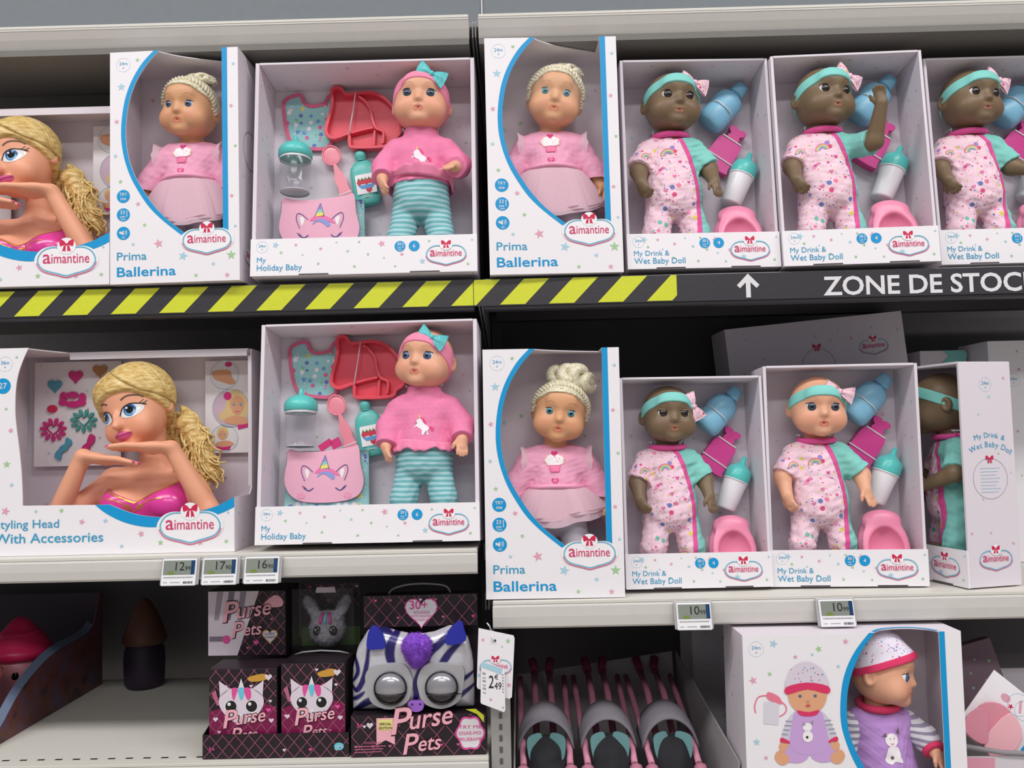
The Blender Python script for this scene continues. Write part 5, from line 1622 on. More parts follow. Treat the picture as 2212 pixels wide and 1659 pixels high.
def styling_head(label, M):
    e = empty('doll_bust', label, 'doll bust', M, 'styling heads with folded arms')
    # bust frame = carton frame shifted; all numbers in carton coordinates minus the base
    MH = Matrix.Translation((.038, .079, .166)) @ Matrix.Rotation(radians(-15), 4, 'Z') @ Matrix.Rotation(radians(4), 4, 'X') @ Matrix.Rotation(radians(-15), 4, 'Y') @ Matrix.Scale(1.10, 4)
    H = .0017
    def torso(F, g=0.0):
        F.ell((.043, .084, .040), (.102, .036, .074), .0, grow=g)
        F.cap((-.022, .086, .112), (.108, .086, .118), .021+g, .021+g, .02)
        for x in (.002, .080): F.ell((x, .058, .070), (.034, .028, .028), .016, grow=g)
    F = Field((-.125, -.012, .0), (.185, .142, .325), H)
    torso(F)
    F.cap((.043, .088, .10), (.043, .082, .19), .024, .021, .018)
    aL = [(-.028, .084, .108), (-.102, .040, .045), (-.049, .026, .153)]
    aR = [(.110, .084, .112), (.152, .042, .058), (.097, .026, .1635)]
    for S_, E_, W_ in (aL, aR):
        F.cap(S_, E_, .0190, .0180, .012); F.cap(E_, W_, .0180, .0128, .008)
    # the two flat hands, one resting on the other
    def flat_hand(w, d, n, flip):
        w = np.array(w); d = np.array(d, float); d /= np.linalg.norm(d); n = np.array(n, float); n -= d*(d @ n); n /= np.linalg.norm(n); sd = np.cross(d, n)*flip
        A = np.stack([sd, n, d], 1)
        F.ell(w+d*.024, (.0170, .0095, .030), .010, R=A)
        for o, ln in ((-1.5, .040), (-.5, .049), (.5, .052), (1.5, .047)):
            b = w+d*.044+sd*o*.0072; m = b+d*ln*.5+n*.0012; t = b+d*ln-n*.001
            F.cap(b-d*.006, m, .0054, .0050, .003); F.cap(m, t, .0050, .0038, .001)
            tips.append((t, d, n))
        b = w+d*.012+sd*-.013; F.cap(b, b+d*.020-sd*.004+n*-.003, .0058, .0050, .004); F.cap(b+d*.020-sd*.004+n*-.003, b+d*.036+n*-.002, .0050, .0038, .001)
    tips = []
    flat_hand(aL[2], (1, -.10, -.14), (0.05, .28, 1), 1)
    flat_hand((.097, .020, .1650), (-1, -.08, .02), (0.05, .30, 1), -1)
    G = Field((-.125, -.012, .0), (.185, .142, .325), H); G.setM(MH); fashion_head(G)
    t = np.maximum(.006-np.abs(F.V-G.V), 0)/.006; F.V = np.minimum(F.V, G.V)-t*t*.006*.25
    c = TONE['peach']; MHi = np.array(MH.inverted())
    def col(P):
        C = np.tile(c['base'], (len(P), 1)); q = P @ MHi[:3, :3].T+MHi[:3, 3]; x, y, z = q.T
        for s in (-1, 1):
            r = np.sqrt(((x-s*.026)/.018)**2+((z-.034)/.014)**2); w = (np.clip(1-r, 0, 1)*.5*(y < -.01))[:, None]; C = C*(1-w)+c['cheek']*w
        return C
    body, bvh = solid('body', F, SKIN, e, col=col, keep=True)
    b = MB()
    for tt, d, n in tips:
        A = Matrix((Vector(np.cross(d, n)), Vector(n), Vector(d))).transposed().to_4x4()
        b.ball(Vector(tt)+Vector(d)*.0016+Vector(n)*.0014, (.0030, .0016, .0050), NAIL, 10, 8, A)
    o = b.build('fingernails', body); o['label'] = 'pink fingernails'
    # printed eyes, brows, lips
    for s in (-1, 1):
        b = Decal(); ex, ez = s*.0225, .0545
        alm = smooth_curve([(ex-s*.0145, ez-.0035), (ex-s*.0100, ez+.0055), (ex, ez+.0098), (ex+s*.0100, ez+.0075), (ex+s*.0150, ez+.0020), (ex+s*.0105, ez-.0065), (ex, ez-.0100), (ex-s*.0095, ez-.0085)], 5, True)
        b.sheet(alm, 0, EYEW)
        ix = ex-.0015; iz = ez+.0012
        b.disc(ix, iz, .0083, -.0002, mat('iris_deep_blue', '2c5f9e', 0.15, 0, 0.6), 26, .0090)
        b.disc(ix, iz-.0022, .0064, -.0003, mat('iris_light_blue', '6ea6d6', 0.15, 0, 0.6), 22, .0058)
        b.disc(ix, iz+.0008, .0050, -.0004, PUPIL, 20, .0058)
        b.disc(ix-.003, iz+.0042, .0017, -.0006, LETTERW, 12)
        up = smooth_curve([(ex-s*.0150, ez-.0040), (ex-s*.0105, ez+.0058), (ex, ez+.0102), (ex+s*.0104, ez+.0080), (ex+s*.0175, ez+.0045)], 5)
        b.line(up, .0017, -.0006, LASH)
        b.line([(ex+s*.0130, ez+.0058), (ex+s*.0190, ez+.0095)], .0009, -.0006, LASH); b.line([(ex+s*.0105, ez+.0076), (ex+s*.0160, ez+.0122)], .0008, -.0006, LASH)
        b.drop(bvh, .0007, sub=.003, M=MH); b.build('eye', e)
        b = Decal(); b.line(smooth_curve([(ex-s*.010, ez+.0190), (ex, ez+.0228), (ex+s*.012, ez+.0205), (ex+s*.0165, ez+.0160)], 5), .0024, 0, BROWF); b.drop(bvh, .0006, sub=.003, M=MH); b.build('eyebrow', e)
    b = Decal()
    b.sheet(smooth_curve([(-.0155, .0225), (-.0080, .0268), (-.0030, .0288), (0, .0278), (.0030, .0288), (.0080, .0268), (.0160, .0230), (.0105, .0172), (.004, .0142), (-.004, .0142), (-.0105, .0172)], 4, True), 0, LIPF)
    b.line(smooth_curve([(-.0140, .0225), (-.006, .0218), (.006, .0218), (.0145, .0230)], 4), .0009, -.0003, mat('lip_line', '9c2f62', 0.4)); b.drop(bvh, .0006, sub=.0025, M=MH); b.build('lips', e)
    # bodice with sweetheart neckline
    F = Field((-.125, -.012, .0), (.185, .142, .16), H); torso(F, .0022)
    nx = np.array([-.06, -.035, -.010, .012, .030, .050, .075, .100, .13, .16]); nz = np.array([.116, .104, .094, .086, .0770, .088, .099, .112, .132, .14])
    F._op(lambda x, y, z: z-(np.interp(x, nx, nz).astype(np.float32)+(y > .085)*.02), [-9]*3, [9]*3, 0, 'i')
    bod, bb = solid('bodice', F, MAGENTA, e, it=2, keep=True)
    b = Decal()
    b.line([(x, np.interp(x, nx, nz)-.002) for x in np.linspace(-.03, .10, 60)], .0022, 0, GOLD)
    for sx in (-1, 1):
        sp = [(.030+sx*(.008+.0065*(1-t/9)*cos(t)), .0665+.0065*(1-t/9)*sin(t)) for t in np.linspace(0, 8, 40)]
        b.line(sp, .0016, 0, GOLD)
        b.line(smooth_curve([(.03, .06), (.03+sx*.012, .072), (.03+sx*.028, .080), (.03+sx*.05, .083)], 6), .0015, 0, GOLD)
    b.drop(bb, .0007, sub=.004); b.build('gold_trim', bod)
    # hair: cap with side-swept fringe, ribbed by strands, ponytail of loose curls
    F = Field((-.075, -.012, .13), (.145, .150, .33), H).setM(MH)
    fashion_head(F, .0065, False); F.ell((0, -.036, .086), (.030, .0125, .020), .015, grow=.0065)
    n1 = np.array((-.06, .66, .75)); n1 = n1/np.linalg.norm(n1); F.clip(n1*.0300, -n1)
    hair, hb = solid('hair', F, BLOND, e, it=1, keep=True)
    b = MB(); rnd = random.Random(4)
    part = Vector((-.014, -.030, .128))
    for i in range(46):
        f = i/45
        # strands run from the parting over the brow towards the ear (viewer's right) or temple
        side = 1 if i % 4 else -1
        end = Vector((.0545, .018-.055*(1-f), .050+.030*(1-f))) if side > 0 else Vector((-.0535, .010-.035*f, .060+.010*f))
        mid = Vector((.026 if side > 0 else -.034, -.058+.075*f, .092+.028*f))
        st = part+Vector((.004*side, .060*f, .006*f))
        P = []
        for t in np.linspace(0, 1, 14):
            p = st*(1-t)**2+mid*2*t*(1-t)+end*t*t
            c0 = Vector((0, .000, .068)); u = (p-c0).normalized()
            o = MH @ (c0+u*.25); d = -(MH.to_3x3() @ u).normalized()
            h = hb.ray_cast(o, d)[0]
            if h is None: continue
            P.append(h-d*.0012)
        if len(P) > 4: b.tube(P, [.0018+.0024*sin(pi*k/(len(P)-1)) for k in range(len(P))], BLOND, 7)
    b.build('swept_strands', hair)
    b = MB()
    for i in range(110):
        q = rnd.random(); a = rnd.uniform(0, 6.28)
        st = MH @ Vector((.048, .036, .050)); 
        c1 = Vector((.118+rnd.gauss(0, .010), .080+rnd.gauss(0, .006), .195+rnd.gauss(0, .012)))
        c2 = Vector((.134+rnd.gauss(0, .015), .080+rnd.gauss(0, .007), .150+rnd.gauss(0, .014)))
        c3 = Vector((.128+rnd.gauss(0, .020), .078+rnd.gauss(0, .008), .110+rnd.gauss(0, .012)))
        P = []; ph = rnd.uniform(0, 6.28); fr = rnd.uniform(11, 18); am = rnd.uniform(.005, .009)
        for t in np.linspace(0, 1, 34):
            p = st*(1-t)**3+c1*3*t*(1-t)**2+c2*3*t*t*(1-t)+c3*t**3
            w = am*min(1, t*2.2)
            P.append(p+Vector((cos(ph+fr*t)*w, sin(ph*1.3+fr*t)*w*.8, sin(ph+fr*t)*w)))
        b.tube(P, [.0026*(1-.5*k/33) for k in range(34)], BLOND, 6)
    for q in range(9): b.ball((.100+.0055*q, .088, .205-.0105*q), (.021-.0008*q, .017, .017), BLOND, 12, 8)
    for i in range(16):      # loose locks behind the neck
        x = .070+rnd.uniform(-.02, .03)
        P = [Vector((x+.003*sin(k*.9+i), .104+rnd.uniform(-.004, .004), .225-.0085*k)) for k in range(13)]
        b.tube(P, .0032, BLOND, 6)
    b.build('ponytail_curls', hair)
    return e
styling_head('blond styling head resting its chin on folded hands, whole, middle shelf', BX['M1'].matrix_world @ Matrix.Translation((0, .002, .0025)))
styling_head('blond styling head cut off by the left picture edge, upper shelf', BX['U1'].matrix_world @ Matrix.Translation((0, .002, .0025)))
# ------------------------------------------------------------------ accessories in the open cartons
def acc(name, label, cat, box, x, y, z, group=None, ang=0.0):
    return empty(name, label, cat, BX[box].matrix_world @ Matrix.Translation((x, y, z)) @ Matrix.Rotation(radians(ang), 4, 'Y'), group)
def wall(mb, pts, w, y0, y1, m, closed=True):
    """upright rim along an x,z outline, from y0 (front) to y1"""
    n = len(pts); L = []; R = []
    for i in range(n):
        p0 = pts[(i-1) % n] if (closed or i) else pts[i]; p1 = pts[(i+1) % n] if (closed or i < n-1) else pts[i]
        dx, dz = p1[0]-p0[0], p1[1]-p0[1]; d = math.hypot(dx, dz) or 1
        L.append((pts[i][0]-dz/d*w/2, pts[i][1]+dx/d*w/2)); R.append((pts[i][0]+dz/d*w/2, pts[i][1]-dx/d*w/2))
    v = [(a, y0, c) for a, c in L]+[(a, y0, c) for a, c in R]+[(a, y1, c) for a, c in L]+[(a, y1, c) for a, c in R]
    f = []
    for i in range(n if closed else n-1):
        j = (i+1) % n
        f += [(i, j, n+j, n+i), (2*n+i, 2*n+j, j, i), (n+i, n+j, 3*n+j, 3*n+i)]
    if not closed: f += [(0, n, 3*n, 2*n), (n-1, 3*n-1, 4*n-1, 2*n-1)]
    mb.add(v, f, m)
BIBC = dotted('bib_print_cotton', '9fd0d2', ['e06f9a', '6f7fc0', 'e6d77a', 'f0e6ee', '8fc79a', 'f0e6ee', '6f9fd0'], 0.8, 85, 0.34, 170, 0.22, 1.3)
BIBE = mat('bib_pink_binding', 'e0708f', 0.75, 0, 0.2, 0.05, 500)
TRAY = mat('tray_coral', 'e0495c', 0.3, 0, 0.5, 0.03, 80)
TEALP = mat('teal_plastic', '5ccac4', 0.3, 0, 0.5)
CLEARP = film('clear_bottle', (250, 250, 252), 0.05, 0.06)
CLEARR = mat('clear_rim', 'd6d6da', 0.15, 0, 0.6)
SPOON = mat('spoon_pink', 'ec8fa0', 0.3, 0, 0.5)
LOTION = mat('lotion_teal', '5bbcb4', 0.35, 0, 0.5)
LABELW = mat('label_white', 'eceaec', 0.5)
BERRY = mat('print_berry', 'c4384a', 0.5); LEAFP = mat('print_leaf', '4f8a4a', 0.5); BOWLB = mat('print_bowl_blue', '5b9bd0', 0.5)
BAGP = mat('bag_pink_satin', 'efb2c8', 0.55, 0, 0.35, 0.03, 300)
RIB = mat('ribbon_magenta', 'c93072', 0.5)
NAVY = mat('print_navy', '3c4a84', 0.6); HORN = [mat('print_horn_a', '8fd0c4', 0.6), mat('print_horn_b', 'efe06c', 0.6), mat('print_horn_c', '9a8fd0', 0.6)]
MANE = mat('print_mane_pink', 'f07ab0', 0.6); MANEB = mat('print_mane_blue', '8fa0dc', 0.6)
TIE = mat('tie_band', 'ded9dc', 0.5)

def holiday_set(box, where, z0, bag_open, dz=0.0):
    yb = .0945
    G = 'unicorn accessories'
    # bib
    pts = [(-.1596, .3400), (-.1570, .3050), (-.1500, .2750), (-.1390, .2605), (-.1253, .2557), (-.1000, .2525), (-.0850, .2535), (-.0740, .2650), (-.0695, .2900), (-.0685, .3200), (-.0729, .3490), (-.0805, .3490), (-.0856, .3388), (-.0960, .3335), (-.1085, .3320), (-.1190, .3345), (-.1255, .3420), (-.1300, .3530), (-.1450, .3510)]
    cx, cz = -.113, .256
    e = acc('bib', f'teal printed bib with pink binding, {where}', 'bib', box, cx, yb-.0055, cz+dz)
    P = [(x-cx, z-cz) for x, z in smooth_curve(pts, 4, True)]
    b = MB(); b.poly(P, .001, .004, BIBC); b.build('cloth', e)
    b = MB(); wall(b, P, .0062, -.0005, .005, BIBE); b.build('binding', e, bevel=.0008)
    # tray in the shape of a unicorn's head
    out = [(-.0650, .3590), (-.0715, .3520), (-.0702, .3357), (-.0726, .3169), (-.0800, .2870), (-.0799, .2740), (-.0700, .2655), (-.0560, .2680), (-.0410, .2720), (-.0392, .2510), (-.0300, .2475), (-.0037, .2466), (.0280, .2490), (.0342, .2600), (.0470, .2690), (.0482, .2922), (.0393, .3138), (.0216, .3358), (-.0014, .3472), (-.0295, .3466), (-.0473, .3458), (-.0551, .3560)]
    cx, cz = -.018, .2466
    e = acc('divided_tray', f'coral red unicorn shaped tray with compartments, {where}', 'tray', box, cx, yb-.0215, cz+dz)
    P = [(x-cx, z-cz) for x, z in smooth_curve(out, 3, True)]
    b = MB(); b.poly(P, .0120, .0145, TRAY); wall(b, P, .0055, 0, .0140, TRAY); b.build('dish', e, bevel=.0012)
    b = MB()
    wall(b, [(x-cx, z-cz) for x, z in smooth_curve([(-.0250, .3420), (-.0150, .3340), (-.0039, .3177), (.0000, .2980), (.0063, .2820), (.0190, .2743), (.0180, .2530)], 4)], .0045, .0015, .013, TRAY, False)
    wall(b, [(x-cx, z-cz) for x, z in smooth_curve([(-.0390, .2740), (-.0150, .2800), (.0010, .2830)], 4)], .0045, .0015, .013, TRAY, False)
    wall(b, [(x-cx, z-cz) for x, z in [(.0040, .2775), (.0030, .2500)]], .004, .0015, .013, TRAY, False)
    b.build('divider', e, bevel=.0008)
    b = MB(); b.tube([(-.0290-cx, -.0012, .347-cz), (-.0330-cx, -.0018, .315-cz), (-.0400-cx, -.0012, .270-cz)], .0011, TIE, 8); b.build('elastic_tie', e)
    # drinking bottle, teal cap and clear body
    cx, cz = -.130, .158
    e = acc('toy_bottle', f'clear toy bottle with teal teat cap, {where}', 'bottle', box, cx, yb-.0335, cz+.004+dz)
    b = MB(); b.lathe([(.0235, 0), (.0262, .003), (.0262, .018), (.0245, .028), (.0262, .040), (.0262, .0585), (.0255, .0615)], CLEARP, 28); b.build('clear_body', e)
    b = MB(); b.lathe([(.0248, .0005), (.0240, .0022), (.0220, .0022), (.0001, .0022)], CLEARR, 28); b.lathe([(.0268, .058), (.0272, .0605), (.0262, .0625)], CLEARR, 28)
    b.build('rim', e)
    b = MB(); b.lathe([(.0268, .062), (.0288, .0632), (.0290, .0740), (.0262, .0800), (.0200, .0860), (.0100, .0900), (.0050, .0915), (.0042, .0985), (.0036, .1015), (.0002, .1025)], TEALP, 28); b.build('teat_cap', e)
    # spoon
    e = acc('toy_spoon', f'pink toy spoon lying aslant, {where}', 'spoon', box, -.0605, yb-.0150, .2025+dz, None, -20)
    b = MB(); b.ball((0, .0035, .036), (.0160, .0020, .0180), SPOON, 22, 10); b.tube([(.0155*cos(t), .0018, .036+.0178*sin(t)) for t in np.linspace(0, 2*pi, 29)], .0014, SPOON, 8, caps=False); b.build('bowl', e)
    b = MB(); hp = smooth_curve([(.0015, .019), (.0040, .012), (.0050, .004), (.0085, -.004), (.0098, -.016), (.0088, -.026), (.0105, -.036), (.0115, -.046), (.008, -.052)], 3)
    b.poly(hp+[(-x, z) for x, z in hp[::-1]], -.0005, .0045, SPOON); b.build('handle', e, bevel=.0012)
    b = MB(); b.box(-.0118, .0118, -.0012, .0048, -.0395, -.0375, TIE); b.build('elastic_tie', e)
    # lotion bottle with a berry label
    e = acc('lotion_bottle', f'teal toy lotion bottle with berry label, {where}', 'bottle', box, -.0065, yb-.0112, .1450+dz, None, -10)
    b = MB(); b.lathe([(.0002, 0), (.0180, 0), (.0225, .003), (.0235, .010), (.0235, .060), (.0215, .070), (.0140, .0790), (.0085, .0820)], LOTION, 28, None, None, 1, .40); b.build('body', e)
    b = MB(); b.lathe([(.0086, .0812), (.0086, .0845), (.0094, .0850), (.0098, .0950), (.0080, .0985), (.0002, .0990)], LOTION, 20, None, None, 1, .75); b.build('cap', e)
    b = Decal(); b.sheet([(-.0150, .018), (.0190, .018), (.0205, .050), (.018, .0535), (-.0135, .0535), (-.0150, .050)], -.0100, LABELW)
    b.sheet([(-.0125, .034), (.0185, .034), (.013, .027), (-.006, .027)], -.0103, BOWLB)
    for i in range(5):
        b.disc(-.009+.006*i, .039+.0015*(i % 2), .0041, -.0105-.0001*i, BERRY, 12, .0048); b.sheet([(-.0115+.006*i, .0435), (-.0065+.006*i, .0435), (-.009+.006*i, .0475)], -.0111, LEAFP)
    b.heart(.006, .0235, .0058, -.0105, BERRY); b.build('berry_label', e)
    b = MB(); b.tube([(-.0242, -.003, .0125), (0, -.0108, .0120), (.0242, -.003, .0125)], .0009, TIE, 6); b.build('elastic_tie', e)
    # cloth bag with a sleeping-unicorn flap
    cx, cz = -.082, .004
    e = acc('toy_bag', f'pink unicorn face bag with printed teal sides, {where}', 'bag', box, cx-.002, yb-.0335, cz)
    tp = .155+dz if bag_open else .150+dz
    b = MB(); nx, nz_ = 16, 10; fr = []; bk = []
    for i in range(nx+1):
        u = -1+2*i/nx
        for j in range(nz_+1):
            f = j/nz_; zz = (tp-.004)*f
            w = .0745*(1-.04*f)
            fr.append((u*w, .006-.006*(1-u*u)*sin(pi*min(1, f*1.1))+.001*sin(u*9+f*5), zz)); bk.append((u*w, .011, zz))
    N = nz_+1; K = len(fr)
    f1 = [(i*N+j, (i+1)*N+j, (i+1)*N+j+1, i*N+j+1) for i in range(nx) for j in range(nz_)]
    per = [j*1 for j in range(N)]+[i*N+nz_ for i in range(1, nx+1)]+[nx*N+j for j in range(nz_-1, -1, -1)]+[i*N for i in range(nx-1, 0, -1)]
    b.add(fr+bk, f1+[tuple(k+K for k in q[::-1]) for q in f1]+[(per[t], per[(t+1) % len(per)], per[(t+1) % len(per)]+K, per[t]+K)[::-1] for t in range(len(per))], BIBC, True)
    b.build('printed_pouch', e)
    # flap
    top = [(-.0660, tp-.002), (-.045, tp-.005), (-.015, tp-.006), (.015, tp-.003), (.045, tp+.001), (.0560, tp+.002)]
    low = [(.0600, tp-.030), (.0655, tp-.058), (.058, tp-.080), (.036, tp-.090), (0, tp-.0935), (-.040, tp-.0905), (-.062, tp-.078), (-.0715, tp-.055), (-.068, tp-.025)]
    P = smooth_curve(top+low, 4, True)
    b = MB(); 
    v0 = len(b.v); b.poly(P, -.0030, -.0005, BAGP)
    b.build('flap', e, bevel=.0009)
    fl = [c for c in e.children if c.name.startswith('flap')][-1]
    b = MB(); y = -.0036; ox, oz = -.002, tp-.052
    b.sheet([(ox-.0085, oz+.016), (ox+.0075, oz+.016), (ox+.001, oz+.040)], y, HORN[2])
    for k, (z0_, z1_) in enumerate(((.016, .022), (.022, .0275), (.0275, .032))):
        wz = lambda z: .0080*(1-(z-.016)/.024)
        b.sheet([(ox-wz(z0_), oz+z0_), (ox+wz(z0_), oz+z0_+.002), (ox+wz(z1_), oz+z1_+.002), (ox-wz(z1_), oz+z1_)], y-.0002, HORN[(1, 0, 2)[k]])
    b.line([(ox-.0085, oz+.016), (ox+.001, oz+.040), (ox+.0075, oz+.016)], .0011, y-.0004, NAVY)
    b.sheet(smooth_curve([(ox-.017, oz+.009), (ox-.010, oz+.017), (ox+.004, oz+.018), (ox+.016, oz+.014), (ox+.027, oz+.004), (ox+.014, oz+.007), (ox, oz+.010)], 4, True), y, MANE)
    b.sheet(smooth_curve([(ox-.012, oz+.002), (ox-.004, oz+.008), (ox+.006, oz+.004), (ox+.013, oz-.002), (ox+.018, oz+.002), (ox+.012, oz+.009), (ox, oz+.012), (ox-.010, oz+.007)], 4, True), y-.0002, MANEB)
    for s in (-1, 1):
        b.line(smooth_curve([(ox+s*.034, oz-.004), (ox+s*.040, oz+.012), (ox+s*.038, oz+.022), (ox+s*.030, oz+.020), (ox+s*.020, oz+.011)], 5), .0011, y-.0002, NAVY)
        b.sheet(smooth_curve([(ox+s*.030, oz+.000), (ox+s*.034, oz+.012), (ox+s*.032, oz+.017), (ox+s*.026, oz+.012)], 4, True), y, CUPW)
        b.line(smooth_curve([(ox+s*.019, oz-.016), (ox+s*.027, oz-.0205), (ox+s*.036, oz-.0150)], 5), .0016, y-.0002, NAVY)
        for q in (0, 1): b.line([(ox+s*(.034-.004*q), oz-.0165-.002*q), (ox+s*(.0385-.003*q), oz-.0115-.001*q)], .0009, y-.0002, NAVY)
        b.disc(ox+s*.040, oz-.029, .007, y, mat('print_blush', 'f0a0bc', 0.6), 16, .005)
    b.build('unicorn_face_print', fl)
    if bag_open:
        b = MB()
        for (p0, p1, w) in (((-.012, tp-.001), (.008, tp+.012), .012), ((.008, tp+.004), (.024, tp+.012), .016)):
            dx, dz_ = p1[0]-p0[0], p1[1]-p0[1]; L = math.hypot(dx, dz_); nx_, nz2 = -dz_/L*w/2, dx/L*w/2
            b.poly([(p0[0]+nx_, p0[1]+nz2), (p0[0]-nx_, p0[1]-nz2), (p1[0]-nx_, p1[1]-nz2), (p1[0]+nx_, p1[1]+nz2)], -.0005, .0015, RIB)
        b.build('carry_strap', e, label='magenta carry strap')
holiday_set('U3', 'upper shelf carton', 0, False)
holiday_set('M3', 'middle shelf carton', 0, True, .002)

# feeding set beside the floral-suited dolls
BLUEB = mat('toy_bottle_sky_blue', '83bedc', 0.35, 0, 0.5); PINKB = mat('toy_bottle_hot_pink', 'e0479a', 0.35, 0, 0.5)
MILK = mat('bottle_milk_white', 'efedf2', 0.3, 0, 0.5); POTTY = mat('potty_pink', 'ef8dae', 0.35, 0, 0.5)
def drink_set(box, where):
    yb = .0945
    # blue bottle: round shoulders, screw cap, lying aslant
    e = acc('toy_lotion_bottle', f'sky blue toy bottle tied aslant, {where}', 'bottle', box, .0355, yb-.026, .2775, None, 43)
    b = MB(); b.lathe([(.0002, 0), (.0200, 0), (.0240, .004), (.0262, .012), (.0262, .030), (.0248, .036), (.0262, .042), (.0262, .056), (.0235, .066), (.0150, .0730), (.0100, .0750), (.0098, .0780)], BLUEB, 28, None, None, 1, .8); b.build('body', e)
    b = MB(); b.lathe([(.0098, .0765), (.0135, .0768), (.0140, .0800), (.0128, .0890), (.0118, .0975), (.0085, .0990), (.0002, .0990)], BLUEB, 24, None, None, 1, .8); b.build('cap', e)
    b = MB(); b.tube([(-.0266, -.004, .036), (-.012, -.0212, .036), (.012, -.0212, .036), (.0266, -.004, .036)], .0011, TIE, 8); b.build('elastic_tie', e)
    # pink flat bottle
    e = acc('toy_flat_bottle', f'hot pink flat toy bottle tied aslant, {where}', 'bottle', box, .0440, yb-.0105, .2035, None, 36)
    P = smooth_curve([(-.0235, .0), (.0235, .0), (.0245, .010), (.0235, .045), (.0205, .058), (.0100, .064), (-.0100, .064), (-.0205, .058), (-.0235, .045), (-.0245, .010)], 4, True)
    b = MB(); b.poly(P, -.008, .010, PINKB); b.build('body', e, bevel=.004)
    b = MB(); b.poly(smooth_curve([(-.0090, .0640), (-.0110, .0690), (-.0090, .0730), (-.0160, .0790), (-.0150, .0860), (-.005, .0870), (0, .0845), (.005, .0870), (.0150, .0860), (.0160, .0790), (.0090, .0730), (.0110, .0690), (.0090, .0640)], 3, True), -.006, .007, PINKB); b.build('heart_cap', e, bevel=.003)
    b = MB()
    for zz in (.020, .0605):
        ww = .0255 if zz < .04 else .0175
        b.box(-ww, ww, -.0095, -.0075, zz-.0011, zz+.0011, TIE)
        b.box(-ww-.0014, -ww, -.0095, .004, zz-.0011, zz+.0011, TIE); b.box(ww, ww+.0014, -.0095, .004, zz-.0011, zz+.0011, TIE)
    b.build('elastic_tie', e)
    # milk bottle
    e = acc('feeding_bottle', f'white feeding bottle with pointed teal teat, {where}', 'bottle', box, .0675, yb-.0262, .1310, None, 24)
    b = MB(); b.lathe([(.0002, 0), (.0165, 0), (.0185, .003), (.0205, .040), (.0215, .0560), (.0215, .0585)], MILK, 28); b.build('body', e)
    b = MB(); b.lathe([(.0224, .0570), (.0230, .0600), (.0224, .0740), (.0190, .0800), (.0100, .0860), (.0056, .0920), (.0040, .1010), (.0002, .1040)], TEALP, 28); b.build('teat_cap', e)
    b = MB(); b.lathe([(.0216, .0545), (.0229, .0548), (.0229, .0566), (.0216, .0570)], MILK, 28); b.build('collar_ring', e)
    # potty seen from above its bowl, leaning against the back
    e = acc('toy_potty', f'pink toy potty leaning behind the front panel, {where}', 'potty', box, .0705, yb-.0610, .004)
    F = Field((-.056, -.036, .0), (.056, .038, .136), .0016)
    F.setM(Matrix.Translation((0, .003, .053)) @ Matrix.Rotation(radians(-16), 4, 'X'))
    F.ell((0, .004, 0), (.0430, .016, .060), 0); F.ell((0, -.006, .047), (.032, .012, .017), .012)
    F.ell((0, -.012, .000), (.0390, .006, .055), .006)
    F.ell((0, -.018, -.004), (.0290, .022, .0370), .004, 's')
    F.setM(Matrix.Identity(4)); F.clip((0, 0, .0022), (0, 0, -1)); F.clip((0, .0325, 0), (0, 1, 0))
    solid('bowl', F, POTTY, e, it=3)
for bx_, wh in (('U5', 'first upper baby doll carton, above the arrow'), ('U6', 'carton of the doll with raised arm'), ('U7', 'carton at the upper right picture edge'), ('M5', 'lower carton of the dark baby doll'), ('M6', 'carton of the pale baby doll')):
    drink_set(bx_, wh)
# ------------------------------------------------------------------ more cartons on the lower right shelf
def plain_carton(name, label, M, W, H, d, seed, rings=True, m=WHITE, badge=False, title=False, cat='carton'):
    """closed white carton with scattered stars, faint rings and badges; stands on its base centre-front"""
    e = empty(name, label, cat, M)
    b = MB(); b.box(-W/2, W/2, 0, d, 0, H, m)
    scatter_stars(b, -W/2+.01, W/2-.01, .02, H-.02, -.0004, int(W*H*420)+6, seed, (.002, .0045))
    st = len(b.v); scatter_stars(b, .01, d-.01, .02, H-.02, 0, 10, seed+1, (.002, .004)); b.warp(lambda a, q, c: (-W/2-.0004, a, c), st)
    body = b.build('carton_body', e, bevel=.0008)
    if rings:
        b = MB(); b.ring(0, H*.80, .033, .0006, -.0006, GREYP); b.ring(0, H*.80, .0315, .0004, -.0006, GREYP)
        bow_shape(b, 0, H*.80+.036, .0085, -.0008, REDP); b.build('ring_print', body)
        logo(body, W*.32, H*.86, .030, -.0006, bold=False)
    return e, body
e, body = plain_carton('toy_carton', 'large dim carton tilted at the back, behind the two lower baby doll cartons', frame(.610, 1.665, 1.2195, 2, 0, -5.0), .350, .445, .10, 41, m=INNER)
e, body = plain_carton('toy_carton', 'white carton at the right picture edge behind the turned baby doll carton', frame(.996, 1.625, 1.1948), .222, .415, .11, 42, rings=False)
b = MB(); age_badge(b, -.066, .340, .012, -.0006); b.build('age_badge', body)
e, body = plain_carton('toy_carton', 'small teal topped carton far back, above the turned baby doll carton', frame(.832, 1.69, 1.1948), .090, .405, .09, 43, rings=False, m=INNER)
b = MB(); b.sheet(smooth_curve([(-.02, .365), (.015, .37), (.043, .385), (.043, .403), (-.0, .403), (.01, .392)], 3, True), -.0008, TEALB); b.build('teal_print', body)

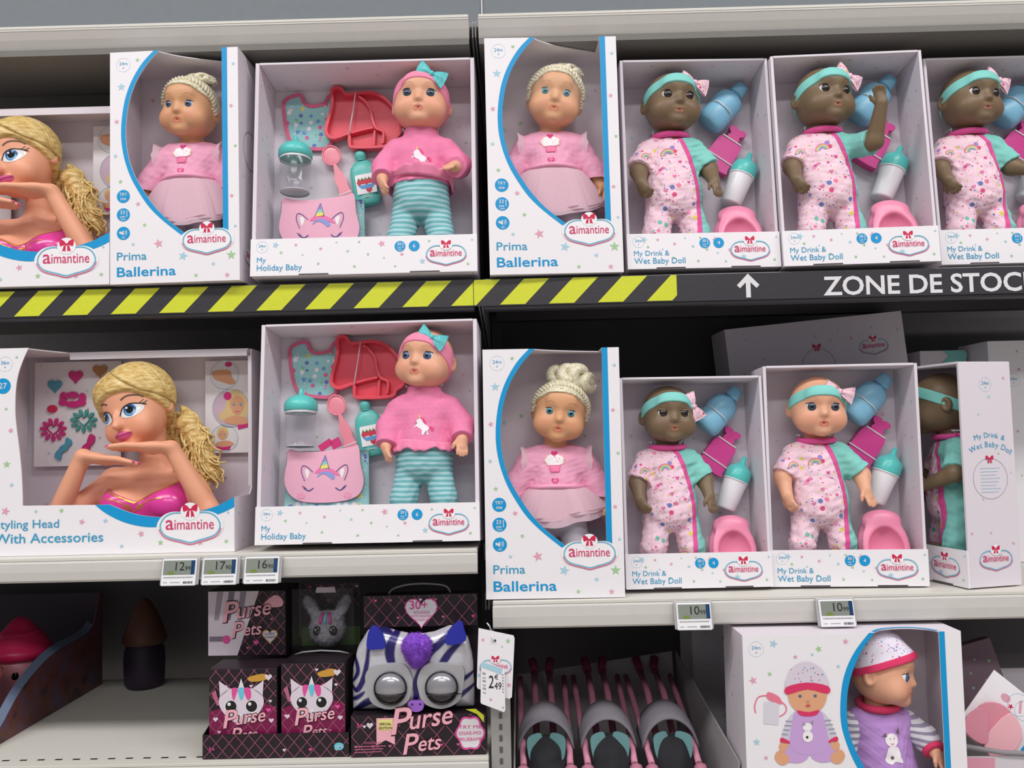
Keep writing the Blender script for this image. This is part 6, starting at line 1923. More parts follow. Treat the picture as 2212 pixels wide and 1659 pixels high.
# baby doll carton turned so that its side panel faces out
ang = -76
cw = (.695, 1.365)
BX['M7'] = open_box('baby doll carton turned sideways at the lower right, its side panel facing out',
    frame(cw[0]-.126*.975*cos(radians(ang)), cw[1]-.126*.975*sin(radians(ang)), 1.1962, ang, 0, 0, .975), DW, DH, DD, .0595, .005, 'My Drink &', 'Wet Baby Doll', '4', 18)
side = [c for c in BX['M7'].children if c.name.startswith('side_panel')][-1]
R90 = Matrix.Translation((DW/2+.0005, 0, 0)) @ Matrix.Rotation(pi/2, 4, 'Z')
b = MB()
age_badge(b, .050, .328, .0115, 0)
b.build('age_badge', side, R90); b = MB()
for t, r, zc, sz in (('My Drink &', .080, .163, .0120), ('Wet Baby Doll', .066, .1615, .0130)):
    w = text_data(t)[3]*sz*.95; n = len(t); x = -w/2
    for ch in t:
        cwid = (text_data(ch)[3]-text_data(ch)[2])*sz*.95+.0013 if ch != ' ' else .004
        a = (x+cwid/2)/r
        if ch != ' ': b.text(ch, .050+r*sin(a), zc+r*cos(a)-.002, 0, sz, TXTB, 0, 'c', ang=-a)
        x += cwid
b.ring(.050, .174, .033, .0006, 0, GREYP)
for i in range(8): b.line([(.050-.019, .191-.0055*i), (.050+.019-.004*(i % 3), .191-.0055*i)], .0008, 0, PALEB)
bow_shape(b, .050, .2065, .0075, -.0003, REDP)
o = b.build('side_print', side, R90)
logo(side, .052, .045, .033, 0, R90, bold=False)
baby_doll('dark baby doll seen from the side in the turned carton, arm across its front', BX['M7'].matrix_world @ frame(.0330, .0530, .0035, -24, 0, 0, .985), 'dark', 'brown', (-16, 4, -3),
    [A_left_low, arm(1, (.066, -.012, .182), (.036, -.050, .160), (-.9, -.25, -.1), (.1, .9, .2), .5)], seed=8, group='baby dolls in floral suits', bow_at=(-.020, .083), bow_roll=8)

# ------------------------------------------------------------------ purple doll carton, lower right
W_, H_, d_ = .3256, .36, .112
Q = empty('capped_doll_carton', 'white carton with a purple suited doll and its printed picture, lower right', 'doll box', frame(.4809, 1.30, .7868, 1.0, 0, .22))
BX['Q'] = Q
h = W_/2; t = .0015; y = -.0019
qo = [(0.0262, H_), (0.0242, 0.3580), (0.0072, 0.3382), (-0.0065, 0.3159), (-0.0162, 0.2895), (-0.0209, 0.259), (-0.0212, 0.2305), (-0.0161, 0.2061), (-0.0051, 0.1756), (0.0125, 0.1450), (.040, .112), (.075, .085)]
qi = [(0.0345, H_), (0.0320, 0.3570), (0.0158, 0.3371), (0.0022, 0.3117), (-0.0077, 0.2832), (-0.0117, 0.2547), (-0.0112, 0.2263), (-0.0063, 0.2039), (0.0034, 0.1795), (0.0198, 0.1500), (.046, .119), (.080, .094)]
so, si = smooth_curve(qo, 4), smooth_curve(qi, 4)
xr = .1300
b = MB(); b.poly(si+[(xr, .094), (xr, H_), (h, H_), (h, 0), (-h, 0), (-h, H_)], -.0016, 0, WHITE)
b.strip(so, si, y, BLUE); b.sheet([(xr, .09), (xr+.0085, .09), (xr+.0085, H_), (xr, H_)], y, BLUE)
for i, (x, z, r, mm) in enumerate([(-.117, .347, .0068, PALEB), (-.085, .327, .004, PINKP), (-.050, .338, .0055, GREENP), (-.0095, .348, .005, PINKP), (-.124, .303, .004, GREENP), (-.149, .294, .0065, PINKP), (-.022, .312, .0035, PALEB), (-.147, .205, .006, PALEB), (-.134, .182, .004, PINKP), (-.148, .163, .004, GREENP), (-.06, .33, .003, PALEB), (-.1, .12, .006, PINKP), (-.03, .11, .005, GREENP)]):
    b.star(x, z, r, y, mm, .3*((i % 3)-1))
age_badge(b, -.1429, .3395, .0110, y)
qf = b.build('front_panel', Q)
# printed picture: doll sitting, bottle beside it
LILP = mat('print_lilac', 'c9a3d9', .6); LILD = mat('print_violet', 'b48cca', .6); CAPP = mat('print_cap_grey', 'd9cfdc', .6); SKP = mat('print_doll_skin', 'e0a57f', .6); STRP = mat('print_sleeve_grey', 'cfcad8', .6); STRD = mat('print_sleeve_stripe', '9c97ab', .6)
b = MB(); cx = -.0695
def sh(pts, k, m, cl=True): b.sheet(smooth_curve([(cx+a, c) for a, c in pts], 3, True), y-.0002*k, m)
for s in (-1, 1):
    sh([(s*.017, .248), (s*.028, .240), (s*.037, .222), (s*.041, .208), (s*.030, .204), (s*.022, .222)], 1, STRP)
    for q in range(4): b.line([(cx+s*(.0225+.0028*q), .2295-.0062*q+.004), (cx+s*(.0335+.0022*q), .2325-.0062*q+.002)], .0018, y-.0004, STRD)
    sh([(s*.041, .211), (s*.030, .206), (s*.029, .202), (s*.042, .204)], 3, CUFF)
    sh([(s*.041, .204), (s*.045, .198), (s*.041, .190), (s*.035, .192), (s*.031, .202)], 3, SKP)
    sh([(s*.006, .192), (s*.030, .200), (s*.044, .194), (s*.040, .178), (s*.016, .174), (s*.002, .182)], 2, LILP)
    sh([(s*.046, .192), (s*.052, .182), (s*.044, .172), (s*.033, .174), (s*.031, .184)], 3, SKP)
sh([(-.018, .249), (0, .246), (.018, .249), (.026, .222), (.028, .196), (.010, .186), (-.010, .186), (-.028, .196), (-.026, .222)], 3, LILP)
sh([(0, .298), (.026, .290), (.029, .274), (.025, .258), (.012, .247), (-.012, .247), (-.025, .258), (-.029, .274), (-.026, .290)], 4, SKP)
sh([(-.031, .281), (-.028, .302), (-.014, .317), (.004, .320), (.021, .311), (.030, .296), (.030, .281), (0, .287)], 5, CAPP)
sh([(-.031, .284), (0, .290), (.031, .284), (.030, .273), (0, .280), (-.030, .273)], 6, CUFF)
sh([(-.016, .250), (0, .247), (.016, .250), (.012, .243), (0, .241), (-.012, .243)], 6, CUFF)
for s in (-1, 1): b.disc(cx+s*.0112, .2705, .0024, y-.0014, IRIS['blue'], 12, .0020)
b.disc(cx, .2625, .0024, y-.0014, mat('print_nose', 'd08f6c', .6), 10, .0017); b.disc(cx, .2565, .0036, y-.0014, mat('print_mouth', 'c85f50', .6), 12, .0020)
rnd = random.Random(3)
for i in range(22): b.disc(cx+rnd.uniform(-.024, .024), rnd.uniform(.291, .313), .0009, y-.0013, [CUFF, LILD, BLUE][i % 3], 6)
b.disc(cx-.002, .2255, .0070, y-.0012, CUPW, 14, .0062); b.disc(cx-.002, .2120, .0078, y-.0012, CUPW, 14, .0085)
b.sheet([(cx-.010, .228), (cx-.006, .233), (cx-.005, .228)], y-.0014, GREYP); b.sheet([(cx+.003, .233), (cx+.007, .235), (cx+.006, .228)], y-.0014, GREYP); b.disc(cx-.003, .211, .002, y-.0014, BLACKP, 8)
b.build('doll_picture', qf)
b = MB(); bx = -.124
b.sheet([(bx-.012, .231), (bx+.010, .229), (bx+.012, .262), (bx-.010, .263)], y-.0002, mat('print_bottle', 'd9d4de', .6))
b.sheet(smooth_curve([(bx-.006, .270), (bx-.004, .277), (bx+.006, .274), (bx+.014, .268), (bx+.016, .259), (bx+.006, .262), (bx-.002, .265)], 3, True), y-.0004, mat('print_bottle_cap', 'e77a93', .6))
b.line(smooth_curve([(bx-.006, .272), (bx-.018, .270), (bx-.024, .258), (bx-.023, .247)], 5), .0018, y-.0003, mat('print_bottle_cap', 'e77a93', .6))
b.line(smooth_curve([(bx+.014, .264), (bx+.022, .256), (bx+.021, .247), (bx+.012, .241)], 5), .0018, y-.0003, mat('print_bottle_cap', 'e77a93', .6))
b.build('bottle_picture', qf)
b = MB(); b.box(-h, h, d_-t, d_, 0, H_, INNER); scatter_stars(b, .02, h-.02, .12, H_-.02, d_-t-.0004, 5, 71, (.002, .004)); b.build('back_panel', Q)
for s in (-1, 1):
    b = MB(); x0, x1 = (-h, -h+t) if s < 0 else (h-t, h)
    b.box(x0, x1, .0002, d_-t-.0002, 0, H_, INNER); inner_side_stars(b, x0-.0004 if s < 0 else x1+.0004, W_, d_, .05, H_-.02, 72+s, 12); b.build('side_panel', Q)
cut = smooth_curve([(.0345, .0004), (.050, .016), (.075, .024), (.100, .024), (.120, .014), (xr, .0004)], 4)
b = MB(); b.poly([(-h+t, d_-t-.0002), (-h+t, .0004)]+cut+[(h-t, .0004), (h-t, d_-t-.0002)], 0, t, INNER)
rim = smooth_curve([(.0345, .0004), (.050, .016), (.075, .024), (.100, .024), (.120, .014), (xr, .0004)], 4)
b.line([(x, q+.003) for x, q in rim], .006, -.0003, BLUE)
b.warp(lambda a, q, c: (a, c, H_-q)); b.build('top_panel', Q)
b = MB(); b.box(-h+t, h-t, .0005, d_-t-.0003, 0, t, INNER); b.build('bottom_panel', Q)
b = MB(); b.sheet(si+[(xr, .094), (xr, H_)], .0006, FILM); b.build('window_film', Q, label='clear plastic window')
baby_doll('doll in a purple suit and dotted cap, looking right out of the lower right carton', Q.matrix_world @ frame(.0600, .0545, .0030, 0, 0, 0, .95), 'pale', 'blue', (56, 3, 4),
    [arm(-1, (-.060, .0, .180), (-.066, -.014, .142), (.0, -.2, -1), (.8, .3, 0), .5), arm(1, (.066, -.014, .198), (.070, -.034, .184), (.45, -.25, -.85), (-.7, .6, 0), .2)], hoff=(0, 0, 0), outfit='hat', seed=9)

# ------------------------------------------------------------------ toy purse cartons at lower left
PK = mat('purse_carton_black', '241a22', .4, 0, .4); PKG = mat('purse_carton_plum', '7a1648', .4, 0, .4); PKL = mat('print_dusty_pink', 'b4637f', .5); PKT = mat('print_blush_lettering', 'efaebb', .45); PKH = mat('print_hot_pink', 'e0509a', .45); PKS = mat('print_lettering_edge', '3a0f26', .5)
UNI = mat('print_pale_animal', 'dccfdb', .5); GOLDP = mat('print_amber', 'c8963c', .5); AQ = mat('print_aqua', '6cc4d8', .5)
def lattice(b, x0, x1, z0, z1, y, step=.026, seed=0, marks=True):
    rnd = random.Random(seed)
    def seg(x, z, dx, dz):
        # clip a slanted line to the rectangle
        t0, t1 = -10., 10.
        for p, q, lo, hi in ((x, dx, x0, x1), (z, dz, z0, z1)):
            a, c = (lo-p)/q, (hi-p)/q
            t0 = max(t0, min(a, c)); t1 = min(t1, max(a, c))
        if t1 > t0+1e-4: b.line([(x+dx*t0, z+dz*t0), (x+dx*t1, z+dz*t1)], .0007, y, PKL)
    w = x1-x0; hh = z1-z0
    for i in range(-40, 60):
        seg(x0+i*step, z0, 1., 1.15); seg(x0+i*step, z0, -1., 1.15)
    if marks:
        for i in range(int(w/step)+1):
            for j in range(int(hh/(step*1.15/1))+1):
                x, z = x0+(i+.5*(j % 2)+.25)*step, z0+(j+.5)*step*.575*2
                if x0+.004 < x < x1-.004 and z0+.004 < z < z1-.004 and rnd.random() < .55:
                    b.heart(x, z, .0028, y-.0002, rnd.choice([PKH, UNI, PKL]))
def script_title(parent, x, z, s, y, M=None):
    """two-line slanted lettering with a dark edge"""
    b = MB()
    def word(t, x0, zz, sz, wd, m, wgt, yy, an):
        v = text_data(t, 0)[3]-text_data(t, 0)[2]
        b.text(t, x0, zz, yy, sz, m, wgt, width=wd, shear=.28, ang=an)
    for m, wgt, yy in ((PKS, .045, y), (PKT, .010, y-.0004)):
        word('P', x-s*1.12, z-s*.12, s*1.25, s*.62, m, wgt, yy, .10)
        word('urse', x-s*.50, z+s*.04, s*.92, s*1.50, m, wgt, yy, .12)
        word('P', x-s*.72, z-s*.80, s*.98, s*.46, m, wgt, yy, .08)
        word('ets', x-s*.22, z-s*.70, s*.74, s*.78, m, wgt, yy, .08)
    return b.build('title_lettering', parent, M)
def animal_face(b, x, z, s, y):
    """plain pale big-eyed animal head with ears and a horn"""
    b.sheet(smooth_curve([(x+s*a, z+s*c) for a, c in ((0, .62), (.5, .6), (.9, .35), (1.0, -.05), (.75, -.5), (.3, -.85), (0, -.92), (-.3, -.85), (-.75, -.5), (-1.0, -.05), (-.9, .35), (-.5, .6))], 3, True), y, UNI)
    for k in (-1, 1):
        b.sheet([(x+k*s*.95, z+s*.25), (x+k*s*1.0, z+s*.95), (x+k*s*.5, z+s*.60)], y, UNI)
        b.disc(x+k*s*.48, z-s*.18, s*.30, y-.0003, LETTERW, 18); b.disc(x+k*s*.46, z-s*.16, s*.25, y-.0004, BLACKP, 16); b.disc(x+k*s*.46-s*.08, z-s*.06, s*.08, y-.0006, LETTERW, 10)
    b.sheet([(x-s*.16, z+s*.55), (x+s*.16, z+s*.55), (x, z+s*1.05)], y-.0003, LETTERW)
    for q, m in ((-.28, PKH), (0., AQ), (.26, PKH)):
        b.sheet(smooth_curve([(x+s*(q-.13), z+s*.62), (x+s*(q+.13), z+s*.62), (x+s*(q*1.3+.10), z+s*.26), (x+s*q*1.2, z+s*.10), (x+s*(q*1.1-.10), z+s*.30)], 3, True), y-.0004, m)
    b.disc(x, z-s*.55, s*.10, y-.0004, LETTERW, 10, s*.07)
def purse_box(label, M, W, H, d, kind, seed):
    e = empty('toy_purse_carton', label, 'toy box', M, 'small purse cartons')
    b = MB(); b.box(-W/2, W/2, 0, d, 0, H, PK)
    y = -.0004
    if kind == 'face':
        b.sheet([(-W/2+.0005, .001), (W/2-.0005, .001), (W/2-.0005, H*.55), (W*.2, H*.62), (-W*.2, H*.58), (-W/2+.0005, H*.50)], y, PKG)
    lattice(b, -W/2+.001, W/2-.001, .001, H-.001, y-.0002, .020, seed)
    if kind == 'photo':
        b.sheet([(-W/2+.0005, .0005), (-W*.12, .0005), (W*.16, H-.0005), (-W/2+.0005, H-.0005)], y-.0006, UNI)
        for k, (xx, mm) in enumerate(((-.42, '9f97a6'), (-.27, '7e7686'), (-.12, '8f8796'))):
            b.sheet([(xx*W, H*.55), ((xx+.06)*W, H*.55), ((xx+.12)*W, H-.001), ((xx+.04)*W, H-.001)], y-.0008, mat('photo_grey_'+str(k), mm, .5))
        b.sheet([(-W*.48, H*.22), (-W*.3, H*.22), (-W*.27, H*.30), (-W*.48, H*.30)], y-.0008, mat('photo_grey_1', '7e7686', .5)); b.disc(-W*.26, H*.25, .007, y-.001, PKH, 12)
        b.sheet(smooth_curve([(W*.22, H*.78), (W*.36, H*.93), (W*.46, H*.86), (W*.46, H*.76), (W*.34, H*.74)], 3, True), y-.0008, PKT)
        b.heart(W*.30, H*.30, .014, y-.001, GOLDP); b.heart(W*.30, H*.30, .012, y-.0012, UNI)
        b.text('LUXEY', W*.30, H*.315, y-.0016, .0056, PK, 0, 'c'); b.text('CHARMS', W*.30, H*.265, y-.0016, .0050, PK, 0, 'c')
        b.heart(W*.12, H*.20, .005, y-.0008, PKH)
    body = b.build('carton_body', e, bevel=.0006)
    if kind == 'face':
        q = MB(); animal_face(q, -W*.02, H*.61, W*.33, y-.0008)
        q.sheet(smooth_curve([(W*.08, H*.90), (W*.30, H*.94), (W*.40, H*.90), (W*.30, H*.86), (W*.12, H*.85)], 3, True), y-.0007, GOLDP); q.heart(W*.38, H*.90, .006, y-.0009, UNI)
        q.sheet([(-W*.46, H*.72), (-W*.40, H*.76), (-W*.34, H*.58), (-W*.38, H*.58)], y-.0007, PKL)
        for hx, hz, hm in ((W*.38, H*.52, PKH), (W*.42, H*.40, UNI), (-W*.40, H*.42, UNI)): q.heart(hx, hz, .0042, y-.0009, hm)
        q.build('animal_picture', body)
        script_title(body, W*.04, H*.345, W*.29, y-.0012)
        q = MB(); q.text('5+', -W*.44, H*.02, y-.0010, .007, PKT, .01); q.build('age_mark', body)
    else:
        script_title(body, W*.02, H*.56, W*.29, y-.0016)
    return e, body
zb = .9665
# printed tray that holds the two faced cartons
tr = empty('display_tray', 'low black printed cardboard tray under the two animal face cartons', 'tray', frame(-.3875, 1.340, zb))
b = MB(); b.box(-.1140, .1115, 0, .0015, 0, .0365, PK); lattice(b, -.113, .1105, .0005, .036, -.0004, .020, 5); b.text('5+', -.104, .012, -.0008, .009, PKH, .01); b.disc(.096, .016, .0075, -.0008, AQ, 16, .0058); b.text('SM', .096, .0135, -.0012, .006, LETTERW, .01, 'c'); b.build('front_panel', tr)
for s in (-1, 1):
    x0 = -.1140 if s < 0 else .1100
    b = MB(); b.add([(x0, .0016, 0), (x0+.0015, .0016, 0), (x0+.0015, .150, 0), (x0, .150, 0), (x0, .0016, .0365), (x0+.0015, .0016, .0365), (x0+.0015, .150, .070), (x0, .150, .070)], [(0, 3, 2, 1), (4, 5, 6, 7), (0, 1, 5, 4), (1, 2, 6, 5), (2, 3, 7, 6), (3, 0, 4, 7)], PK); b.build('side_panel', tr)
b = MB(); b.box(-.1124, .1099, .0016, .150, .0002, .0018, PK); b.build('bottom_panel', tr)
purse_box('small purse carton with an animal face, front left in the tray', frame(-.4415, 1.3475, .9690, -1, 0, 0), .1060, .1310, .060, 'face', 1)
purse_box('small purse carton with an animal face, in the tray beside the zebra purse', frame(-.3325, 1.3475, .9690, -1, 0, 0), .1000, .1370, .060, 'face', 2)
b = MB(); b.tube([(-.373, 1.398, 1.1078), (-.360, 1.392, 1.1125), (-.330, 1.390, 1.1150), (-.300, 1.392, 1.1125), (-.287, 1.398, 1.1078)], .0014, GREYP, 8)
tag(b.build('carry_handle_cord'), 'thin grey cord handle on the tray carton beside the zebra purse', 'cord')
# upper row stands on a dark inner stand behind
b = MB(); b.box(-.496, -.2820, 1.500, 1.560, .9690, 1.0990, PK); tag(b.build('display_riser'), 'black cardboard riser behind the tray cartons', 'riser')
purse_box('small purse carton with photo print and slanted lettering, upper left of the group', frame(-.4580, 1.4190, 1.0995+.003, -2, 0, 0), .1290, .1045, .075, 'photo', 3)
e = empty('toy_purse_carton', 'see-through purse carton with a grey fluffy toy, upper right of the group', 'toy box', frame(-.3330, 1.4200, 1.0995), 'small purse cartons')
W, H = .1020, .1080
b = MB(); b.box(-W/2, W/2, .058, .060, 0, H, PK); lattice(b, -W/2+.001, W/2-.001, H*.62, H-.001, .0576, .02, 9); b.build('back_panel', e)
GRN = mat('print_dark_green', '3f5a2e', .6)
b = MB(); b.box(-W/2, W/2, 0, .058, 0, .002, PK); b.sheet([(-W/2+.001, .003), (W/2-.001, .003), (W/2-.001, .034), (-W/2+.001, .034)], .0574, GRN); b.build('base_insert', e)
b = MB(); b.sheet([(-W/2, 0), (W/2, 0), (W/2, H), (-W/2, H)], 0, film('pack_film', gloss=.03)); b.add([(W/2, 0, 0), (W/2, .058, 0), (W/2, .058, H), (W/2, 0, H)], [(0, 1, 2, 3)], film('pack_film')); b.add([(-W/2, 0, 0), (-W/2, .058, 0), (-W/2, .058, H), (-W/2, 0, H)], [(0, 1, 2, 3)], film('pack_film')); b.build('window_film', e)
b = MB(); b.poly([(-.017, .098), (.017, .098), (.015, .107), (-.015, .107)], .02, .021, UNI); b.build('hang_tab', e)
FUR = mat('grey_plush', 'a9a5ae', .9, 0, .1, .12, 220)
pl = empty('plush_toy', 'grey plush animal head sealed in the see-through purse carton', 'plush toy', frame(-.3330, 1.4510, 1.1070, 0, 0, 0, .86))
F = Field((-.055, -.035, 0), (.055, .026, .105), .0016)
F.ell((0, 0, .036), (.034, .022, .033), 0); F.ell((0, -.012, .022), (.017, .014, .014), .01); F.ell((-.031, 0, .077), (.011, .008, .024), .01, R=Matrix.Rotation(radians(-28), 3, 'Y')); F.ell((.031, 0, .077), (.011, .008, .024), .01, R=Matrix.Rotation(radians(28), 3, 'Y')); F.noise(.0012, 700, 2)
add_fur(solid('plush_head', F, FUR, pl), 3000, .0050, .0006, 6)
for s in (-1, 1):
    b = MB(); b.ball((s*.0150, -.0205, .034), (.0085, .004, .0095), PUPIL, 16, 10); b.ball((s*.0150-.003, -.0245, .037), .0018, LETTERW, 8, 6); b.build('eye', pl)
b = MB()
for q, m in ((-.006, PKH), (.0, AQ), (.006, PKH)): b.tube([(q, -.010, .066), (q*1.4, -.019, .058), (q*1.6, -.0215, .048)], .0030, m, 8)
b.build('forelock', pl)

# ------------------------------------------------------------------ zebra purse pack
Zx, Zy = -.1690, 1.337
z0 = .9668
zp = empty('zebra_purse_pack', 'black carton base and header framing the zebra striped purse', 'toy box', frame(Zx, Zy, z0, 1.0))
W = .2060
b = MB(); b.box(-W/2, W/2, 0, .085, 0, .0620, PK); lattice(b, -W/2+.001, W/2-.001, .001, .061, -.0004, .026, 21)
b.text('5+', -.094, .045, -.0008, .009, PKH, .01); b.heart(-.074, .0475, .0055, -.0008, UNI)
for i in range(3): b.line([(-.098, .016-.0042*i), (-.050-.004*i, .0165-.0042*i)], .0015, -.0008, PKL)
b.text('WARNING', -.083, .0195, -.0010, .0055, PKL, .01)
base = b.build('carton_base', zp, bevel=.0006)
b = MB(); b.sheet([(-.064, .058), (-.036, .058), (-.036, .018), (-.050, .025), (-.064, .018)], -.0010, PKT)
b.sheet([(-.061, .056), (-.039, .056), (-.039, .040), (-.061, .040)], -.0013, mat('print_lemon', 'e6dc8a', .5)); b.text('SPECIAL', -.050, .0475, -.0017, .0052, PKS, .01, 'c'); b.text('EDITION', -.050, .0415, -.0017, .0052, PKS, .01, 'c')
b.build('rosette_print', base)
script_title(base, .0080, .0385, .0440, -.0016)
b = MB(); 
pts = [(.0790+.0215*(1+.07*cos(6*t))*cos(t), .0325+.0255*(1+.07*cos(6*t))*sin(t)) for t in np.linspace(0, 2*pi, 48, endpoint=False)]
b.sheet(pts, -.0012, PKH); b.sheet([(.0790+(x-.0790)*.88, .0325+(z-.0325)*.88) for x, z in pts], -.0015, LETTERW)
for i, s_ in enumerate(('TRY ME', 'ESSAIE-MOI', 'PRUEBAME')): b.text(s_, .0790, .0395-.0092*i, -.0020, .0074, PKH, .0, 'c', width=min(.034, .006*len(s_)))
b.sheet([(.073, .0685), (.090, .0610), (.1005, .0480), (.1005, .0590), (.088, .0690)], -.0021, TAPEY)
b.build('try_me_burst', base)
# header with heart flash, posts at the sides
b = MB(); b.box(-.0900, .0920, .050, .085, .1835, .2330, PK); lattice(b, -.089, .091, .1845, .232, .0496, .024, 22); hd = b.build('carton_header', zp, bevel=.0006)
b = MB(); hx, hz = .0020, .2080
b.heart(hx, hz, .0285, .0492, PKH); b.heart(hx, hz, .0265, .0489, LETTERW); b.text('30+', hx-.004, hz+.0035, .0485, .0190, PKH, .015, 'c'); b.text('SOUNDS', hx+.001, hz-.0045, .0485, .0066, PKH, 0, 'c'); b.text('EFFETS SONORES', hx, hz-.0098, .0485, .0052, PKH, 0, 'c', width=.034); b.text('SONIDOS', hx, hz-.0155, .0485, .0052, PKH, 0, 'c')
b.build('heart_flash', hd)
b = MB(); b.box(-.0900, .0920, .083, .085, .062, .1835, PK); b.build('back_panel', zp)
b = MB(); b.tube(smooth_curve([(-.052, .067, .2330), (-.044, .066, .2415), (-.020, .065, .2478), (.012, .065, .2485), (.040, .066, .2440), (.048, .067, .2330)], 4), .0016, GREYP, 8); b.build('carry_cord', zp, label='grey cord handle')
# the purse itself
SIL = mat('purse_silver_foil', 'b8b6bd', .22, .55, .6, .05, 25)
def zebra_mat():
    m = bpy.data.materials.new('purse_zebra_foil'); m.use_nodes = True
    n = m.node_tree.nodes; l = m.node_tree.links; bb = n['Principled BSDF']
    bb.inputs['Roughness'].default_value = .25; bb.inputs['Metallic'].default_value = .25; bb.inputs['Specular IOR Level'].default_value = .6
    a = n.new('ShaderNodeAttribute'); a.attribute_name = 'Col'; l.new(a.outputs['Color'], bb.inputs['Base Color'])
    return m
pz = empty('zebra_purse', 'silver and navy zebra striped toy purse with half closed eyes and purple tuft', 'purse', frame(Zx+.004, Zy+.0065, z0, 1.0))
F = Field((-.115, -.006, .060), (.10, .052, .205), .0016)
out = [(-.1080, .0625), (-.1090, .095), (-.1085, .125), (-.1000, .160), (-.0840, .1850), (-.0600, .1895), (-.036, .182), (-.0080, .1760), (.0200, .1800), (.044, .1890), (.0560, .1880), (.0730, .170), (.0800, .140), (.0815, .105), (.0810, .0625)]
ox = np.array([p[0] for p in out]); 
def purse_d(x, y, z):
    zt = np.interp(x, [-.1090, -.1085, -.1000, -.0840, -.0600, -.036, -.008, .02, .044, .056, .073, .080, .0815], [.095, .125, .160, .1850, .1895, .182, .176, .18, .189, .188, .170, .140, .105]).astype(np.float32)
    dz_ = np.maximum(z-zt, .0632-z); dx_ = np.maximum(x-.0815, -.109-x)
    e_ = np.maximum(dz_, dx_)
    th = .020*np.clip(1-np.exp(e_/.012), 0, 1)**.7+.001
    return np.maximum(np.abs(y-.024)-th, e_)
F._op(purse_d, [-.2]*3, [.3]*3, 0, 'u')
NAV = np.array(lin('2b2466')[:3]); SLV = np.array(lin('cfcdd4')[:3])
stripes = [[(-.104, .15), (-.098, .125), (-.1075, .108)], [(-.108, .10), (-.10, .096), (-.090, .112), (-.083, .140), (-.080, .172)], [(-.072, .19), (-.06, .187), (-.045, .180)], [(-.036, .184), (-.046, .165), (-.047, .145), (-.036, .112)], [(.052, .186), (.030, .165), (.012, .150), (.004, .13), (-.006, .108), (-.008, .085), (-.014, .07)], [(.060, .165), (.044, .150), (.030, .130), (.020, .113)], [(.080, .118), (.066, .110), (.055, .104)], [(.081, .098), (.064, .088), (.052, .078), (.05, .062)], [(-.109, .080), (-.098, .086), (-.088, .094)], [(-.105, .064), (-.088, .076), (-.074, .084), (-.066, .098)], [(-.054, .064), (-.040, .070), (-.024, .076)], [(.0, .064), (.018, .074), (.03, .084)], [(-.060, .108), (-.066, .118), (-.058, .128)], [(-.014, .19), (-.02, .172), (-.006, .163)]]
swid = [.006, .0075, .009, .013, .012, .010, .006, .007, .006, .010, .008, .006, .004, .004]
def zcol(P):
    C = np.tile(SLV, (len(P), 1)); x, z = P[:, 0], P[:, 2]
    for st_, w in zip(stripes, swid):
        q = np.array(smooth_curve(st_, 6)); d = np.full(len(P), 9.)
        n = len(q)
        for i in range(n-1):
            a, c = q[i], q[i+1]; v = c-a; t_ = np.clip(((x-a[0])*v[0]+(z-a[1])*v[1])/(v @ v), 0, 1)
            f = (i+t_)/(n-1); ww = w*.5*(.45+.75*np.sin(np.pi*np.clip(f*.9+.08, 0, 1)))
            d = np.minimum(d, np.hypot(x-a[0]-v[0]*t_, z-a[1]-v[1]*t_)-ww)
        k = np.clip(.5-d/.0016, 0, 1)[:, None]; C = C*(1-k)+NAV*k
    return C
body, pb = solid('purse_body', F, zebra_mat(), pz, col=zcol, it=2, keep=True)
RING = mat('eye_ring_grey', 'adabaf', .45, .1, .5); LIDS = mat('eyelid_silver', 'a9a7ad', .25, .5, .6); GLOSS = mat('eye_gloss_black', '17141c', .08, 0, .7)
for s, ex, ez in ((-1, -.0480, .1040), (1, .0305, .1030)):
    b = MB(); P = smooth_curve([(ex+.0365*a, ez+.0345*c) for a, c in ((0, 1), (-.65, .92), (-1, .55) if s < 0 else (-.95, .4), (-.95, -.1), (-.72, -.72), (0, -1), (.72, -.72), (.95, -.1), (.95, .4) if s < 0 else (1.0, .75), (.65, .92))], 4, True)
    b.poly(P, -.0045, .004, RING); rg = b.build('eye_ring', pz, bevel=.0015)
    b = MB(); c = (ex+.002, -.0060, ez-.002)
    k = 16; r = .0235
    prof = [(r*max(1e-4, sin(pi*i/k)), -r*cos(pi*i/k)) for i in range(k+1)]
    b.lathe(prof, LIDS, 26, Matrix.Translation(c) @ Matrix.Rotation(radians(8), 4, 'X') @ Matrix.Diagonal((1, .62, 1, 1)), [GLOSS if i < 7 else LIDS for i in range(k)]); b.build('eyeball', pz)
    b = MB(); b.tube([(ex+.002+.0245*cos(t), -.0075, ez-.002+.0245*sin(t)) for t in np.linspace(0, 2*pi, 37)], .0013, GLOSS, 8, caps=False); b.build('eye_rim', pz)
    b = MB(); b.tube([(ex+.002+.0236*sin(t), -.0075-.0143*cos(t), ez-.0105+.001*cos(t)) for t in np.linspace(-1.4, 1.4, 15)], .0010, GLOSS, 6)
    if s > 0: b.tube([(ex+.0255, -.011, ez-.0105), (ex+.036, -.013, ez-.0095)], .0009, GLOSS, 6)
    b.build('lash_line', pz)
TUFT = mat('purple_fluff', '9a5fd8', .9, 0, .1, .18, 260)
F = Field((-.040, -.032, .125), (.032, .036, .196), .0013); F.ell((-.0048, -.004, .1650), (.0225, .0135, .0165), 0); F.ell((-.0048, -.003, .1480), (.0135, .0115, .0150), .014); F.noise(.0010, 420, 3)
add_fur(solid('fluff_tuft', F, TUFT, pz, it=1), 2600, .0055, .0006, 5)
EARM = mat('ear_royal_blue', '2a2f9c', .5, 0, .3, .05, 200)
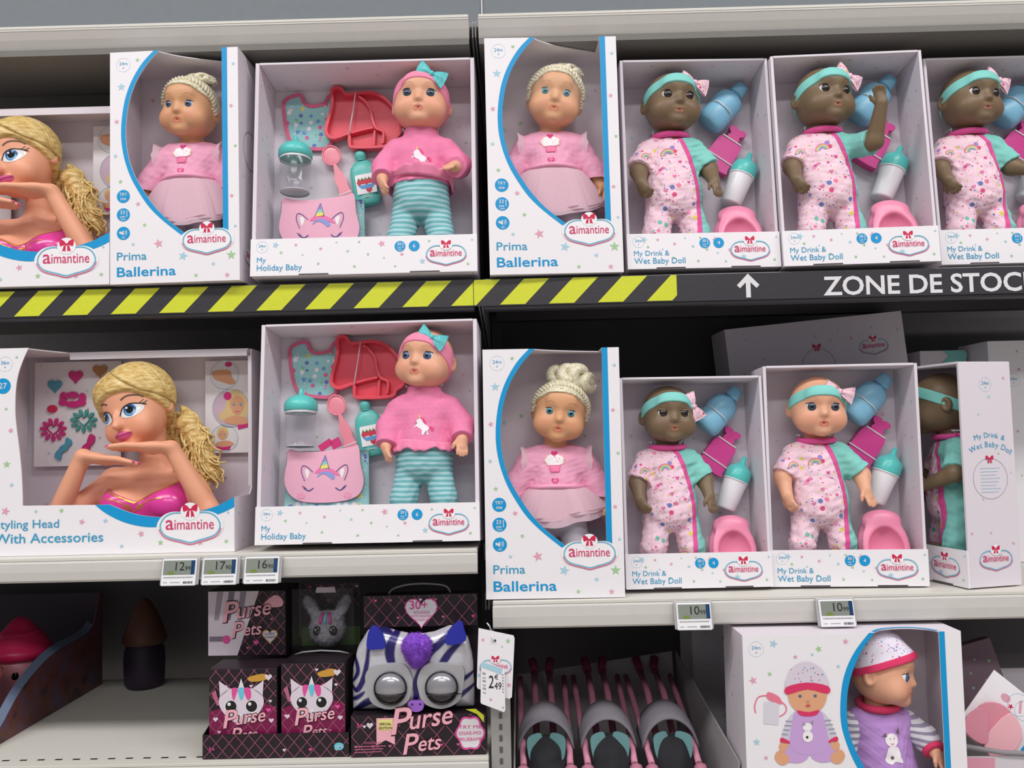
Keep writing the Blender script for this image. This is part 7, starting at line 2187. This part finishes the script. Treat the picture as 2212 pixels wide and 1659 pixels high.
for s, pts in ((-1, [(-.0815, .1625), (-.0800, .185), (-.0720, .1960), (-.060, .188), (-.0530, .1640), (-.066, .1605)]), (1, [(.0390, .167), (.0460, .188), (.0630, .2005), (.0690, .186), (.0710, .1720), (.058, .1650)])):
    b = MB(); b.poly(smooth_curve(pts, 4, True), -.004, .004, EARM); b.build('ear', pz, bevel=.003)
b = MB(); b.poly(smooth_curve([(-.0195, .0800), (-.004, .0815), (.0045, .0800), (.0030, .0690), (-.007, .0650), (-.0175, .0690)], 4, True), -.006, .002, mat('nose_violet', '9a62c8', .45)); b.disc(-.013, .077, .0016, -.0064, PK, 8); b.disc(-.001, .077, .0016, -.0064, PK, 8); b.build('nose', pz, bevel=.0015)

# ------------------------------------------------------------------ hook with hanging tags at the bay seam
STEEL = mat('bright_steel', 'c9c7c8', .25, .8, .6)
b = MB(); b.tube([(-.0520, 1.350, 1.1502), (-.0540, 1.335, 1.1515), (-.0540, 1.318, 1.158), (-.0530, 1.3115, 1.152), (-.0510, 1.3075, 1.1450), (-.0490, 1.3065, 1.1435)], .0014, STEEL, 8)
b.tube([(-.0600, 1.312, 1.1700), (-.0555, 1.3125, 1.1640), (-.0530, 1.3115, 1.152)], .0013, STEEL, 8)
tag(b.build('wire_hook'), 'small bent steel wire hook carrying the price tags at the seam', 'hook')
def hang_tag(label, pts, y, priced):
    b = MB(); P = pts
    b.poly(P, y, y+.0006, WHITE)
    rnd = random.Random(int(y*9000))
    return b
b = hang_tag('', [(-.0725, 1.1630), (-.0200, 1.1510), (-.0185, 1.1465), (-.0245, 1.0600), (-.0285, 1.0575), (-.0755, 1.0735), (-.0770, 1.0775)], 1.3095, False)
for x, z, r, mm in ((-.066, 1.1455, .0032, PINKP), (-.0285, 1.1430, .0042, GREENP), (-.0375, 1.1350, .0022, PALEB), (-.0285, 1.0780, .0040, PINKP), (-.0735, 1.0935, .0035, PALEB)): b.star(x, z, r, 1.3091, mm, .2)
b.disc(-.0480, 1.1440, .0018, 1.3090, BLACKP, 12)
t1 = tag(b.build('hang_tag'), 'white star printed hang tag on the hook, behind the priced one', 'tag')
logo(t1, -.0480, 1.1060, .0250, 1.3088, bold=False)
b = MB(); P = [(-.0690, 1.1150), (-.0345, 1.1030), (-.0345, 1.0435), (-.0365, 1.0400), (-.0705, 1.0530), (-.0715, 1.0560)]
b.poly(P, 1.3040, 1.3046, WHITE)
b.sheet([(-.0685, 1.1145), (-.0375, 1.1035), (-.0395, 1.0955), (-.0685, 1.1065)], 1.3036, PALEB)
for i in range(6): b.sheet([(-.0675, 1.0690+.0055*i), (-.0630, 1.0675+.0055*i), (-.0630, 1.0690+.0055*i+(i % 2)*.0014), (-.0675, 1.0705+.0055*i+(i % 2)*.0014)], 1.3036, GREYP)
for i in range(7): b.sheet([(-.0385, 1.0690+.0042*i), (-.0362, 1.0682+.0042*i), (-.0362, 1.0700+.0042*i), (-.0385, 1.0708+.0042*i)], 1.3036, GREYP)
b.text('2', -.0590, 1.0760, 1.3034, .0265, BLACKP, .0, ang=-.06, width=.0075); b.text('€', -.0500, 1.0885, 1.3034, .010, BLACKP, 0, ang=-.06); b.text('49', -.0505, 1.0740, 1.3034, .0150, BLACKP, 0, ang=-.06, width=.0105)
b.star(-.0560, 1.0590, .0028, 1.3035, PINKP); b.star(-.0380, 1.0470, .0025, 1.3035, GREENP)
tag(b.build('price_tag'), 'white price tag reading 2.49 hanging in front of the star printed tag', 'tag')

# ------------------------------------------------------------------ tray of folded doll strollers
GT = mat('tray_board_grey', 'a8a3a5', .7, 0, .2, .06, 60); STRAP = mat('stroller_pink', 'cf879f', .5, 0, .35); CANO = mat('stroller_canopy_grey', '7d7880', .8, 0, .15, .1, 180); SEATF = mat('stroller_seat_teal', '648c8e', .75, 0, .15, .06, 200); DARKF = mat('stroller_fabric_black', '2c2c30', .8, 0, .15, .08, 200); HUB = mat('wheel_hub_dark', '3a2c33', .5)
zs = .7868
tr = empty('stroller_tray', 'grey cardboard tray with sloping sides holding three folded doll strollers', 'tray', frame(.1250, 1.318, zs))
def slab(b, q, m, th=(0, 0, .003)):
    v = [Vector(p) for p in q]; t_ = Vector(th); vv = v+[p+t_ for p in v]; n = len(v)
    b.add(vv, [tuple(range(n)), tuple(range(2*n-1, n-1, -1))]+[(i, i+n, (i+1) % n+n, (i+1) % n) for i in range(n)], m)
b = MB(); b.box(-.150, .170, 0, .355, .0005, .003, GT); b.build('tray_floor', tr)
b = MB(); slab(b, [(-.150, .002, .003), (-.150, .352, .003), (-.150, .352, .205), (-.150, .18, .175), (-.150, .002, .150)], GT, (.0025, 0, 0)); b.build('side_wall', tr)
b = MB(); slab(b, [(.1675, .002, .003), (.1675, .352, .003), (.1580, .352, .246), (.1880, .002, .168)], GT, (.0025, 0, 0)); b.build('side_wall', tr)
b = MB(); slab(b, [(-.147, .3535, .003), (.160, .3535, .003), (.152, .3535, .246), (-.145, .3535, .207)], GT, (0, .0025, 0)); b.build('back_wall', tr)
b = MB(); b.box(-.147, .165, .0005, .003, .003, .070, GT); b.build('front_wall', tr)
def stroller(label, x, y):
    e = empty('doll_stroller', label, 'stroller', frame(x, y, zs+.0045), 'folded doll strollers')
    for s in (-1, 1):
        b = MB(); b.tube([(s*.036, .020, .150), (s*.038, .10, .172), (s*.040, .240, .196), (s*.041, .300, .206)], .0052, STRAP, 10); b.build('frame_tube', e)
        b = MB(); b.tube([(s*.014, .10, .150), (s*.014, .200, .202), (s*.014, .300, .216)], .0058, STRAP, 10); b.build('handle_tube', e)
        b = MB(); b.tube([(s*.014, .300, .216), (s*.014, .318, .220), (s*.018, .330, .232)], .0078, mat('stroller_grip', '93395e', .6), 10); b.build('grip', e)
        b = MB(); b.tube([(s*.0370, -.012, .128), (s*.0370, .016, .1465)], .0100, STRAP, 14); b.tube([(s*.0370, -.0126, .1276), (s*.0370, -.0110, .1287)], .0035, HUB, 10); b.build('wheel_fork', e)
        b = MB(); b.lathe([(.004, -.005), (.021, -.005), (.023, 0), (.021, .005), (.004, .005)], STRAP, 20, Matrix.Translation((s*.038, .012, .026)) @ Matrix.Rotation(pi/2, 4, 'Y')); b.build('wheel', e)
        b = MB(); b.tube([(s*.037, .012, .028), (s*.037, .004, .125)], .0045, STRAP, 10); b.build('leg_tube', e)
    # canopy: half barrel over the seat
    b = MB(); n, k = 18, 8; v = []
    for i in range(k+1):
        f = i/k; yy = .055+.085*f; rr = .0445-.004*abs(f-.35)
        for j in range(n+1):
            a = radians(12+156*j/n); v.append((rr*cos(a), yy+.006*sin(a), .150+.062*sin(a)*(.78+.28*sin(pi*(f*.75+.1)))))
    b.add(v, [(i*(n+1)+j, i*(n+1)+j+1, (i+1)*(n+1)+j+1, (i+1)*(n+1)+j) for i in range(k) for j in range(n)], CANO, True)
    o = b.build('canopy', e); q = o.modifiers.new('thick', 'SOLIDIFY'); q.thickness = .003
    # folded dark body and two hanging teal seat wings
    F = Field((-.045, -.005, .03), (.045, .14, .200), .002); F.ell((0, .060, .120), (.032, .050, .060), 0); F.cap((0, .015, .080), (0, .05, .150), .024, .026, .02, sq=(.8, 1, 1)); F.noise(.002, 180, int(x*1000) % 97)
    solid('folded_body', F, DARKF, e)
    for s in (-1, 1):
        b = MB(); pts = smooth_curve([(s*.028, .186), (s*.008, .188), (s*.006, .170), (s*.010, .150), (s*.013, .122), (s*.016, .150), (s*.026, .156), (s*.030, .172)], 3, True)
        b.poly(pts, -.0015, .0015, SEATF); b.warp(lambda a, q, c: (a, q+.022+(c-.12)*.40-(abs(a)-.015)*.5, c)); b.build('seat_wing', e)
    b = MB(); b.ball((0, .004, .112), (.029, .014, .022), CANO, 18, 10); b.build('foot_rest', e)
    return e
stroller('folded doll stroller nearest the slotted post, leftmost in the grey tray', .0265, 1.336)
stroller('middle folded doll stroller in the grey tray', .1260, 1.336)
stroller('folded doll stroller nearest the purple doll carton, rightmost in the grey tray', .2240, 1.333)
# carton behind the tray
e, body = plain_carton('toy_carton', 'dim white carton standing behind the stroller tray, left of the purple doll carton', frame(.3640, 1.690, .7868, 4), .090, .335, .095, 51, rings=False)
e, body = plain_carton('toy_carton', 'dim dark printed carton tucked left behind the purple doll carton', frame(.4150, 1.440, .7868), .10, .250, .08, 52, rings=False, m=mat('carton_dim_blue', '4c4a66', .6))

# ------------------------------------------------------------------ bags of doll clothes at the lower right corner
GREYB = mat('bin_edge_grey', '8d888c', .6)
e = empty('wire_bin', 'grey rimmed bin at the lower right corner, holding the pink packs', 'bin', frame(.760, 1.345, .7868))
b = MB(); b.box(-.098, .13, 0, .003, 0, .160, mat('bin_front_card', 'd3cdd2', .6)); b.sheet([(-.098, .02), (-.060, .02), (-.052, .158), (-.098, .166-.006)], -.0004, mat('print_bin_pink', 'dd98ac', .6)); b.build('front_panel', e)
b = MB(); b.tube([(-.100, .002, .176), (-.040, -.001, .166), (.03, -.002, .162), (.13, .0, .160)], .0038, GREYB, 10); b.build('rim', e)
b = MB(); b.box(-.098, .13, .150, .153, 0, .150, GREYB); b.build('back_panel', e)
b = MB(); b.box(-.098, -.095, .0035, .1495, 0, .150, GREYB); b.build('side_panel', e)
b = MB(); b.box(-.0945, .13, .0035, .1495, .0, .003, GREYB); b.build('bottom_panel', e)
M = frame(.7270, 1.3760, .9560, 0, 8, 41)
e = empty('doll_clothes_pack', 'white header card pack with folded pink cloth, tilted in the corner bin', 'pack', M)
b = MB(); b.box(-.062, .066, 0, .0015, -.02, .0900, WHITE); y = -.0004
b.ring(-.004, .070, .017, .0007, y, PALEB); b.ring(.008, .068, .015, .0007, y, PALEB)
b.sheet([(-.006, .076), (-.003, .079), (.006, .062), (.003, .060)], y, PINKP); b.star(-.012, .060, .005, y, REDP)
b.disc(-.025, .066, .008, y, PINKP, 14, .006)
b.line(smooth_curve([(.020, .058), (.032, .046), (.038, .030), (.038, .016)], 4), .006, y, BLUE); b.disc(.052, .040, .009, y, BLUE, 18); b.heart(.052, .040, .004, y-.0003, LETTERW)
for i in range(3): b.line([(.040, .078-.006*i), (.062, .078-.006*i)], .0012, y, PALEB)
b.build('header_card', e)
CL = [mat('cloth_rose', 'dd8fa0', .8), mat('cloth_blush', 'f2b6bf', .8), mat('cloth_mauve', 'b98aa0', .8)]
for nm, lb, pts, mm, yy in (('folded_cloth', 'rose folded cloth', [(-.052, .030), (-.030, .052), (-.006, .048), (-.014, .004), (-.040, -.014)], CL[0], -.006), ('folded_cloth', 'pale pink folded cloth', [(-.012, .050), (.024, .030), (.014, -.022), (-.020, -.012)], CL[1], -.010), ('folded_cloth', 'rosy folded cloth at left', [(-.060, .012), (-.045, .030), (-.016, -.008), (-.030, -.02), (-.058, -.016)], CL[0], -.013)):
    b = MB(); b.poly(smooth_curve(pts, 3, True), yy, yy+.004, mm); b.build(nm, e, bevel=.0015, label=lb)
b = MB(); b.sheet([(-.060, -.018), (.030, -.018), (.030, .050), (-.060, .050)], -.015, film('pack_film')); b.build('clear_bag', e)
e, body = plain_carton('toy_carton', 'dim mauve printed pack leaning behind the header card, lower right', frame(.7850, 1.5100, .9650, 0, 6, -14), .095, .110, .02, 53, rings=False, m=mat('carton_mauve', '8f7482', .6))
e, body = plain_carton('toy_carton', 'grey carton at the lower right picture edge behind the pink pack', frame(.890, 1.55, .7868), .16, .235, .1, 54, rings=False, m=INNER)
e, body = plain_carton('toy_carton', 'mauve carton deep behind the header card under the leaning pack', frame(.765, 1.545, .7868), .06, .165, .1, 55, rings=False, m=mat('carton_mauve', '8f7482', .6))

# ------------------------------------------------------------------ display case with capped surprise toys, lower left
def mottled(name, cols, sc=40):
    if name in MATS: return MATS[name]
    m = bpy.data.materials.new(name); m.use_nodes = True
    n = m.node_tree.nodes; l = m.node_tree.links; b = n['Principled BSDF']; b.inputs['Roughness'].default_value = .4
    tc = n.new('ShaderNodeTexCoord'); nz = n.new('ShaderNodeTexNoise'); nz.inputs['Scale'].default_value = sc; nz.inputs['Detail'].default_value = 5
    l.new(tc.outputs['Object'], nz.inputs[0]); rp = n.new('ShaderNodeValToRGB'); l.new(nz.outputs[0], rp.inputs[0])
    for i, c in enumerate(cols):
        e = rp.color_ramp.elements[i] if i < 2 else rp.color_ramp.elements.new(.5)
        e.position = .30+.4*i/(len(cols)-1); e.color = lin(c)
    l.new(rp.outputs[0], b.inputs['Base Color']); MATS[name] = m
    return m
DARKB = mottled('case_side_print', ['2a2540', '6b3a2f', '3c4a2c', '5a4a6a'], 26); CASEV = mat('case_inner_plum', '3d3040', .6); CASEG = mat('case_edge_blue_grey', '6c7a94', .45)
cs = empty('display_case', 'dark display carton with a swooping open side at the lower left edge', 'display box', Matrix.Translation((-.8480, 1.345, .9668)))
b = MB()
P = [(.0, .0), (.4215, .0), (.4215, .1830), (.410, .1830)]+smooth_curve([(.385, .125), (.351, .112), (.245, .106), (.173, .085), (.125, .060), (.079, .024), (.045, .014), (.0, .012)], 4)
b.poly(P, 0, .002, DARKB); b.warp(lambda a, q, c: (q+(.0 if 0 else 0)-.02*0+(-.020+.0*a), a, c)); b.build('side_panel', cs)
b = MB(); E = smooth_curve([(.385, .125), (.351, .112), (.245, .106), (.173, .085), (.125, .060), (.079, .024), (.045, .014), (.0, .012)], 4)
v = [(-.0195, a, c) for a, c in E]+[(-.0300, a-.004, c+.009) for a, c in E]; n = len(E)
b.add(v, [(i, i+1, n+i+1, n+i) for i in range(n-1)], CASEG); o = b.build('folded_rim', cs); q = o.modifiers.new('thick', 'SOLIDIFY'); q.thickness = .0015
b = MB(); b.box(-.42, -.0210, .4225, .4250, 0, .1830, CASEV); b.build('back_panel', cs)
b = MB(); b.box(-.42, -.0210, .001, .4222, .0005, .003, CASEV); b.build('bottom_panel', cs)
b = MB(); b.box(-.42, -.0210, .0, .002, .0032, .012, DARKB); b.build('front_panel', cs)
def capsule_toy(label, x, y, s, cap, face):
    e = empty('surprise_toy', label, 'toy', frame(x, y, .9700, 0, 0, 0, s), 'capped surprise toys')
    b = MB(); b.lathe([(.0002, 0), (.026, 0), (.030, .006), (.036, .030), (.044, .055), (.046, .075), (.040, .088)], face, 26); b.build('base', e)
    b = MB(); pr = [(.040, .086), (.051, .090), (.052, .098)]
    for i in range(5): pr += [(.0515-.0045*i, .102+.007*i), (.049-.0055*i, .1045+.007*i)]
    pr += [(.020, .142), (.012, .150), (.004, .154), (.0002, .155)]
    b.lathe(pr, cap, 30); b.build('ribbed_cap', e)
    for s_ in (-1, 1):
        b = MB(); b.ball((s_*.015, -.040, .066), (.007, .004, .008), PUPIL, 12, 8); b.build('eye', e)
capsule_toy('dim pink ribbed capped toy inside the display case', -.9380, 1.600, 1.08, mat('cap_raspberry', 'd8295e', .35), mat('toy_base_pink', 'd9909c', .35))
capsule_toy('peach toy cut off by the left picture edge inside the display case', -.9480, 1.470, .98, mat('cap_peach', 'ea8a86', .35), mat('toy_base_peach', 'e8b88c', .35))
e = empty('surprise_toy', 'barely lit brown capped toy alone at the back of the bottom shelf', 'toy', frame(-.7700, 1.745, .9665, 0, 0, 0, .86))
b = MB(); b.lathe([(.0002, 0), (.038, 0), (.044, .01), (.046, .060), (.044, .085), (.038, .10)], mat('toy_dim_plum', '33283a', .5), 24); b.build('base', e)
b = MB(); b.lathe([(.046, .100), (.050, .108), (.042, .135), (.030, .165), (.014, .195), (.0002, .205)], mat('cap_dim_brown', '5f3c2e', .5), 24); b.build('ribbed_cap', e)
